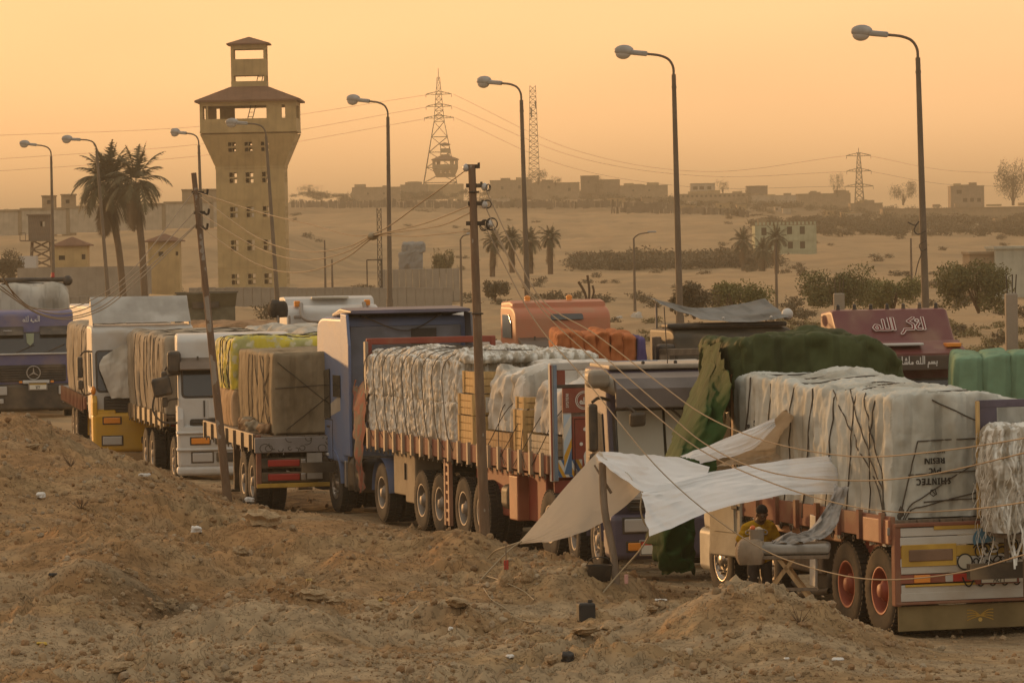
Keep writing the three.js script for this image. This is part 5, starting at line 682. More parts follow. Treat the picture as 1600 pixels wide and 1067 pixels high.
  new MB().rbox(2.4, .7, .06, 0, .92, .0, .02).build('tail_skirt', REDF, t);
  // headboard with lattice
  new MB().rbox(2.5, .12, .08, 0, 3.3, -11.75, .02).rbox(2.5, .08, .07, 0, 2.9, -11.75, .02).rbox(2.5, .08, .07, 0, 2.5, -11.75, .02).rbox(2.4, .5, .05, 0, 2.65, -11.8, .02).build('headboard', REDF, t);
  for (const s of [-1, 1]) { new MB().rbox(.1, 1.7, .1, s * 1.2, 2.5, -11.75, .02).build('headboard_post', REDF, t); } new MB().rbox(.06, 1.5, .14, -1.27, 2.55, -11.7, .01).build('perforated_strip', paint([.32, .28, .24], .4), t);
  const hang = mesh('red_cloth', sheet([[toW(t, -1.15, 2.55, -13.1), toW(t, -1.2, 2.45, -12.6), toW(t, -1.25, 2.75, -11.5)], [toW(t, -1.2, 2.0, -12.9), toW(t, -1.35, 1.9, -12.3), toW(t, -1.33, 2.1, -11.5)], [toW(t, -1.25, 1.3, -12.4), toW(t, -1.4, 1.2, -12.1), toW(t, -1.35, 1.3, -11.7)], [toW(t, -1.25, .55, -12.05), toW(t, -1.35, .5, -11.95), toW(t, -1.3, .55, -11.85)]], 30, 40, .09, 2.6, 9), std({ map: mkTex(256, (u, v) => mix3([.26, .09, .055], [.16, .13, .09], sst(.4, .62, fB(u, v))), .7), roughness: .95 })); tag(hang, 'patterned red brown cloth hanging between blue cab and white bales', 'cloth');
  // bales of shredded white sheet
  const sv = [0, 1, 2, 3, 4].map((k) => softBox(1.22, .74, 1.2, { cell: .035, r: .06, fold: .05, fq: 2.6, fy: .7, wr: .045, wq: 12, wy: .3, rd: .85, sag: .06, bulge: .02, seed: 100 + k * 7 }));
  sv.forEach((s) => { s.geo = boxUV(clean(s.geo)); });
  const bale = (x, y, z, k, lab, grp) => { const q = toW(t, x, y, z), o = thing('bale', lab, 'bale', q, t.rotation.y + (k % 2 ? .0 : 0) + rr(-.03, .03), grp); mesh('wrapping', sv[k % 5].geo, SHRED, o); return o; };
  for (let i = 0; i < 5; i++) for (const lv of [0, 1]) bale(-.62 + rr(-.03, .03), 1.63 + lv * .71, -5.6 - i * 1.2 + .1 * (lv - .5), i * 3 + lv * 2, `ragged white bale in the ${lv ? 'upper' : 'lower'} row, ${['nearest the crates', 'second from the crates', 'in the middle', 'second from the blue cab', 'nearest the blue cab'][i]}`, 'ragged bales on the blue truck');
  const wv = [0, 1].map((k) => { const s = softBox(1.2, 1.42, 1.16, { cell: .07, r: .06, fold: .025, fq: 3, wr: .012, sag: .04, bulge: .02, seed: 300 + k }); s.geo = boxUV(clean(s.geo)); return s; });
  for (let i = 0; i < 8; i++) { const q = toW(t, .62, 1.63, -2.0 - i * 1.2), o = thing('wrapped_pallet', `white wrapped pallet, ${['first', 'second', 'third', 'fourth', 'fifth', 'sixth', 'seventh', 'eighth'][i]} from the red gantry behind the ragged bales`, 'pallet', q, t.rotation.y); mesh('wrapping', wv[i % 2].geo, WHITET, o); decal('label', print(64, 32, (g, w, h) => { g.fillStyle = '#7f93a8'; g.fillRect(0, 0, w, h); }), .3, .13, o, .1, .95, .035); }
  for (let i = 0; i < 6; i++) { const q = toW(t, .05, 3.03, -5.3 - i * 1.05), o = thing('plastic_scraps', `flattened white plastic scraps on top of the blue truck bales, ${['nearest the crates', 'second from the crates', 'third from the crates', 'third from the cab', 'second from the cab', 'nearest the cab'][i]}`, 'scraps', q, t.rotation.y); mesh('wrapping', softBox(2.3, .14, 1.1, { cell: .045, r: .05, fold: .08, fq: 5, wr: .06, wq: 7, wy: 1, rd: .8, sag: .09, seed: 500 + i }).geo, SHRED, o); boxUVi(o.children[0]); }
  const g = thing('load_ropes', 'dark ropes lashing the white bales down to the red rail', 'ropes', [0, 0, 0]);
  for (let i = 0; i < 9; i++) { const z = -5.6 - i * .68; new MB().tube([toW(t, -1.3, 1.5, z + rr(-.1, .1)), toW(t, -1.38, 1.75, z - .1), toW(t, -1.4, 2.3, z - .25), toW(t, -1.36, 2.95, z - .4), toW(t, -1.15, 3.17, z - .45), toW(t, .3, 3.22, z - .5)], .008, 24, 5).build('rope', mk.darkrope, g); }
  const g3 = thing('load_ropes', 'ropes crossing over the crates in front of the red gantry', 'ropes', [0, 0, 0]);
  [[-3.9, -3.0], [-2.9, -1.9], [-2.4, -3.4], [-1.9, -.9], [-1.2, -1.9], [-.9, -.1]].forEach(([a, b]) => new MB().tube([toW(t, -1.33, 1.42, a), toW(t, -1.28, 1.75, (a + b) / 2), toW(t, -1.0, 2.4, b), toW(t, -.1, 2.75, b - .3)], .008, 20, 5).build('rope', mk.darkrope, g3));
  // crates
  const crate = (lab, x, y, z, w, h, l, m = mk.crate) => { const q = toW(t, x, y, z), o = thing('crate', lab, 'crate', q, t.rotation.y); new MB().box(w - .05, h - .04, l - .05, 0, h / 2, -l / 2).build('core', m, o); const n = Math.max(2, Math.round(h / .13)); for (let i = 0; i < n; i++) { const y1 = (i + .5) * h / n, hh = h / n - .014; new MB().box(.025, hh, l, -w / 2 + .01, y1, -l / 2).build('board', m, o); new MB().box(w, hh, .025, 0, y1, -.01).build('board', m, o); } for (const [a, b] of [[-w / 2, -.04], [-w / 2, -l + .04], [w / 2 - .03, 0]]) new MB().box(.05, h, .09, a, h / 2, b).build('batten', m, o); return o; };
  crate('bottom crate of the tall golden crate stack beside the ragged bales', -.93, 1.63, -4.55, .6, .52, .95); crate('middle crate of the tall golden crate stack, with a paper label', -.95, 2.16, -4.6, .54, .36, .9); crate('top crate of the tall golden crate stack beside the ragged bales', -.93, 2.53, -4.65, .46, .38, .75);
  crate('narrow upright crate under the second white sheet', -1.0, 1.63, -1.7, .36, .72, .55); crate('small crate on top of the narrow upright crate', -1.0, 2.36, -1.7, .32, .2, .48); crate('long low pale crate between the two crate stacks', -.5, 1.63, -2.6, 1.3, .3, 1.8, mk.wood); crate('pale low crate nearest the red gantry', -.4, 1.63, -.22, 1.5, .34, 1.3, wood([.5, .42, .3]));
  decal('label', print(64, 64, (g, w, h) => { g.fillStyle = '#cfc9bd'; g.fillRect(0, 0, w, h); g.fillStyle = '#888'; for (let i = 0; i < 5; i++) g.fillRect(8, 10 + i * 10, 40, 3); }), .32, .26, scene.children[scene.children.length - 6], .1, .18, .02);
  const c1 = softBox(1.6, 1.05, 1.85, { cell: .05, r: .16, fold: .13, fq: 2.2, fy: 1.4, wr: .03, wq: 6, seed: 71, flare: .1, sag: .12, warp: (q) => { q.y -= .5 * sst(0, .8, q.x) * sst(.3, 1.2, q.y); } }); load('white_sheet', 'white sheet draped over cargo behind the tall golden crate stack', 'sheet', t, -.12, 1.94, -2.55, c1, WHITET);
  const c2 = softBox(1.9, .72, 1.3, { cell: .05, r: .14, fold: .13, fq: 2.2, fy: 1.4, wr: .03, wq: 6, seed: 75, flare: .1, sag: .12, warp: (q) => { q.y += .28 * sst(-.9, .3, q.x) * sst(.4, 1.1, q.y); } }); load('white_sheet', 'white sheet draped over cargo next to the red gantry', 'sheet', t, -.05, 2.0, -.18, c2, cloth([.60, .57, .52], .3));
}
// 6 dark blue cab with papered windscreen under the awning
{
  const W = 2.46, t = thing('truck', 'dark blue truck with papered windscreen and grey visor behind the white awning', 'truck', spot(955, 67.2, W, .16), .16);
  const c = cab(t, { W, H: 3.18, D: 2.1, belt: 1.66, st: 2.6, pm: DBLUE, lower: DBLUE, bumperY: [.32, 1.0], grille: [1.05, 1.5], mirror: false, lamps: [[.84, .84, .42, .2, 'lens'], [.9, .52, .2, .12, 'amber']], plate: { mat: plateMat('٢٠٢ م', '#c04030'), y: .5, x: -.55 } });
  new MB().rbox(2.3, .08, 1.7, 0, 3.2, -1.2, .03).build('roof_panel', paint([.36, .33, .28], .5), c); new MB().prof([[-.2, 3.12], [.2, 3.05], [.34, 2.9], [.34, 2.62], [.28, 2.6], [.24, 2.86], [-.2, 2.98]], 2.36, .03).build('sun_visor', paint([.085, .085, .10], .35, .5), c);
  for (let i = 0; i < 3; i++) new MB().rbox(.7, .86, .02, -.74 + i * .74, 2.13, -.05, .01, -.21).build('paper_sheet', plain([.48, .46, .38], .9), c); decal('faded_print', print(64, 32, (g, w, h) => { g.fillStyle = 'rgba(90,120,150,.35)'; g.fillRect(0, 0, w, h); }), .3, .12, c, .1, 2.1, -.02, -.21);
  new MB().rod([-.3, 2.58, .1], [.6, 1.78, .14], .018).build('wiper', mk.black, c);
  new MB().rbox(.14, .72, .2, -1.5, 2.32, .1, .05).rbox(.14, .34, .2, -1.5, 1.76, .1, .05).build('mirror', mk.black, c); new MB().tube([[-1.2, 2.72, -.1], [-1.4, 2.76, .05], [-1.5, 2.7, .1]], .025, 10).build('mirror_arm', mk.black, c); new MB().tube([[-1.2, 1.5, -.1], [-1.42, 1.5, .05], [-1.5, 1.6, .1]], .022, 10).build('mirror_arm', mk.black, c);
  new MB().rbox(.34, .28, .4, -1.42, 3.05, .1, .1, 0, 0, 0, 3).rod([-1.3, 3.0, .0], [-.95, 2.8, .25], .13, .1).build('air_horn', paint([.3, .28, .24], .5), c); new MB().rbox(.26, .22, .1, -.86, 2.44, .36, .08, .2, .3, 0, 3).build('corner_mirror', mk.black, c); new MB().tube([[-1.14, 2.6, .16], [-1.0, 2.62, .34], [-.88, 2.52, .37]], .03, 10).build('mirror_arm', mk.black, c);
  new MB().rbox(.5, .3, .06, -.95, 1.36, .04, .03).build('marker_panel', mk.lens, c); for (const x of [-.6, -.1, .5, .9]) new MB().sph(.03, x, 3.26, -.5).build('roof_stud', mk.black, c); new MB().rod([-.2, 3.2, -.6], [-.24, 4.1, -.6], .008).build('antenna', mk.black, c);
  chassis(t, -1, -4.2); axle(t, -1.35, W, { dual: false }); axle(t, -3.4, W);
}
// 7 rigid truck with the big tarped load, nearest
let T7;
{
  const W = 2.5, t = T7 = thing('truck', 'rigid truck with painted plank tail and red wheels under the big grey load', 'truck', spot(1400, 57, W), TH), RW = paint([.40, .06, .025], .25, .6);
  chassis(t, 0, -7.5); axle(t, -.62, W, { r: .56, rimM: RW }); axle(t, -1.85, W, { r: .56, rimM: RW }); axle(t, -4.95, W, { r: .55, dual: false, rimM: mk.chrome }); axle(t, -6.9, W, { r: .55, dual: false, rimM: mk.chrome });
  bed(t, 0, -6.3, W, 1.5, { railM: RAILR, gap: .8 });
  const rows = [[1.35, WHITEF], [1.23, WHITEF], [1.09, YELF], [.96, WHITEF], [.87, WHITEF], [.75, REDF], [.62, WHITEF], [.52, WHITEF]];
  rows.forEach(([y, m], i) => new MB().rbox(W, i === 2 ? .14 : .112, .05, 0, y, .06 + .004 * (i % 2), .01).build('tail_plank', m, t)); new MB().rbox(W + .06, .05, .12, 0, 1.44, .05, .015).rbox(W + .06, .04, .1, 0, .44, .05, .015).build('tail_edge', RAILR, t);
  new MB().rbox(1.1, .05, .02, -.2, 1.395, .095, .006).rbox(1.5, .03, .02, -.4, .665, .092, .006).build('yellow_stripe', YELF, t); new MB().rbox(.75, .28, .02, -.82, 1.05, .092, .008).build('lamp_surround', YELF, t); new MB().rbox(.6, .15, .04, -.80, 1.05, .1, .015).build('tail_lamp', paint([.16, .08, .05], .4, .4), t);
  new MB().rbox(.22, .1, .03, -.92, .75, .092, .01).build('indicator', mk.amber, t); for (const x of [-.55, -.12]) new MB().rbox(.1, .1, .03, x, .75, .092, .01).build('reflector', WHITE2, t); new MB().rbox(.32, .1, .03, -.34, .75, .093, .01).build('reflector', mk.redlamp, t);
  decal('scroll_ornament', print(512, 256, (g, w, h) => { const R = rng(77); g.lineWidth = 7; g.lineCap = 'round'; g.fillStyle = '#4f7b93'; g.beginPath(); g.arc(150, 44, 46, 2.6, 6.4); g.fill(); for (let i = 0; i < 46; i++) { const x = 110 + 380 * R(), y = 70 + 100 * R(), r = 8 + 22 * R(), a = 6.28 * R(); g.strokeStyle = i % 3 ? '#1c1a18' : '#cfc8ba'; g.lineWidth = i % 3 ? 6 : 9; g.beginPath(); g.arc(x, y, r, a, a + 4.2); g.stroke(); } g.strokeStyle = '#1c1a18'; g.lineWidth = 6; for (let i = 0; i < 9; i++) { g.beginPath(); g.moveTo(60 + i * 50, 190); g.quadraticCurveTo(85 + i * 50, 262, 110 + i * 50, 185); g.stroke(); } g.fillStyle = '#cfc8ba'; g.fillRect(230, 180, 150, 34); g.beginPath(); g.arc(70, 128, 30, 0, 7); g.fillStyle = '#b9b09c'; g.fill(); g.stroke(); }), 1.7, .84, t, .28, .95, .112);
  new MB().rbox(.6, .17, .02, .1, .74, .118, .006).build('plate_holder', REDF, t); decal('number_plate', plateMat('٨٤١٦ هـ'), .5, .15, t, .12, .74, .134);
  new MB().rbox(W - .06, .32, .03, 0, .24, .0, .01).build('mud_flap', paint([.17, .13, .045], .45, .85), t); decal('eagle_emblem', print(128, 96, (g, w, h) => { g.strokeStyle = '#b08a3a'; g.lineWidth = 5; g.beginPath(); for (const s of [-1, 1]) for (let k = 0; k < 4; k++) { g.moveTo(64, 50); g.quadraticCurveTo(64 + s * 30, 20 + k * 12, 64 + s * 56, 26 + k * 14); } g.stroke(); g.fillStyle = '#c9a555'; g.beginPath(); g.arc(64, 66, 9, 0, 7); g.fill(); }), .42, .3, t, -.1, .25, .018);
  for (const s of [-1, 1]) new MB().rbox(.09, 1.05, .14, s * 1.24, .93, .02, .02).build('corner_post', RAILR, t); new MB().rbox(.05, .32, .95, -1.3, 1.35, -.5, .02).build('corner_guard', paint([.34, .1, .05], .4), t); new MB().rbox(.1, .1, .02, -1.29, 1.36, -.03, .01, 0, 0, 0, 1).build('hinge', mk.steel, t);
  new MB().rbox(.08, 1.5, .9, -1.0, .85, -1.2, .02).build('inner_panel', REDF, t);
  // headboard
  new MB().rbox(.1, 1.75, .12, -1.2, 2.3, -6.25, .02).rbox(.1, 1.75, .12, 1.2, 2.3, -6.25, .02).rbox(2.5, .12, .1, 0, 3.15, -6.25, .02).rbox(2.5, .1, .1, 0, 2.3, -6.25, .02).build('headboard', paint([.42, .15, .05], .3), t); new MB().rbox(.05, .8, .03, -1.2, 2.7, -6.17, .01).build('headboard_stripe', paint([.45, .43, .4], .3), t);
  const c = cab(t, { W: 2.4, H: 3.3, D: 1.5, belt: 1.75, st: 2.7, pm: CREAM, lower: CREAM, z0: -7.75, turn: Math.PI, wheelZ: -.9, mirror: false });
  { const g = sub('open_door', t, [-1.3, .78, -5.7], .16); new MB().rbox(.07, .85, .95, 0, .3, -.48, .03).build('door_skin', CREAM, g); new MB().rbox(.02, .4, .6, -.04, .42, -.48, .01).build('door_pressing', CREAM, g); new MB().rbox(.03, .05, .18, -.05, .58, -.15, .01).build('door_handle', mk.black, g); new MB().rbox(.05, .6, .05, 0, 1.0, -.05, .02).rbox(.05, .05, .9, 0, 1.3, -.48, .02).rbox(.05, .6, .05, 0, 1.0, -.92, .02).build('window_frame', mk.black, g); }
  new MB().rbox(.5, .7, 1.3, -.9, .95, -3.6, .04).build('tool_box', mk.oldwood, t); new MB().rbox(.06, .1, 2.6, -1.2, 1.35, -3.3, .02).rbox(.06, .1, 2.6, -1.2, 1.15, -3.3, .02).build('side_beam', paint([.36, .15, .07], .4), t); new MB().rbox(.04, .95, .22, -1.34, .95, -2.75, .01, .06).build('white_board', paint([.55, .54, .5], .2), t);
  new MB().tube([[-1.1, .4, -2.8], [-1.1, .32, -3.6], [-1.1, .42, -4.2]], .05, 10).rbox(.3, .3, .5, -.95, .5, -3.1, .08).build('air_line', mk.black, t);
  // the load
  const str = [-.6, -1.3, -2.1, -2.9, -3.7, -4.6, -5.4], s = softBox(2.62, 1.6, 6.1, { cell: .042, r: .08, fold: .05, fq: 2.3, fy: .3, wr: .034, wq: 6.5, wy: .25, rd: .85, sag: .05, bulge: .02, seed: 144, straps: str, warp: (q, x, y, z) => { if (y < .3 && x < -1.1) { q.y -= .38 * (1 - y / .3) * (.75 + .35 * n2(z * 1.7, 4)); q.x -= .04 * (1 - y / .3); } if (y > .8) q.y -= .26 * sst(-.2, 1.2, x); if (y > .8) q.y += .1 * sst(-2, -6, z) * sst(.8, 1.7, y) + .1 * sst(-1.5, -4.2, z) * sst(-6, -5, z) * Math.exp(-(((x - .15) / .5) ** 2)); } });
  const LM = cloth([.50, .50, .45], .3, .8, 0, .035), L = load('tarped_load', 'big pale grey tarpaulin load with inverted black print, nearest on the right', 'tarpaulin', t, .08, 1.52, -.1, s, LM);
  ropes('strap', str.map((z) => s.ropeOver(z, -.28)), .0095, mk.darkrope, L); ropes('strap', [s.onRear(-1.2, .1, -.98, .98), s.onRear(-.98, .98, .4, 1.0), s.onRear(-1.2, .1, .3, .95), s.onRear(-1.2, .08, .5, .45), s.onRear(-.75, 1.5, .1, 1.1), s.onRear(-.9, .2, .5, .25), s.onRear(-1.1, .55, .5, .6), s.onLeft(-.1, .1, -1.5, 1.62), s.onLeft(-.1, .1, -1.0, 1.62), s.onLeft(-.12, .12, -2.2, 1.62)], .009, mk.darkrope, L);
  const upside = (g, w, h, ls) => { g.translate(w / 2, h / 2); g.rotate(Math.PI); g.translate(-w / 2, -h / 2); g.textAlign = 'center'; g.textBaseline = 'middle'; g.fillStyle = '#1f1c18'; ls(g); };
  const shin = print(512, 640, (g, w, h) => upside(g, w, h, () => { g.lineWidth = 10; g.strokeStyle = '#1f1c18'; g.beginPath(); g.moveTo(220, 70); g.lineTo(262, 45); g.lineTo(300, 75); g.lineTo(290, 120); g.lineTo(240, 125); g.closePath(); g.moveTo(236, 70); g.lineTo(280, 112); g.stroke(); g.font = '900 104px sans-serif'; g.fillText('SHINTEC', 250, 220, 470); g.font = '900 92px sans-serif'; g.fillText('PVC', 236, 345); g.fillText('RESIN', 236, 460); g.font = 'bold 36px sans-serif'; g.fillText('MADE IN U.S.A.', 236, 560); }));
  const dp = new THREE.Mesh(s.rearPatch(-1.06, .22, -.46, .92, 24, .012), shin); dp.name = 'bag_print'; L.add(dp);
  const pr = print(256, 512, (g, w, h) => { g.translate(w / 2, h / 2); g.rotate(Math.PI / 2); g.fillStyle = '#2a2620'; g.textAlign = 'center'; g.font = '900 70px sans-serif'; g.fillText('SHINTEC', 0, -50, 440); g.fillText('PVC', 0, 30); g.fillText('RESIN', 0, 104); });
  const d2 = new THREE.Mesh(s.leftPatch(-5.55, .55, -5.15, 1.2, 16, .009), pr); d2.name = 'bag_print'; L.add(d2);
  const knots = new MB(); for (let i = 0; i < 6; i++) knots.sph(.05 + .03 * (i % 2), -1.22 + .05 * (i % 3), .02 + .05 * i, -.05 - .02 * i, 1, 1.4, 1, 7); knots.build('rope_knot', mk.darkrope, L);
  // green tarpaulin over the cab
  const gs = softBox(2.5, 1.2, 1.75, { cell: .04, r: .12, fold: .10, fq: 1.8, fy: .9, wr: .045, wq: 5, wy: .5, sag: .14, seed: 210, flare: .02, bulge: .03, warp: (q) => { q.y -= .25 * sst(.5, 1.2, q.x) * sst(.4, 1.1, q.y); } }); const G = load('green_tarpaulin', 'dark green tarpaulin bundled over the cab in front of the grey load', 'tarpaulin', t, .05, 2.5, -6.05, gs, GREENT);
  new MB().add(sheet(px3([[[1098, 530, 64.4], [1114, 536, 63.6], [1136, 556, 62.6]], [[1093, 580, 64.2], [1112, 590, 63], [1138, 610, 62.4]], [[1064, 650, 63.8], [1096, 655, 62.6], [1134, 672, 62.2]], [[1040, 715, 63.5], [1072, 718, 62.4], [1120, 735, 62.2]], [[1024, 800, 63], [1052, 795, 62.4], [1088, 790, 62.6]], [[1014, 855, 63], [1045, 858, 62.5], [1088, 850, 62.7]], [[1040, 893, 63], [1062, 897, 62.7], [1087, 898, 62.8]]]), 40, 90, .11, 1.9, 21, .14, 3)).build('green_drape', cloth([.024, .062, .016], .25, .75, 0, .03), scene);
  tag(scene.children[scene.children.length - 1], 'dark green tarpaulin hanging from the cab corner down to the ground', 'tarpaulin');
}
// shredded bale at the right edge, on a rack behind the big load
{
  const t = T7, q = toW(t, .62, 1.5, .32);
  const r = new MB().rbox(.05, .5, .05, .2, 1.2, .2, .01).rbox(.05, .5, .05, 1.1, 1.2, .2, .01).rbox(1.3, .06, .7, .62, 1.3, .42, .01).rbox(.06, .9, .06, .25, .95, .7, .01).rbox(.06, .9, .06, 1.1, .95, .7, .01).build('rear_rack', mk.oldwood, t);
  const s = softBox(1.3, 1.38, .62, { cell: .03, r: .12, fold: .10, fq: 5, fy: .8, wr: .05, wq: 12, bulge: .06, seed: 320 }), o = thing('shredded_bale', 'shredded white plastic bale strapped at the right edge behind the big load', 'bale', toW(t, .52, 1.34, .78), t.rotation.y); mesh('wrapping', s.geo, SHRED, o); boxUVi(o.children[0]);
  const R = rng(8), st = new MB(); for (let i = 0; i < 130; i++) { const x = -.7 + 1.4 * R(), y = .15 + 1.1 * R(), l = .2 + .5 * R(), z = .06 + .05 * R(), w = .012 + .02 * R(); st.add(patchFn((u, v) => V(x + (u - .5) * w + .04 * Math.sin(v * 5 + i), y - l * (1 - v), z + .04 * Math.sin(v * 7 + i * 2)), 1, 6)); } for (let i = 0; i < 40; i++) { const z = -.6 * R(), y = .1 + 1.2 * R(), l = .2 + .4 * R(), w = .02; st.add(patchFn((u, v) => V(-.74 + .04 * Math.sin(v * 6 + i), y - l * (1 - v), z + (u - .5) * w), 1, 5)); } tag(st.build('shreds', SHRED, o), null, null, null, 'stuff');
  new MB().rbox(.5, .22, .3, .15, 1.28, -.2, .03).build('brown_box', paint([.42, .30, .18], .3), o);
  const b = thing('blue_board', 'dark blue board with a wooden edge between the grey load and shredded bale', 'board', toW(t, -.25, 1.5, .12), t.rotation.y); new MB().rbox(1.9, .1, .04, 1.05, 1.46, 0, .01).rbox(.25, 1.2, .03, .25, .85, 0, .01).build('board', DBLUE, b); new MB().rbox(.05, 1.5, .05, .1, .75, .03, .01).build('wooden_edge', mk.crate, b); new MB().tor(.05, .015, .16, 1.02, .1, 0, 0, 0, 12).build('ring', mk.crate, b);
}
// 8 white cab in the second row
{
  const W = 2.5, t = thing('truck', 'white cab with a curved roof bar and two amber lights in the second row', 'truck', spot(452, 120, W, .16), .16);
  const c = cab(t, { W, H: 3.45, D: 2.1, belt: 1.85, st: 2.75, pm: WHITE2, glassM: mk.glass, roofR: .5 });
  new MB().prof([[-.9, 3.45], [-1.0, 3.62], [-1.4, 3.68], [-2.4, 3.66], [-2.4, 3.3]], 2.42, .04).build('roof_fairing', WHITE2, c); new MB().rbox(1.0, .06, .3, 0, 3.64, -.9, .02).build('roof_hatch', CREAM, c);
  new MB().tube([[-.85, 3.5, -.3], [-.85, 3.16, -.02], [-.7, 3.06, .06], [0, 3.03, .1], [.7, 3.06, .06], [.85, 3.16, -.02], [.85, 3.5, -.3]], .055, 40, 8).build('roof_bar', mk.steel, c); for (const s of [-1, 1]) { new MB().rbox(.16, .16, .16, s * .95, 3.5, -.4, .03).build('beacon', mk.amber, c); new MB().rbox(.2, .1, .12, s * .98, 3.15, -.08, .03).build('spot_lamp', mk.steel, c); }
  chassis(t, -1, -9); axle(t, -1.3, W, { dual: false }); axle(t, -7, W); bed(t, -2.3, -9, 2.5, 1.4, { planks: false });
  const m = mesh('black_cloth', softBox(.42, .42, .3, { cell: .06, r: .08, fold: .1, fq: 5, seed: 91 }).geo, mk.rubber); m.position.copy(P(434, 496, 118)); tag(m, 'black cloth wrapped round a mirror post left of the white second-row cab', 'cloth'); boxUVi(m); const pb = new MB().rbox(.06, 1.9, .06, 0, -.9, 0, .02).rbox(.06, 1.9, .06, .3, -.9, 0, .02).build('mirror_post', mk.steel, m);
}
// 9 orange cab
{
  const W = 2.5, t = thing('truck', 'orange high-roofed cab with a roof window in the second row', 'truck', spot(812, 114, W, .2, .1), .2);
  const c = cab(t, { W, H: 3.32, D: 2.3, belt: 1.6, st: 2.4, lean: .28, roofR: .8, pm: ORNG, visor: paint([.08, .06, .055], .3) });
  new MB().ext(rrect(.85, .2, .06), .03, .01, M4(.1, 3.02, -.36, -.72)).build('roof_window', mk.glass, c); decal('lettering', print(256, 64, words('SCANIA', '#3a2018', 'bold 46px sans-serif')), .8, .2, c, .05, 2.66, -.275, -.2);
  new MB().prof([[-.75, 3.26], [-.8, 3.4], [-1.2, 3.46], [-2.3, 3.42], [-2.3, 3.1]], 2.46, .08).build('roof_fairing', ORNG, c); for (const x of [-.75, .35]) new MB().sph(.07, x, 3.52, -1.2, 1.2, 1, 1).cyl(.07, .08, .06, x, 3.47, -1.2).build('beacon', mk.amber, c);
  new MB().ext(poly([[-1.9, 2.5], [-.75, 2.5], [-.8, 2.9], [-1.1, 3.1], [-1.9, 3.1]]), .02, .006, M4(-1.262, 0, 0, 0, -Math.PI / 2)).build('upper_side_window', mk.glass, c);
  chassis(t, -1, -10); axle(t, -1.4, W, { dual: false }); axle(t, -7, W); bed(t, -2.5, -10, 2.5, 1.4, { planks: false });
}
// 10 olive cab under a grey canopy
{
  const W = 2.5, t = thing('truck', 'dusty olive cab with a grey sheet tied over its roof, second row', 'truck', spot(1062, 89, W, .24), .24);
  const c = cab(t, { W, H: 3.3, D: 2.1, belt: 1.7, st: 2.55, pm: OLIVE, visor: paint([.06, .05, .04], .4), mirror: false });
  new MB().rbox(.34, .4, .3, -1.5, 2.82, .0, .07, 0, 0, 0, 3).build('mirror', mk.black, c); new MB().tor(.3, .04, -.85, 2.35, .22, 0, .2, 0, 18).tube([[-1.2, 2.1, .1], [-1.0, 2.4, .25], [-.7, 2.3, .25]], .035, 12).build('mirror_arm', mk.black, c);
  new MB().rbox(.16, 1.7, .16, -1.48, 2.3, -.7, .02).build('side_post', mk.oldwood, c); new MB().rbox(2.5, .1, .5, -.1, 3.36, -.6, .04).build('roof_lip', mk.black, c);
  new MB().add(sheet([[[-.9, 2.5, .12], [-.3, 2.55, .16], [.9, 2.5, .14]], [[-1.0, 2.0, .2], [-.3, 2.0, .24], [.9, 2.0, .2]], [[-1.05, 1.5, .25], [-.3, 1.5, .28], [.9, 1.5, .24]]], 20, 20, .03, 3, 6)).build('windscreen_sheet', cloth([.42, .47, .42], .2), c);
  new MB().add(sheet([[[-1.35, 3.95, -1.9], [-.4, 3.7, -2.0], [.4, 3.72, -2.0], [1.15, 3.85, -1.9]], [[-1.1, 3.72, -1.0], [-.4, 3.55, -1.1], [.4, 3.55, -1.1], [1.15, 3.66, -1.0]], [[-.7, 3.5, -.2], [-.3, 3.44, -.2], [.4, 3.42, -.2], [1.15, 3.5, -.2]]], 30, 24, .02, 2, 5)).build('roof_sheet', cloth([.20, .20, .19], .3), c); for (const [x, y, z] of [[-1.2, 3.8, -1.7], [1.12, 3.75, -1.7]]) new MB().rod([x, 3.2, z], [x, y, z], .025).build('sheet_pole', mk.steel, c);
  new MB().sph(.12, 1.2, 3.55, -.5).build('white_jar', WHITE2, c); for (const x of [-.2, .8]) new MB().sph(.03, x, 3.5, -.3).build('roof_light', mk.lens, c);
  chassis(t, -1, -5); axle(t, -1.3, W, { dual: false }); axle(t, -4, W); bed(t, -2.3, -5.2, 2.5, 1.4, { planks: false });
}
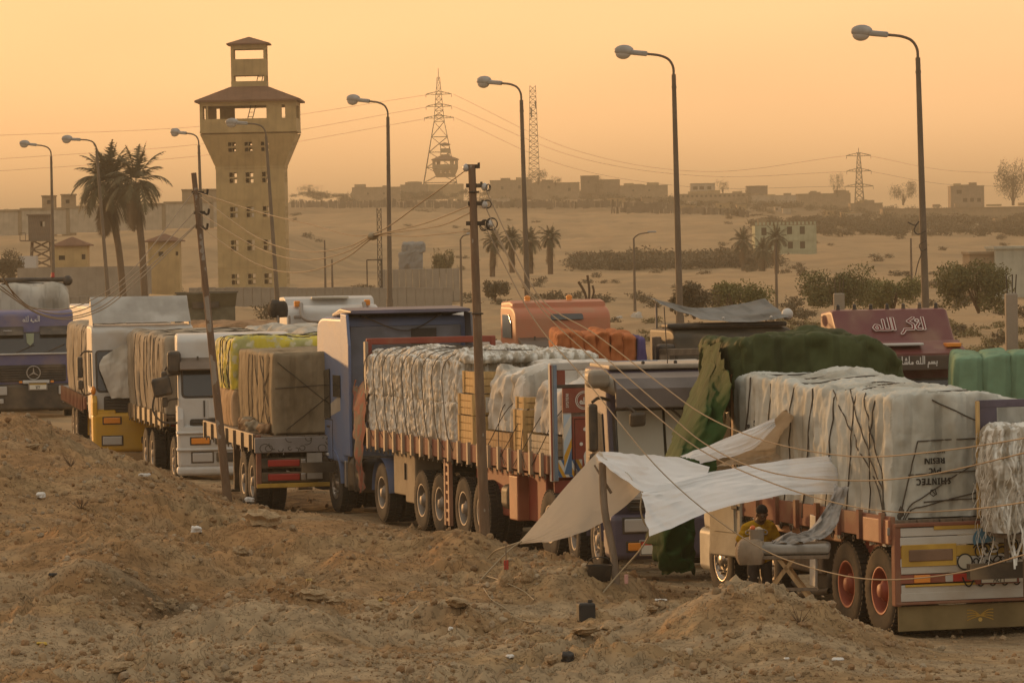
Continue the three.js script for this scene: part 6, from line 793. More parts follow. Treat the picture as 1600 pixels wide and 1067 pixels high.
// 11 dark red cab
{
  const W = 2.5, t = thing('truck', 'dark red cab with white script on its roof panel and visor', 'truck', spot(1318, 87.5, W, .16), .16);
  const c = cab(t, { W, H: 3.0, D: 2.1, belt: 1.6, st: 2.3, pm: REDC, roofR: .3 });
  new MB().prof([[-.25, 2.9], [-.45, 3.0], [-1.1, 3.62], [-1.3, 3.64], [-2.1, 3.58], [-2.1, 2.85]], 2.36, .08).build('roof_fairing', REDC, c); new MB().prof([[-.47, 3.0], [-1.02, 3.54], [-1.06, 3.52], [-.5, 2.98]], 2.05, .01).build('fairing_frame', paint([.22, .03, .03], .25), c);
  decal('script', script(512, 192, ['idhkur', 'allah'], '#cbbdb2', { outline: '#6a1f20', k: .62 }), 1.5, .5, c, .1, 3.30, -.69, -.77);
  new MB().prof([[-.4, 3.02], [.1, 2.86], [.26, 2.78], [.26, 2.5], [.22, 2.48], [.1, 2.68], [-.3, 2.8]], 2.44, .02).build('sun_visor', REDC, c); new MB().rbox(2.4, .28, .04, 0, 2.6, .275, .01).build('visor_board', paint([.045, .03, .03], .25), c);
  decal('script', script(768, 96, ['bism', 'allah', 'masha', 'allah'], '#d8d0c8', { k: .6, lw: .14 }), 1.9, .24, c, .1, 2.62, .305); new MB().rbox(.95, .05, .3, -.1, 2.96, .02, .02).build('sticker_board', WHITE2, c); new MB().rbox(.5, .08, .3, -.95, 2.93, -.1, .02).rbox(.3, .08, .3, 1.0, 2.93, -.05, .02).build('lamp_strip', mk.amber, c);
  roofLights(c, 2.5, 3.7, -1.3, 7, mk.black);
  chassis(t, -1, -9); axle(t, -1.3, W, { dual: false }); axle(t, -6.5, W); bed(t, -2.3, -9, 2.5, 1.4, { planks: false });
}
// flat trailers of the second row with their loads
function flatbed(lab, pxL, d, len, W = 2.5, th = TH) { const t = thing('flatbed_trailer', lab, 'trailer', spot(pxL, d, W, th), th); bed(t, 0, -len, W, 1.35, { planks: false }); chassis(t, 0, -len); axle(t, -1, W); axle(t, -len + 1, W); return t; }
{
  let t = flatbed('flat trailer under the brown striped load behind the yellow sacks', 341, 124, 6), s = softBox(2.3, 1.55, 6, { cell: .1, r: .25, fold: .09, fq: 2.4, seed: 401, straps: [-1, -2, -3, -4] }); load('tarped_load', 'brown striped bulging load behind the yellow sacks', 'tarpaulin', t, 0, 1.36, 0, s, BROWNT);
  t = flatbed('flat trailer under the grey tarpaulin left of the blue cab', 478, 106, 7); s = softBox(2.5, 1.72, 6.6, { cell: .1, r: .2, fold: .05, sag: .12, seed: 402, straps: [-.5, -1.5] }); load('tarped_load', 'low grey tarpaulin load just left of the blue cab', 'tarpaulin', t, 0, 1.36, 0, s, GREYT);
  t = flatbed('flat trailer under the smooth white cover behind the blue cab', 592, 122, 7, 2.6); s = softBox(2.7, 1.78, 6.6, { cell: .12, r: .3, fold: .04, sag: .1, seed: 403 }); load('tarped_load', 'smooth white cover showing above the blue cab roof', 'tarpaulin', t, 0, 1.36, 0, s, WHITET);
  t = flatbed('flat trailer under the white and pink bales beside the orange cab', 622, 100, 6, 2.5); for (let i = 0; i < 4; i++) { const q = toW(t, -.9 + i * .62, 1.36, -.05), o = thing('bale', `white and pink striped bale, ${['leftmost', 'second from left', 'third from left', 'rightmost'][i]} of four left of the orange cab`, 'bale', q, t.rotation.y); mesh('wrapping', softBox(.62, 1.5, 2.4, { cell: .08, r: .1, fold: .05, fq: 4, fy: .6, seed: 410 + i }).geo, i % 2 ? cloth([.55, .47, .40], .3) : SHRED, o); boxUVi(o.children[0]); }
  t = flatbed('flat trailer under the orange rolled bundles', 866, 88, 5, 1.7, .04); for (let i = 0; i < 6; i++) { const q = toW(t, -.62 + i * .26, 1.36, -.02 - .01 * i), o = thing('orange_bundle', `bulging orange cloth bundle, ${['leftmost', 'second', 'third', 'fourth', 'fifth', 'rightmost'][i]} of six beside the orange cab`, 'bundle', q, t.rotation.y); mesh('sheet', softBox(.25, 1.95 - .03 * (i % 3), 3, { cell: .04, r: .075, fold: .06, fq: 3, fy: 2.2, bulge: .03, wr: .015, seed: 430 + i }).geo, ORT, o); boxUVi(o.children[0]); }
  { const q = toW(t, .92, 1.36, 0), o = thing('purple_bundle', 'narrow purple cloth bundle at the right end of the orange ones', 'bundle', q, t.rotation.y); mesh('sheet', softBox(.14, 1.8, 3, { cell: .05, r: .05, fold: .02, seed: 440 }).geo, cloth([.10, .08, .2], .2), o); boxUVi(o.children[0]); }
  new MB().rbox(.2, 1.8, .1, 1.35, 2.05, .2, .02).rbox(.2, 1.8, .1, 2.25, 2.05, .2, .02).rbox(1.1, .14, .1, 1.8, 2.88, .2, .02).build('end_frame', mk.oldwood, t); new MB().rbox(.8, .5, .5, 1.8, 2.4, -.1, .04).rbox(.8, .5, .5, 1.8, 1.85, -.1, .04).build('grey_boxes', paint([.36, .36, .34], .3), t);
  t = flatbed('flat trailer under the bright green tarpaulin at right edge', 1500, 82, 5, 2.5, -.08); for (let i = 0; i < 5; i++) { const q = toW(t, -1.05 + i * .52, 1.36, 0), o = thing('green_bundle', `bright green tarpaulin bale at the right edge, ${['leftmost', 'second', 'third', 'fourth', 'last'][i]} in its row`, 'bundle', q, t.rotation.y); mesh('sheet', softBox(.54, 1.52, 4, { cell: .07, r: .09, fold: .03, fq: 3, seed: 450 + i }).geo, GREEN2, o); boxUVi(o.children[0]); }
}
// 12 dark green tipper far behind
{
  const t = thing('tipper_truck', 'dark green tipper truck standing far behind the white cabs', 'truck', spot(274, 180, 2.5), TH);
  chassis(t, 0, -7); axle(t, -1, 2.5); axle(t, -2.3, 2.5); axle(t, -6.4, 2.5, { dual: false }); cab(t, { W: 2.4, H: 2.9, D: 1.8, pm: GREENC, z0: -8, turn: Math.PI, mirror: false });
  new MB().ext(poly([[-1.25, 1.3], [1.25, 1.3], [1.25, 2.6], [-1.25, 2.6]]), .12, .02, M4(0, 0, -.15)).build('tail_gate', GREENC, t); new MB().prof([[0, 2.6], [.35, 3.15], [.3, 3.2], [-.1, 2.62]], 2.5, .01).build('raised_flap', GREENC, t); for (const s of [-1, 1]) new MB().box(.1, 1.8, 5, s * 1.2, 2.2, -2.6).build('body_side', GREENC, t); new MB().box(1.1, .3, .05, 0, 2.7, .1).build('opening', mk.black, t); new MB().rod([-1.3, 3.18, .3], [1.3, 3.18, .3], .03).build('top_rail', mk.chassis, t);
}
{ // red lorry body peeping between purple and yellow cabs
  const t = thing('cargo_body', 'dark red and white lorry body far behind between the purple and white cabs', 'lorry', spot(104, 165, 2.5), TH); new MB().rbox(2.5, 1.2, 5, 0, 2.0, -2.5, .05).build('body', paint([.2, .05, .035], .4), t); new MB().rbox(2.5, .3, 5, 0, 1.3, -2.5, .05).build('lower_body', GREENC, t); chassis(t, 0, -5); axle(t, -1, 2.5); axle(t, -4, 2.5); new MB().rbox(.14, .5, .1, .6, 2.7, -.2, .02).build('marker', mk.amber, t);
  const t2 = thing('cargo_body', 'white lorry roof just showing above the wind deflector at left', 'lorry', spot(150, 150, 2.6), TH); new MB().rbox(2.6, 2.2, 5, 0, 2.05, -2.5, .12, 0, 0, 0, 3).build('body', WHITE2, t2); chassis(t2, 0, -5); axle(t2, -1, 2.5); axle(t2, -4, 2.5);
}
// ---------- poles and wires ----------
function onGround(px, py) { let a = 44; for (let d = 44; d < 112; d += .25) { if (P(px, py, d).y <= nearH(P(px, py, d).x, d)) { a = d; break; } } const p = P(px, py, a); p.y = nearH(p.x, a); return p; }
{
  const poleMat = std({ map: mkTex(256, (u, v) => { const s = fW(v, u), a = fA(u, v), b = fB(u, v); return mix3(mix3([.13, .085, .05], [.26, .18, .11], s), a > .56 ? [.4, .37, .32] : [.16, .07, .04], a > .56 ? .55 : b * .4); }, 1.1), roughness: .9, bumpMap: bump.wood, bumpScale: .008 });
  const t = thing('utility_pole', 'wooden pole with cross brackets and cable coils standing on the dirt mound at centre', 'utility pole', P(758, 864, 65.2)), q = (x, y, d = 65.2) => { const p = P(x, y, d).sub(t.position); return [p.x, p.y, p.z]; };
  new MB().rod(q(759, 885), q(737, 258), .08, .054, 12).build('pole', poleMat, t); new MB().tor(.075, .015, ...q(746, 490), Math.PI / 2).tor(.065, .015, ...q(740, 300), Math.PI / 2).build('pole_band', mk.chassis, t);
  for (const [x0, x1, y] of [[727, 748, 260], [728, 752, 290], [731, 754, 318], [728, 756, 349]]) new MB().bar(q(x0, y), q(x1, y), .06).bar(q(x1, y + 3), q(x1, y - 6), .035).build('cross_bracket', mk.chassis, t);
  for (const [x, y] of [[757, 292], [757, 320], [766, 350], [728, 262]]) new MB().sph(.05, ...q(x, y), 1, 1.2, 1, 10).build('insulator', mk.lens, t);
  const c = new MB(); for (const [x, y, r, a] of [[768, 350, .09, .4], [757, 352, .08, -.5], [761, 319, .06, .2], [762, 293, .05, 1]]) c.tor(r, .008, ...q(x, y), a * .4, a, a, 20).tor(r * .9, .007, ...q(x + 1, y), .3 - a * .3, a * .7, 0, 20); c.build('cable_coil', mk.darkrope, t);
  const u = thing('utility_pole', 'leaning rusty wooden pole in front of the white three-step bumper truck', 'utility pole', P(355, 786, 84)), r = (x, y, d = 84) => { const p = P(x, y, d).sub(u.position); return [p.x, p.y, p.z]; };
  new MB().rod(r(357, 800), r(302, 270), .085, .05, 12).build('pole', poleMat, u);
  for (const [x0, x1, y] of [[299, 318, 301], [302, 320, 332], [305, 318, 355]]) new MB().bar(r(x0, y), r(x1, y), .06).tube([r(x1 - 3, y), r(x1 + 4, y + 3), r(x1 + 6, y - 6)], .025, 8).build('cross_bracket', mk.chassis, u);
  const wl = (name, lab, cat, pts, rad, m, grp) => tag(new MB().tube(pts.map((p) => P(...p)), rad * .68, 60, 5).build(name, m), lab, cat, grp);
  const nm = ['top', 'second', 'third', 'lowest'];
  [[[-40, 395, 64], [0, 428, 66], [29, 470, 68], [90, 484, 72], [139, 470, 75], [198, 430, 78], [302, 300, 84]], [[-40, 405, 64], [0, 436, 66], [45, 479, 69], [100, 490, 72.5], [150, 474, 75.5], [215, 424, 79], [304, 330, 84]], [[-40, 425, 64], [0, 452, 66], [60, 491, 69.5], [112, 498, 73], [165, 480, 76], [225, 430, 79.5], [306, 352, 84]], [[-40, 420, 64], [0, 447, 66], [55, 487, 69.5], [105, 496, 73], [160, 478, 76], [220, 428, 79.5], [306, 350, 84]]].forEach((l, i) => wl('overhead_wire', `${nm[i]} wire sagging from the leaning pole to the left edge over the purple cab`, 'wire', l, .014, mk.wire));
  [[[307, 300, 84], [400, 330, 80], [480, 349, 75], [581, 366, 70.5], [660, 315, 68], [733, 262, 65.2]], [[309, 305, 84], [400, 370, 80], [480, 393, 75], [545, 385, 72], [581, 369, 70.5], [660, 350, 68], [733, 322, 65.2]], [[310, 332, 84], [400, 386, 80], [480, 406, 75], [545, 392, 72], [583, 370, 70.5], [690, 352, 67], [733, 333, 65.2]], [[311, 354, 84], [400, 412, 80], [480, 424, 75], [545, 400, 72], [585, 371, 70.5], [650, 369, 68], [733, 361, 65.2]]].forEach((l, i) => wl('overhead_wire', `${nm[i]} wire slung from the leaning pole to the central pole`, 'wire', l, .013, mk.wire));
  const j = new MB().sph(.08, 0, 0, 0, 1.2, .8, 1, 8).build('wire_joint', mk.rope); j.position.copy(P(582, 369, 70.5)); tag(j, 'knot where the slung wires meet between the two wooden poles', 'wire joint');
  [[[757, 292, 65.2], [800, 384, 64], [844, 465, 63], [930, 522, 61], [1030, 598, 58.5], [1100, 648, 57], [1200, 690, 55], [1330, 713, 53], [1450, 707, 51], [1600, 685, 49], [1700, 660, 47]], [[757, 320, 65.2], [800, 412, 64], [840, 470, 63], [930, 545, 61], [1030, 632, 58.5], [1100, 692, 57], [1200, 737, 55], [1330, 751, 53], [1450, 742, 51], [1600, 708, 49], [1700, 680, 47]], [[766, 350, 65.2], [830, 463, 63.5], [930, 564, 61], [1020, 645, 58.5], [1100, 706, 57], [1270, 776, 54], [1400, 800, 52], [1500, 797, 51], [1600, 785, 49], [1700, 765, 47]], [[757, 352, 65.2], [830, 492, 63.5], [914, 592, 61], [1032, 735, 58], [1100, 796, 57], [1200, 862, 55], [1290, 893, 53.5], [1380, 906, 52], [1500, 895, 50.5], [1600, 867, 49], [1700, 840, 47]]].forEach((l, i) => wl('overhead_wire', `${nm[i]} wire swooping from the central pole past the awning to the right edge`, 'wire', l, .0125, mk.wire));
}
// ---------- awning ----------
{
  const t = thing('awning', 'white sheet awning stretched from a crooked post to the side of the big load', 'awning');
  const W1 = new THREE.MeshPhysicalMaterial({ color: col([.76, .77, .78]), roughness: .85, transmission: .25, thickness: 0, side: THREE.DoubleSide, bumpMap: bump.cloth, bumpScale: .006 }), W2 = new THREE.MeshPhysicalMaterial({ color: col([.72, .67, .58]), roughness: .9, specularIntensity: .25, transmission: .45, thickness: 0, side: THREE.DoubleSide, bumpMap: bump.cloth, bumpScale: .006 });
  new MB().add(sheet(px3([[[938, 704, 58.2], [985, 709, 59.2], [1030, 713, 60.4], [1066, 717, 61], [1110, 728, 61]], [[932, 712, 58], [975, 733, 58.2], [1020, 742, 59], [1070, 742, 59.6], [1105, 740, 59.8]], [[945, 728, 57.8], [970, 745, 57.8], [1003, 766, 57.7], [1040, 757, 58.4], [1095, 746, 59]]]), 50, 34, .02, 2, 41, .02, 4)).build('top_sheet', W1, t);
  new MB().add(sheet(px3([[[1003, 766, 57.7], [1050, 753, 58.3], [1110, 738, 58.9], [1200, 722, 59.2], [1316, 711, 59.3]], [[1004, 775, 57.4], [1050, 768, 58.0], [1110, 752, 58.6], [1200, 736, 59], [1316, 729, 59.2]], [[1008, 806, 57], [1052, 790, 57.5], [1112, 772, 58.0], [1205, 756, 58.5], [1315, 750, 59.1]], [[1014, 839, 56.6], [1056, 822, 57.0], [1118, 797, 57.5], [1210, 776, 58.1], [1314, 771, 59.0]]]), 70, 60, .025, 1.6, 44, .028, 3)).build('front_sheet', W1, t);
  const wing = new MB().add(sheet(px3([[[936, 705, 58.1], [928, 712, 58.6], [880, 765, 59.4], [835, 820, 60], [812, 846, 60.3]], [[948, 716, 58.1], [930, 745, 58.9], [890, 795, 59.6], [845, 833, 60.1], [813, 847, 60.3]], [[985, 742, 58.0], [950, 780, 58.9], [905, 818, 59.7], [850, 840, 60.1], [814, 848, 60.3]], [[1003, 766, 57.8], [972, 795, 58.6], [915, 829, 59.6], [858, 846, 60.1], [815, 849, 60.3]]]), 50, 44, .025, 1.8, 47, .03, 3)).build('left_wing', W2, t);
  new MB().add(sheet(px3([[[1064, 712, 60.6], [1110, 695, 60.3], [1160, 674, 60.0], [1213, 652, 59.8]], [[1080, 716, 60.4], [1125, 704, 60.1], [1170, 687, 59.9], [1213, 658, 59.8]], [[1098, 721, 60.3], [1140, 713, 60], [1180, 699, 59.9], [1214, 664, 59.8]]]), 36, 24, .02, 3, 51, .04, 3)).build('upper_sheet', W1, t);
  new MB().add(sheet(px3([[[1212, 654, 60.2], [1228, 640, 60.3], [1248, 656, 60.6], [1262, 662, 60.4], [1280, 652, 60]], [[1180, 694, 60.9], [1205, 690, 61], [1230, 690, 61.2], [1248, 688, 60.8], [1268, 672, 60.3]], [[1120, 728, 61], [1160, 726, 61], [1200, 724, 61], [1236, 716, 60.8], [1262, 690, 60.5]]]), 36, 36, .03, 2.5, 54, .06, 4)).build('tan_sheet', cloth([.56, .49, .39], .2, .85, .35, .008), t);
  const b = P(965, 962, 57.4), h = P(941, 724, 58.1);
  new MB().tube([b, b.clone().lerp(h, .35).add(V(.03, 0, 0)), b.clone().lerp(h, .7).add(V(-.03, 0, 0)), h], .05, 16, 9).rod(P(955, 770, 58), P(929, 727, 58.2), .02, .012).build('post', mk.oldwood, t);
  const anc = (...l) => new MB().tube(l.map((p) => P(...p)), .012, 30, 5).build('guy_rope', mk.rope, t);
  anc([815, 846, 60.2], [800, 856, 60], [775, 880, 59.5], [752, 905, 59], [738, 920, 58.6]); anc([813, 847, 60.2], [795, 853, 60.3], [772, 862, 60.8], [762, 873, 61]); anc([1004, 768, 57.6], [1001, 795, 57.5], [1006, 815, 57.5], [1010, 822, 57.5]); anc([1014, 838, 56.6], [1000, 860, 56.8], [960, 905, 57], [915, 960, 56.6], [900, 975, 56]);
  anc([1280, 652, 60], [1270, 668, 60], [1262, 690, 60.2]); anc([1316, 711, 59.3], [1322, 705, 59.6], [1330, 700, 59.8]);
  const rg = mesh('red_rag', softBox(.09, .2, .03, { cell: .012, r: .012, fold: .02, fq: 14, wr: .01, wq: 30, bulge: .0, sag: .01, seed: 6 }).geo, cloth([.4, .07, .05], .2)); rg.position.copy(P(791, 890, 59.6)); boxUVi(rg); rg.scale.setScalar(.6); tag(rg, 'small red rag on a stick beside the two pale upright stones', 'rag'); new MB().rod([0, -.3, 0], [0, .55, -.02], .012).build('stick', mk.oldwood, rg);
  const pk = mesh('pink_rag', softBox(.07, .2, .03, { cell: .012, r: .012, fold: .02, fq: 14, wr: .01, wq: 30, bulge: .0, sag: .01, seed: 16 }).geo, cloth([.5, .28, .24], .2)); pk.position.copy(P(979, 912, 56.9)); boxUVi(pk); pk.scale.setScalar(.6); tag(pk, 'small pink rag tied to the guy rope right of the awning post', 'rag');
}
// ---------- table, pot, cloth ----------
{
  const o = P(1232, 1003, 57.4); o.y = nearH(o.x, 57.4); const t = thing('folding_table', 'padded folding table with crossed wooden legs under the awning', 'table', o, -.1), H = .86;
  new MB().rbox(1.12, .13, .62, 0, H - .05, 0, .05, 0, 0, 0, 3).build('table_top', cloth([.30, .285, .26], .3), t); new MB().rbox(1.1, .05, .6, 0, H - .15, 0, .01).build('frame', mk.oldwood, t);
  new MB().add(softBox(.3, .3, .63, { cell: .04, r: .06, fold: .04, fq: 5, seed: 3 }).geo, M4(-.46, H - .24, .315)).build('table_cover', cloth([.34, .27, .2], .4), t);
  for (const z of [-.25, .25]) for (const s of [-1, 1]) new MB().bar([s * .42, 0, z], [-s * .1, H - .16, z], .05, .04).build('leg', mk.wood, t); new MB().bar([-.4, .3, .26], [.4, .3, .26], .04).build('stretcher', mk.oldwood, t);
  const p = thing('cooking_pot', 'dented metal pot with food on the left end of the padded table', 'pot', toW(t, -.38, H + .05, .08)); new MB().lathe([[.001, .005], [.085, .005], [.095, .02], [.098, .14], [.108, .145], [.108, .152], [.094, .15], [.09, .03], [.001, .02]], 28).build('pot_body', paint([.42, .4, .37], .3, .4, .7), p); new MB().tor(.025, .007, -.115, .11, 0).tor(.025, .007, .115, .11, 0).build('handle', mk.steel, p);
  const R = rng(4), fd = new MB(); for (let i = 0; i < 9; i++) fd.sph(.035, (R() - .5) * .13, .13 + R() * .03, (R() - .5) * .13, 1, .8, 1, 8); fd.build('food', plain([.5, .42, .3], .8), p); new MB().sph(.035, -.05, .17, .04).build('tomato', plain([.6, .12, .02], .4), p);
  const c = mesh('grey_cloth', sheet([[toW(t, .62, H + .75, -.5), toW(t, .72, H + .72, -.45), toW(t, .8, H + .7, -.4)], [toW(t, .5, H + .45, -.35), toW(t, .6, H + .42, -.25), toW(t, .68, H + .35, -.2)], [toW(t, .25, H + .15, -.2), toW(t, .38, H + .14, -.0), toW(t, .55, H + .12, .1)], [toW(t, -.1, H + .08, -.1), toW(t, .0, H + .12, .12), toW(t, .3, H + .05, .26)], [toW(t, -.22, H + .02, 0), toW(t, -.12, H + .03, .2), toW(t, .1, H + .02, .3)]], 30, 50, .06, 5, 12), cloth([.33, .315, .30], .2)); tag(c, 'crumpled grey cloth running from the truck side down over the padded table', 'cloth');
}
// ---------- the man ----------
function surfaceNet(sdf, lo, hi, cell) {
  const n = [0, 1, 2].map((k) => Math.ceil((hi[k] - lo[k]) / cell) + 2), [nx, ny, nz] = n, val = new Float32Array(nx * ny * nz), id = new Int32Array(nx * ny * nz).fill(-1), at = (i, j, k) => (k * ny + j) * nx + i;
  for (let k = 0; k < nz; k++) for (let j = 0; j < ny; j++) for (let i = 0; i < nx; i++) val[at(i, j, k)] = sdf(lo[0] + i * cell, lo[1] + j * cell, lo[2] + k * cell);
  const pos = [], idx = [], E = [[0, 1], [2, 3], [4, 5], [6, 7], [0, 2], [1, 3], [4, 6], [5, 7], [0, 4], [1, 5], [2, 6], [3, 7]];
  for (let k = 0; k < nz - 1; k++) for (let j = 0; j < ny - 1; j++) for (let i = 0; i < nx - 1; i++) {
    const v = []; let m = 0; for (let c = 0; c < 8; c++) { const q = val[at(i + (c & 1), j + ((c >> 1) & 1), k + (c >> 2))]; v.push(q); if (q < 0) m++; } if (!m || m === 8) continue;
    let x = 0, y = 0, z = 0, s = 0; for (const [a, b] of E) if ((v[a] < 0) !== (v[b] < 0)) { const t = v[a] / (v[a] - v[b]); x += (a & 1) + t * ((b & 1) - (a & 1)); y += ((a >> 1) & 1) + t * (((b >> 1) & 1) - ((a >> 1) & 1)); z += (a >> 2) + t * ((b >> 2) - (a >> 2)); s++; }
    id[at(i, j, k)] = pos.length / 3; pos.push(lo[0] + (i + x / s) * cell, lo[1] + (j + y / s) * cell, lo[2] + (k + z / s) * cell);
  }
  const quad = (a, b, c, d, f) => { if (a < 0 || b < 0 || c < 0 || d < 0) return; f ? idx.push(a, b, c, a, c, d) : idx.push(a, c, b, a, d, c); };
  for (let k = 1; k < nz - 1; k++) for (let j = 1; j < ny - 1; j++) for (let i = 1; i < nx - 1; i++) { const s = val[at(i, j, k)] < 0; if (s !== (val[at(i + 1, j, k)] < 0)) quad(id[at(i, j - 1, k - 1)], id[at(i, j, k - 1)], id[at(i, j, k)], id[at(i, j - 1, k)], s); if (s !== (val[at(i, j + 1, k)] < 0)) quad(id[at(i - 1, j, k - 1)], id[at(i - 1, j, k)], id[at(i, j, k)], id[at(i, j, k - 1)], s); if (s !== (val[at(i, j, k + 1)] < 0)) quad(id[at(i - 1, j - 1, k)], id[at(i, j - 1, k)], id[at(i, j, k)], id[at(i - 1, j, k)], s); }
  const g = new THREE.BufferGeometry(); g.setAttribute('position', new THREE.Float32BufferAttribute(pos, 3)); g.setIndex(idx); g.computeVertexNormals(); return g;
}
{
  const cap = (a, b, r1, r2) => { const bx = b[0] - a[0], by = b[1] - a[1], bz = b[2] - a[2], L = bx * bx + by * by + bz * bz; return (x, y, z) => { const px = x - a[0], py = y - a[1], pz = z - a[2], t = Math.min(1, Math.max(0, (px * bx + py * by + pz * bz) / L)); return Math.hypot(px - bx * t, py - by * t, pz - bz * t) - (r1 + (r2 - r1) * t); }; };
  const ell = (c, r) => (x, y, z) => { const k = Math.hypot((x - c[0]) / r[0], (y - c[1]) / r[1], (z - c[2]) / r[2]); return (k - 1) * Math.min(...r); };
  const smin = (a, b, k) => { const h = Math.max(0, k - Math.abs(a - b)) / k; return Math.min(a, b) - h * h * k * .25; };
  const uni = (fs, k) => (x, y, z) => { let d = 1e3; for (const f of fs) d = smin(d, f(x, y, z), k); return d; };
  const SH = [.185, 1.37, -.01], EL = { l: [-.315, 1.13, -.02], r: [.30, 1.11, .0] }, WR = { l: [-.1, 1.07, .235], r: [.09, 1.06, .25] };
  const torso = [ell([0, 1.27, .0], [.17, .2, .115]), ell([0, 1.08, .005], [.15, .18, .11]), ell([0, .96, 0], [.165, .12, .12]), cap([-.13, 1.385, -.01], [.13, 1.385, -.01], .06, .06)];
  const upper = [cap([-SH[0], SH[1], SH[2]], EL.l, .058, .045), cap(SH, EL.r, .058, .045)], fore = [cap(EL.l, WR.l, .044, .028), cap(EL.r, WR.r, .044, .028)];
  const legs = [-1, 1].flatMap((s) => [cap([s * .095, .92, 0], [s * .11, .5, .03], .088, .058), cap([s * .11, .5, .03], [s * .115, .09, -.01], .056, .036), cap([s * .115, .05, -.03], [s * .13, .035, .16], .042, .034)]);
  const neck = cap([0, 1.42, .01], [0, 1.53, .065], .055, .052);
  const body = surfaceNet(uni([...torso, ...upper, ...fore, ...legs, neck], .06), [-.45, -.03, -.2], [.45, 1.56, .35], .012);
  // head bowed towards the hands
  const hm = M4(0, 1.52, .075, .5, .12, 0), head = uni([ell([0, .105, -.005], [.076, .1, .095]), ell([0, .05, .03], [.058, .075, .07]), cap([0, .085, .09], [0, .055, .108], .011, .016), cap([-.028, .02, .088], [.028, .02, .088], .011, .011), ell([-.078, .075, -.005], [.012, .032, .02]), ell([.078, .075, -.005], [.012, .032, .02]), cap([-.05, .11, .083], [.05, .11, .083], .012, .012), cap([0, -.06, -.02], [0, .03, 0], .052, .055)], .02);
  const eyes = (x, y, z) => Math.min(Math.hypot(x - .03, y - .09, z - .096), Math.hypot(x + .03, y - .09, z - .096)) - .013;
  const hg = surfaceNet((x, y, z) => Math.max(head(x, y, z), -eyes(x, y, z) + .004), [-.11, -.09, -.13], [.11, .23, .14], .005); hg.applyMatrix4(hm);
  const hand = (w, dir, up, s) => { // palm, four fingers curled about the plate and a thumb
    const D = V(...dir).normalize(), U = V(...up).normalize(), S = new THREE.Vector3().crossVectors(D, U).multiplyScalar(s), O = V(...w), q = (a, b, c) => O.clone().addScaledVector(D, a).addScaledVector(S, b).addScaledVector(U, c).toArray();
    const fs = [cap(q(.01, -.018, 0), q(.085, -.026, 0), .019, .014), cap(q(.01, .0, 0), q(.088, .0, 0), .02, .015), cap(q(.01, .018, 0), q(.08, .026, 0), .019, .013)], fin = []; [[-.032, .036, .8], [-.011, .042, 1], [.011, .039, .95], [.031, .03, .75]].forEach(([b, l]) => fin.push(cap(q(.085, b, 0), q(.085 + l * .9, b * 1.1, .008), .0095, .0088), cap(q(.085 + l * .9, b * 1.1, .008), q(.085 + l * 1.5, b * 1.1, .026), .0088, .0078)));
    fin.push(cap(q(.025, -.026, .005), q(.055, -.056, .02), .012, .0105), cap(q(.055, -.056, .02), q(.085, -.054, .038), .0105, .009)); const a = uni(fs, .02), lo = [w[0] - .16, w[1] - .13, w[2] - .13], hi = [w[0] + .16, w[1] + .13, w[2] + .2];
    return surfaceNet((x, y, z) => { let d = a(x, y, z); for (const f of fin) d = smin(d, f(x, y, z), .006); return d; }, lo, hi, .005);
  };
  const hl = hand(WR.l, [.62, -.12, .7], [.1, 1, .1], 1), hr = hand(WR.r, [-.4, .05, .75], [0, 1, -.05], -1);
  const o = P(1188, 960, 60.8); o.y = nearH(o.x, 60.8) - .01; const t = thing('person', 'person in yellow T-shirt looking down at a plate in both hands under the awning', 'person', o, .35); t.scale.setScalar(.92); t.rotation.x = .06;
  const skin = plain([.115, .062, .035], .6), g = mergeGeometries([body, hg, hl, hr].map((q) => { q = q.toNonIndexed(); return q; })); g.setAttribute('uv', new THREE.BufferAttribute(new Float32Array(g.attributes.position.count * 2), 2)); mesh('body', g, skin, t);
  const sleeve = [cap([-SH[0], SH[1], SH[2]], [-.275, 1.205, -.015], .066, .07), cap(SH, [.262, 1.19, -.002], .066, .07)], shirtF = uni([...torso, ...sleeve], .05);
  const fold = (x, y, z) => .007 * n3(x * 9, y * 5, z * 9) + .006 * n3(x * 3, y * 14, z * 3);
  const shirt = surfaceNet((x, y, z) => Math.max(shirtF(x, y, z) - .016 - fold(x, y, z) - .02 * sst(1.15, .9, y) * (Math.abs(x) < .26 ? 1 : 0), .86 + .01 * n2(x * 9, z * 9) - y, Math.hypot(x, y - 1.5, z - .05) * -1 + .085), [-.42, .82, -.22], [.42, 1.5, .24], .010); boxUVi2(shirt, 'shirt', cloth([.42, .25, .015], .2, .9), t);
  const trF = uni([ell([0, .95, 0], [.165, .1, .12]), ...legs.filter((_, i) => i % 3 < 2)], .05); boxUVi2(surfaceNet((x, y, z) => Math.max(trF(x, y, z) - .016 - .008 * n3(x * 6, y * 7, z * 6), .1 - y, y - 1.0), [-.28, .06, -.2], [.28, 1.04, .24], .012), 'trousers', cloth([.06, .05, .045], .3, .9), t);
  boxUVi2(surfaceNet((x, y, z) => Math.max(ell([0, .115, -.012], [.082, .1, .098])(x, y, z) - .003 - .003 * n3(x * 60, y * 60, z * 60), .085 + .06 * sst(-.02, .09, z) - y), [-.11, .02, -.14], [.11, .24, .12], .006).applyMatrix4(hm), 'hair', plain([.012, .010, .009], .95), t);
  for (const s of [-1, 1]) new MB().add(new THREE.SphereGeometry(.012, 10, 8), hm.clone().multiply(M4(s * .03, .089, .083))).build('eye', plain([.3, .27, .24], .3), t);
  for (const s of [-1, 1]) new MB().rbox(.1, .06, .27, s * .122, .03, .06, .028, 0, 0, 0, 3).build('shoe', mk.black, t);
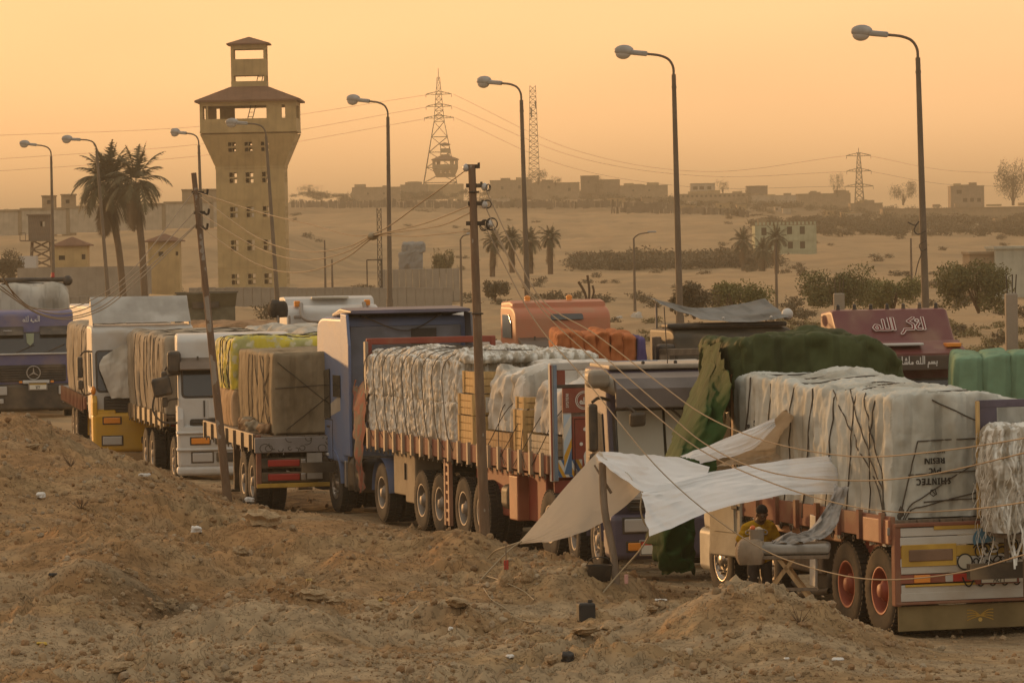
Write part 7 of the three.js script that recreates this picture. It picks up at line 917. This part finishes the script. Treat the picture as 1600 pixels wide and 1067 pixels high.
  decal('shirt_print', print(256, 96, words('EAT', '#2e2a20', '900 84px sans-serif')), .2, .075, t, .02, 1.285, .152, -.1);
  const pl = thing('plate', 'small pale plate held in the hands of the person in yellow', 'plate', toW(t, .0, 1.085, .315), .35); new MB().lathe([[.001, 0], [.06, 0], [.1, .018], [.102, .022], [.06, .006], [.001, .006]], 28).build('dish', plain([.55, .53, .5], .4), pl); new MB().sph(.05, 0, .02, 0, 1.1, .4, .9, 10).build('food', plain([.5, .42, .3], .9), pl);
}
function boxUVi2(g, name, m, parent) { g = boxUV(clean(g)); return mesh(name, g, m, parent); }
// ---------- stones and litter ----------
{
  const rm = std({ map: mkTex(256, (u, v) => { const a = fA(u, v), b = fB(u, v); return mix3([.42, .30, .17], [.34, .23, .12], a).map((x) => x * (.7 + .6 * b)); }, .8), roughness: .95, bumpMap: bump.sand, bumpScale: .02 });
  const geos = [1, 2, 3, 4, 5].map((s) => boxUV(clean(rockGeo(s * 9.7, 2))));
  const stone = (px, py, w, lab, o = {}) => { const p = onGround(px, py), d = -p.z, r = w / 2 * d / F, m = mesh(o.name || 'stone', geos[o.g ?? 0], rm); m.position.set(p.x, p.y + r * (o.up ?? .25), p.z); m.scale.set(r, r * (o.h ?? .8), r * (o.z ?? .9)); m.rotation.set(o.rx ?? .1, o.ry ?? rr(0, 6), o.rz ?? rr(-.3, .3)); return tag(m, lab, 'stone', o.grp); };
  stone(410, 820, 62, 'large pale slab of hardened earth right of the leaning pole foot', { h: .7, g: 1, rz: -.25, ry: .4 }); stone(374, 872, 26, 'round brown boulder on the slope below the large pale slab', { g: 2 }); stone(792, 916, 22, 'left of two pale upright stones beside the central pole', { h: 1.7, z: .7, rz: .05, ry: 0, g: 3, up: .6 }); stone(826, 914, 26, 'right of two pale upright stones beside the central pole', { h: 1.5, z: .8, rz: -.15, ry: 0, g: 4, up: .6 });
  stone(244, 955, 26, 'left of two brown boulders in the dark gravel patch at lower left', { g: 2 }); stone(268, 948, 22, 'right of two brown boulders in the dark gravel patch at lower left', { g: 3 }); stone(216, 990, 16, 'brown stone below the two boulders in the dark gravel patch'); stone(488, 946, 44, 'wide brown earth clod with a yellow scrap, lower centre left', { h: .6, g: 1 }); stone(522, 944, 36, 'greyish clod right of the wide brown clod', { h: .6, g: 4 }); stone(590, 956, 50, 'long low slab of earth with a dry yellow leaf, bottom centre', { h: .5, g: 0 }); stone(547, 916, 14, 'pair stone, pale round cobble in the hollow at centre', { g: 2 }); stone(535, 914, 12, 'smaller pale cobble beside the round cobble in the hollow', { g: 3 });
  stone(50, 705, 24, 'flat pale slab on top of the left mound', { h: .5, g: 1 }); stone(186, 1058, 46, 'long brown clod at the bottom edge, lower left', { h: .5, z: .6, g: 4, ry: .6 }); stone(862, 1034, 24, 'whitish stone beside the dark rag at the bottom', { g: 1 }); stone(1020, 962, 24, 'grey stone on the crest of the right mound', { g: 2, h: .6 }); stone(1145, 1000, 30, 'pale stone on the front slope of the right mound', { g: 3, h: .6 }); stone(955, 985, 40, 'broad pale slab in the slope below the awning post', { g: 0, h: .5 }); stone(915, 1000, 54, 'wide flat crust of earth below the black can', { g: 4, h: .35 }); stone(715, 955, 46, 'brown ridge of earth left of the two upright stones', { g: 1, h: .5 }); stone(325, 860, 18, 'small tan stone on the middle slope'); stone(200, 898, 20, 'small brown stone in the middle of the left path');
  const R = rng(321); for (let i = 0; i < 150; i++) { const px = 1600 * R(), py = lerpT([[0, 690], [200, 740], [400, 830], [600, 870], [1000, 960], [1200, 970], [1600, 1060]], px) + (340 - px * .17) * R(); if (py > 1064) continue; stone(px, py, 5 + 9 * R() ** 2, 'small loose clod among the rubble of the dirt mounds', { g: i % 5, grp: 'loose clods on the dirt mounds' }); }
  const lit = (name, lab, cat, px, py, s, m, dy = .02, ry = 0) => { const p = onGround(px, py), o = mesh(name, s.geo || s, m); o.position.set(p.x, p.y + dy, p.z); o.rotation.y = ry; boxUVi(o); return tag(o, lab, cat); };
  const bag = (w, h, seed) => softBox(w * .6, h * .6, w * .5, { cell: w / 16, r: h * .25, fold: w * .22, fq: 1.2 / w, fy: 1.0 / w, wr: w * .09, wq: 2.6 / w, bulge: 0, sag: w * .15, seed });
  const PW = plain([.62, .60, .56], .6), BK = plain([.02, .018, .016], .7);
  lit('plastic_bag', 'white plastic bag lying on the slope at centre left', 'bag', 306, 838, bag(.22, .15, 1), PW); lit('plastic_bag', 'crumpled white bag beside the large pale slab', 'bag', 389, 790, bag(.26, .16, 2), PW); lit('plastic_bag', 'pale plastic bag on the left mound slope', 'bag', 62, 780, bag(.2, .1, 3), PW); lit('plastic_scrap', 'torn white plastic at the edge of the track below the white truck', 'scrap', 225, 752, bag(.3, .08, 4), PW); lit('paper_cup', 'white crushed cup in the rubble at bottom centre', 'cup', 704, 993, bag(.09, .08, 5), PW); lit('paper_scrap', 'white paper scrap near the bottom edge at centre', 'scrap', 797, 1036, bag(.13, .03, 6), PW); lit('paper_scrap', 'white paper scrap on the track under the awning', 'scrap', 1033, 944, bag(.22, .04, 7), PW); lit('paper_scrap', 'pale scrap at the bottom edge on the right', 'scrap', 1310, 1040, bag(.2, .04, 8), PW); lit('paper_scrap', 'small pale scrap at the lower right corner', 'scrap', 1230, 1038, bag(.09, .03, 9), PW); lit('cloth_scrap', 'yellow scrap lying at lower left', 'scrap', 63, 1012, bag(.2, .04, 10), plain([.5, .33, .05], .8)); lit('dark_scrap', 'black scrap on the path at left', 'scrap', 82, 917, bag(.16, .07, 11), BK); lit('dark_rag', 'black crumpled rag beside the whitish stone at the bottom', 'rag', 887, 1038, bag(.2, .13, 12), BK); lit('dry_leaf', 'yellow dry leaf on the wide brown clod', 'leaf', 483, 928, bag(.12, .05, 13), plain([.45, .33, .12], .8), .12); lit('dry_leaf', 'yellow dry leaf on the long low slab', 'leaf', 595, 954, bag(.08, .04, 14), plain([.5, .36, .1], .8), .1);
  const pc = onGround(916, 970), jc = thing('black_can', 'square black plastic can half buried in the mound below the awning post', 'can', [pc.x, pc.y - .04, pc.z], .2); new MB().rbox(.21, .24, .18, 0, .12, 0, .03, 0, 0, 0, 3).build('can_body', BK, jc); new MB().cyl(.03, .03, .04, .05, .255, 0).build('cap', BK, jc);
  const pb = onGround(937, 912), bk = thing('black_bucket', 'blackened tin pot on the mound left of the awning post', 'bucket', [pb.x, pb.y - .02, pb.z], 0); new MB().lathe([[.001, .01], [.14, .01], [.17, .2], [.18, .21], [.16, .205], [.13, .03], [.001, .03]], 24).build('bucket_body', mk.rubber, bk); new MB().tube([[-.17, .2, 0], [-.1, .3, .03], [.1, .3, .03], [.17, .2, 0]], .008, 14).build('handle', mk.black, bk);
  [[[755, 925], [770, 942], [790, 958], [800, 966]], [[760, 908], [790, 926], [815, 926], [835, 946]], [[490, 965], [510, 968], [526, 985], [530, 992]], [[632, 944], [640, 936], [650, 930]], [[790, 966], [820, 975], [842, 985]]].forEach((l, i) => tag(new MB().tube(l.map(([x, y]) => { const p = onGround(x, y); p.y += .03; return p; }), .008, 20, 4).build('straw_cord', mk.rope), `pale cord lying on the rubble, ${['left of the upright stones', 'across the base of the upright stones', 'beside the greyish clod', 'in the hollow at centre', 'right of the brown ridge'][i]}`, 'cord'));
  const bp = (x, y, lab) => { const p = onGround(x, y), t = thing('dry_weed', lab, 'weed', p), b = new MB(), q = rng(x); for (let i = 0; i < 14; i++) b.rod([0, 0, 0], [(q() - .5) * .3, .06 + .16 * q(), (q() - .5) * .3], .006, .002, 4); b.build('stem', BARK, t); }; bp(1250, 985, 'small dry weed on the right mound below the padded table'); bp(110, 730, 'small dry weed on the left mound'); bp(126, 800, 'dry twig clump on the left slope');
}
// white graffiti-like blotches left on rubble heap behind the orange cab
{ const p = onFar(995, 500), m = mesh('pale_rock', boxUV(clean(rockGeo(5, 2))), plain([.5, .46, .4], .9)); m.position.copy(p); m.scale.set(.35, .5, .3); tag(m, 'whitish rock on the rubble heap behind the orange cab', 'rock'); const m2 = mesh('pale_rock', m.geometry, m.material); m2.position.copy(onFar(968, 501)); m2.scale.set(.2, .22, .2); tag(m2, 'smaller whitish rock left of the larger one behind the orange cab', 'rock'); }
const renderer = new THREE.WebGLRenderer({ antialias: true });
renderer.shadowMap.enabled = true; renderer.toneMapping = THREE.LinearToneMapping; renderer.toneMappingExposure = EXPOSURE;
renderer.render(scene, camera);
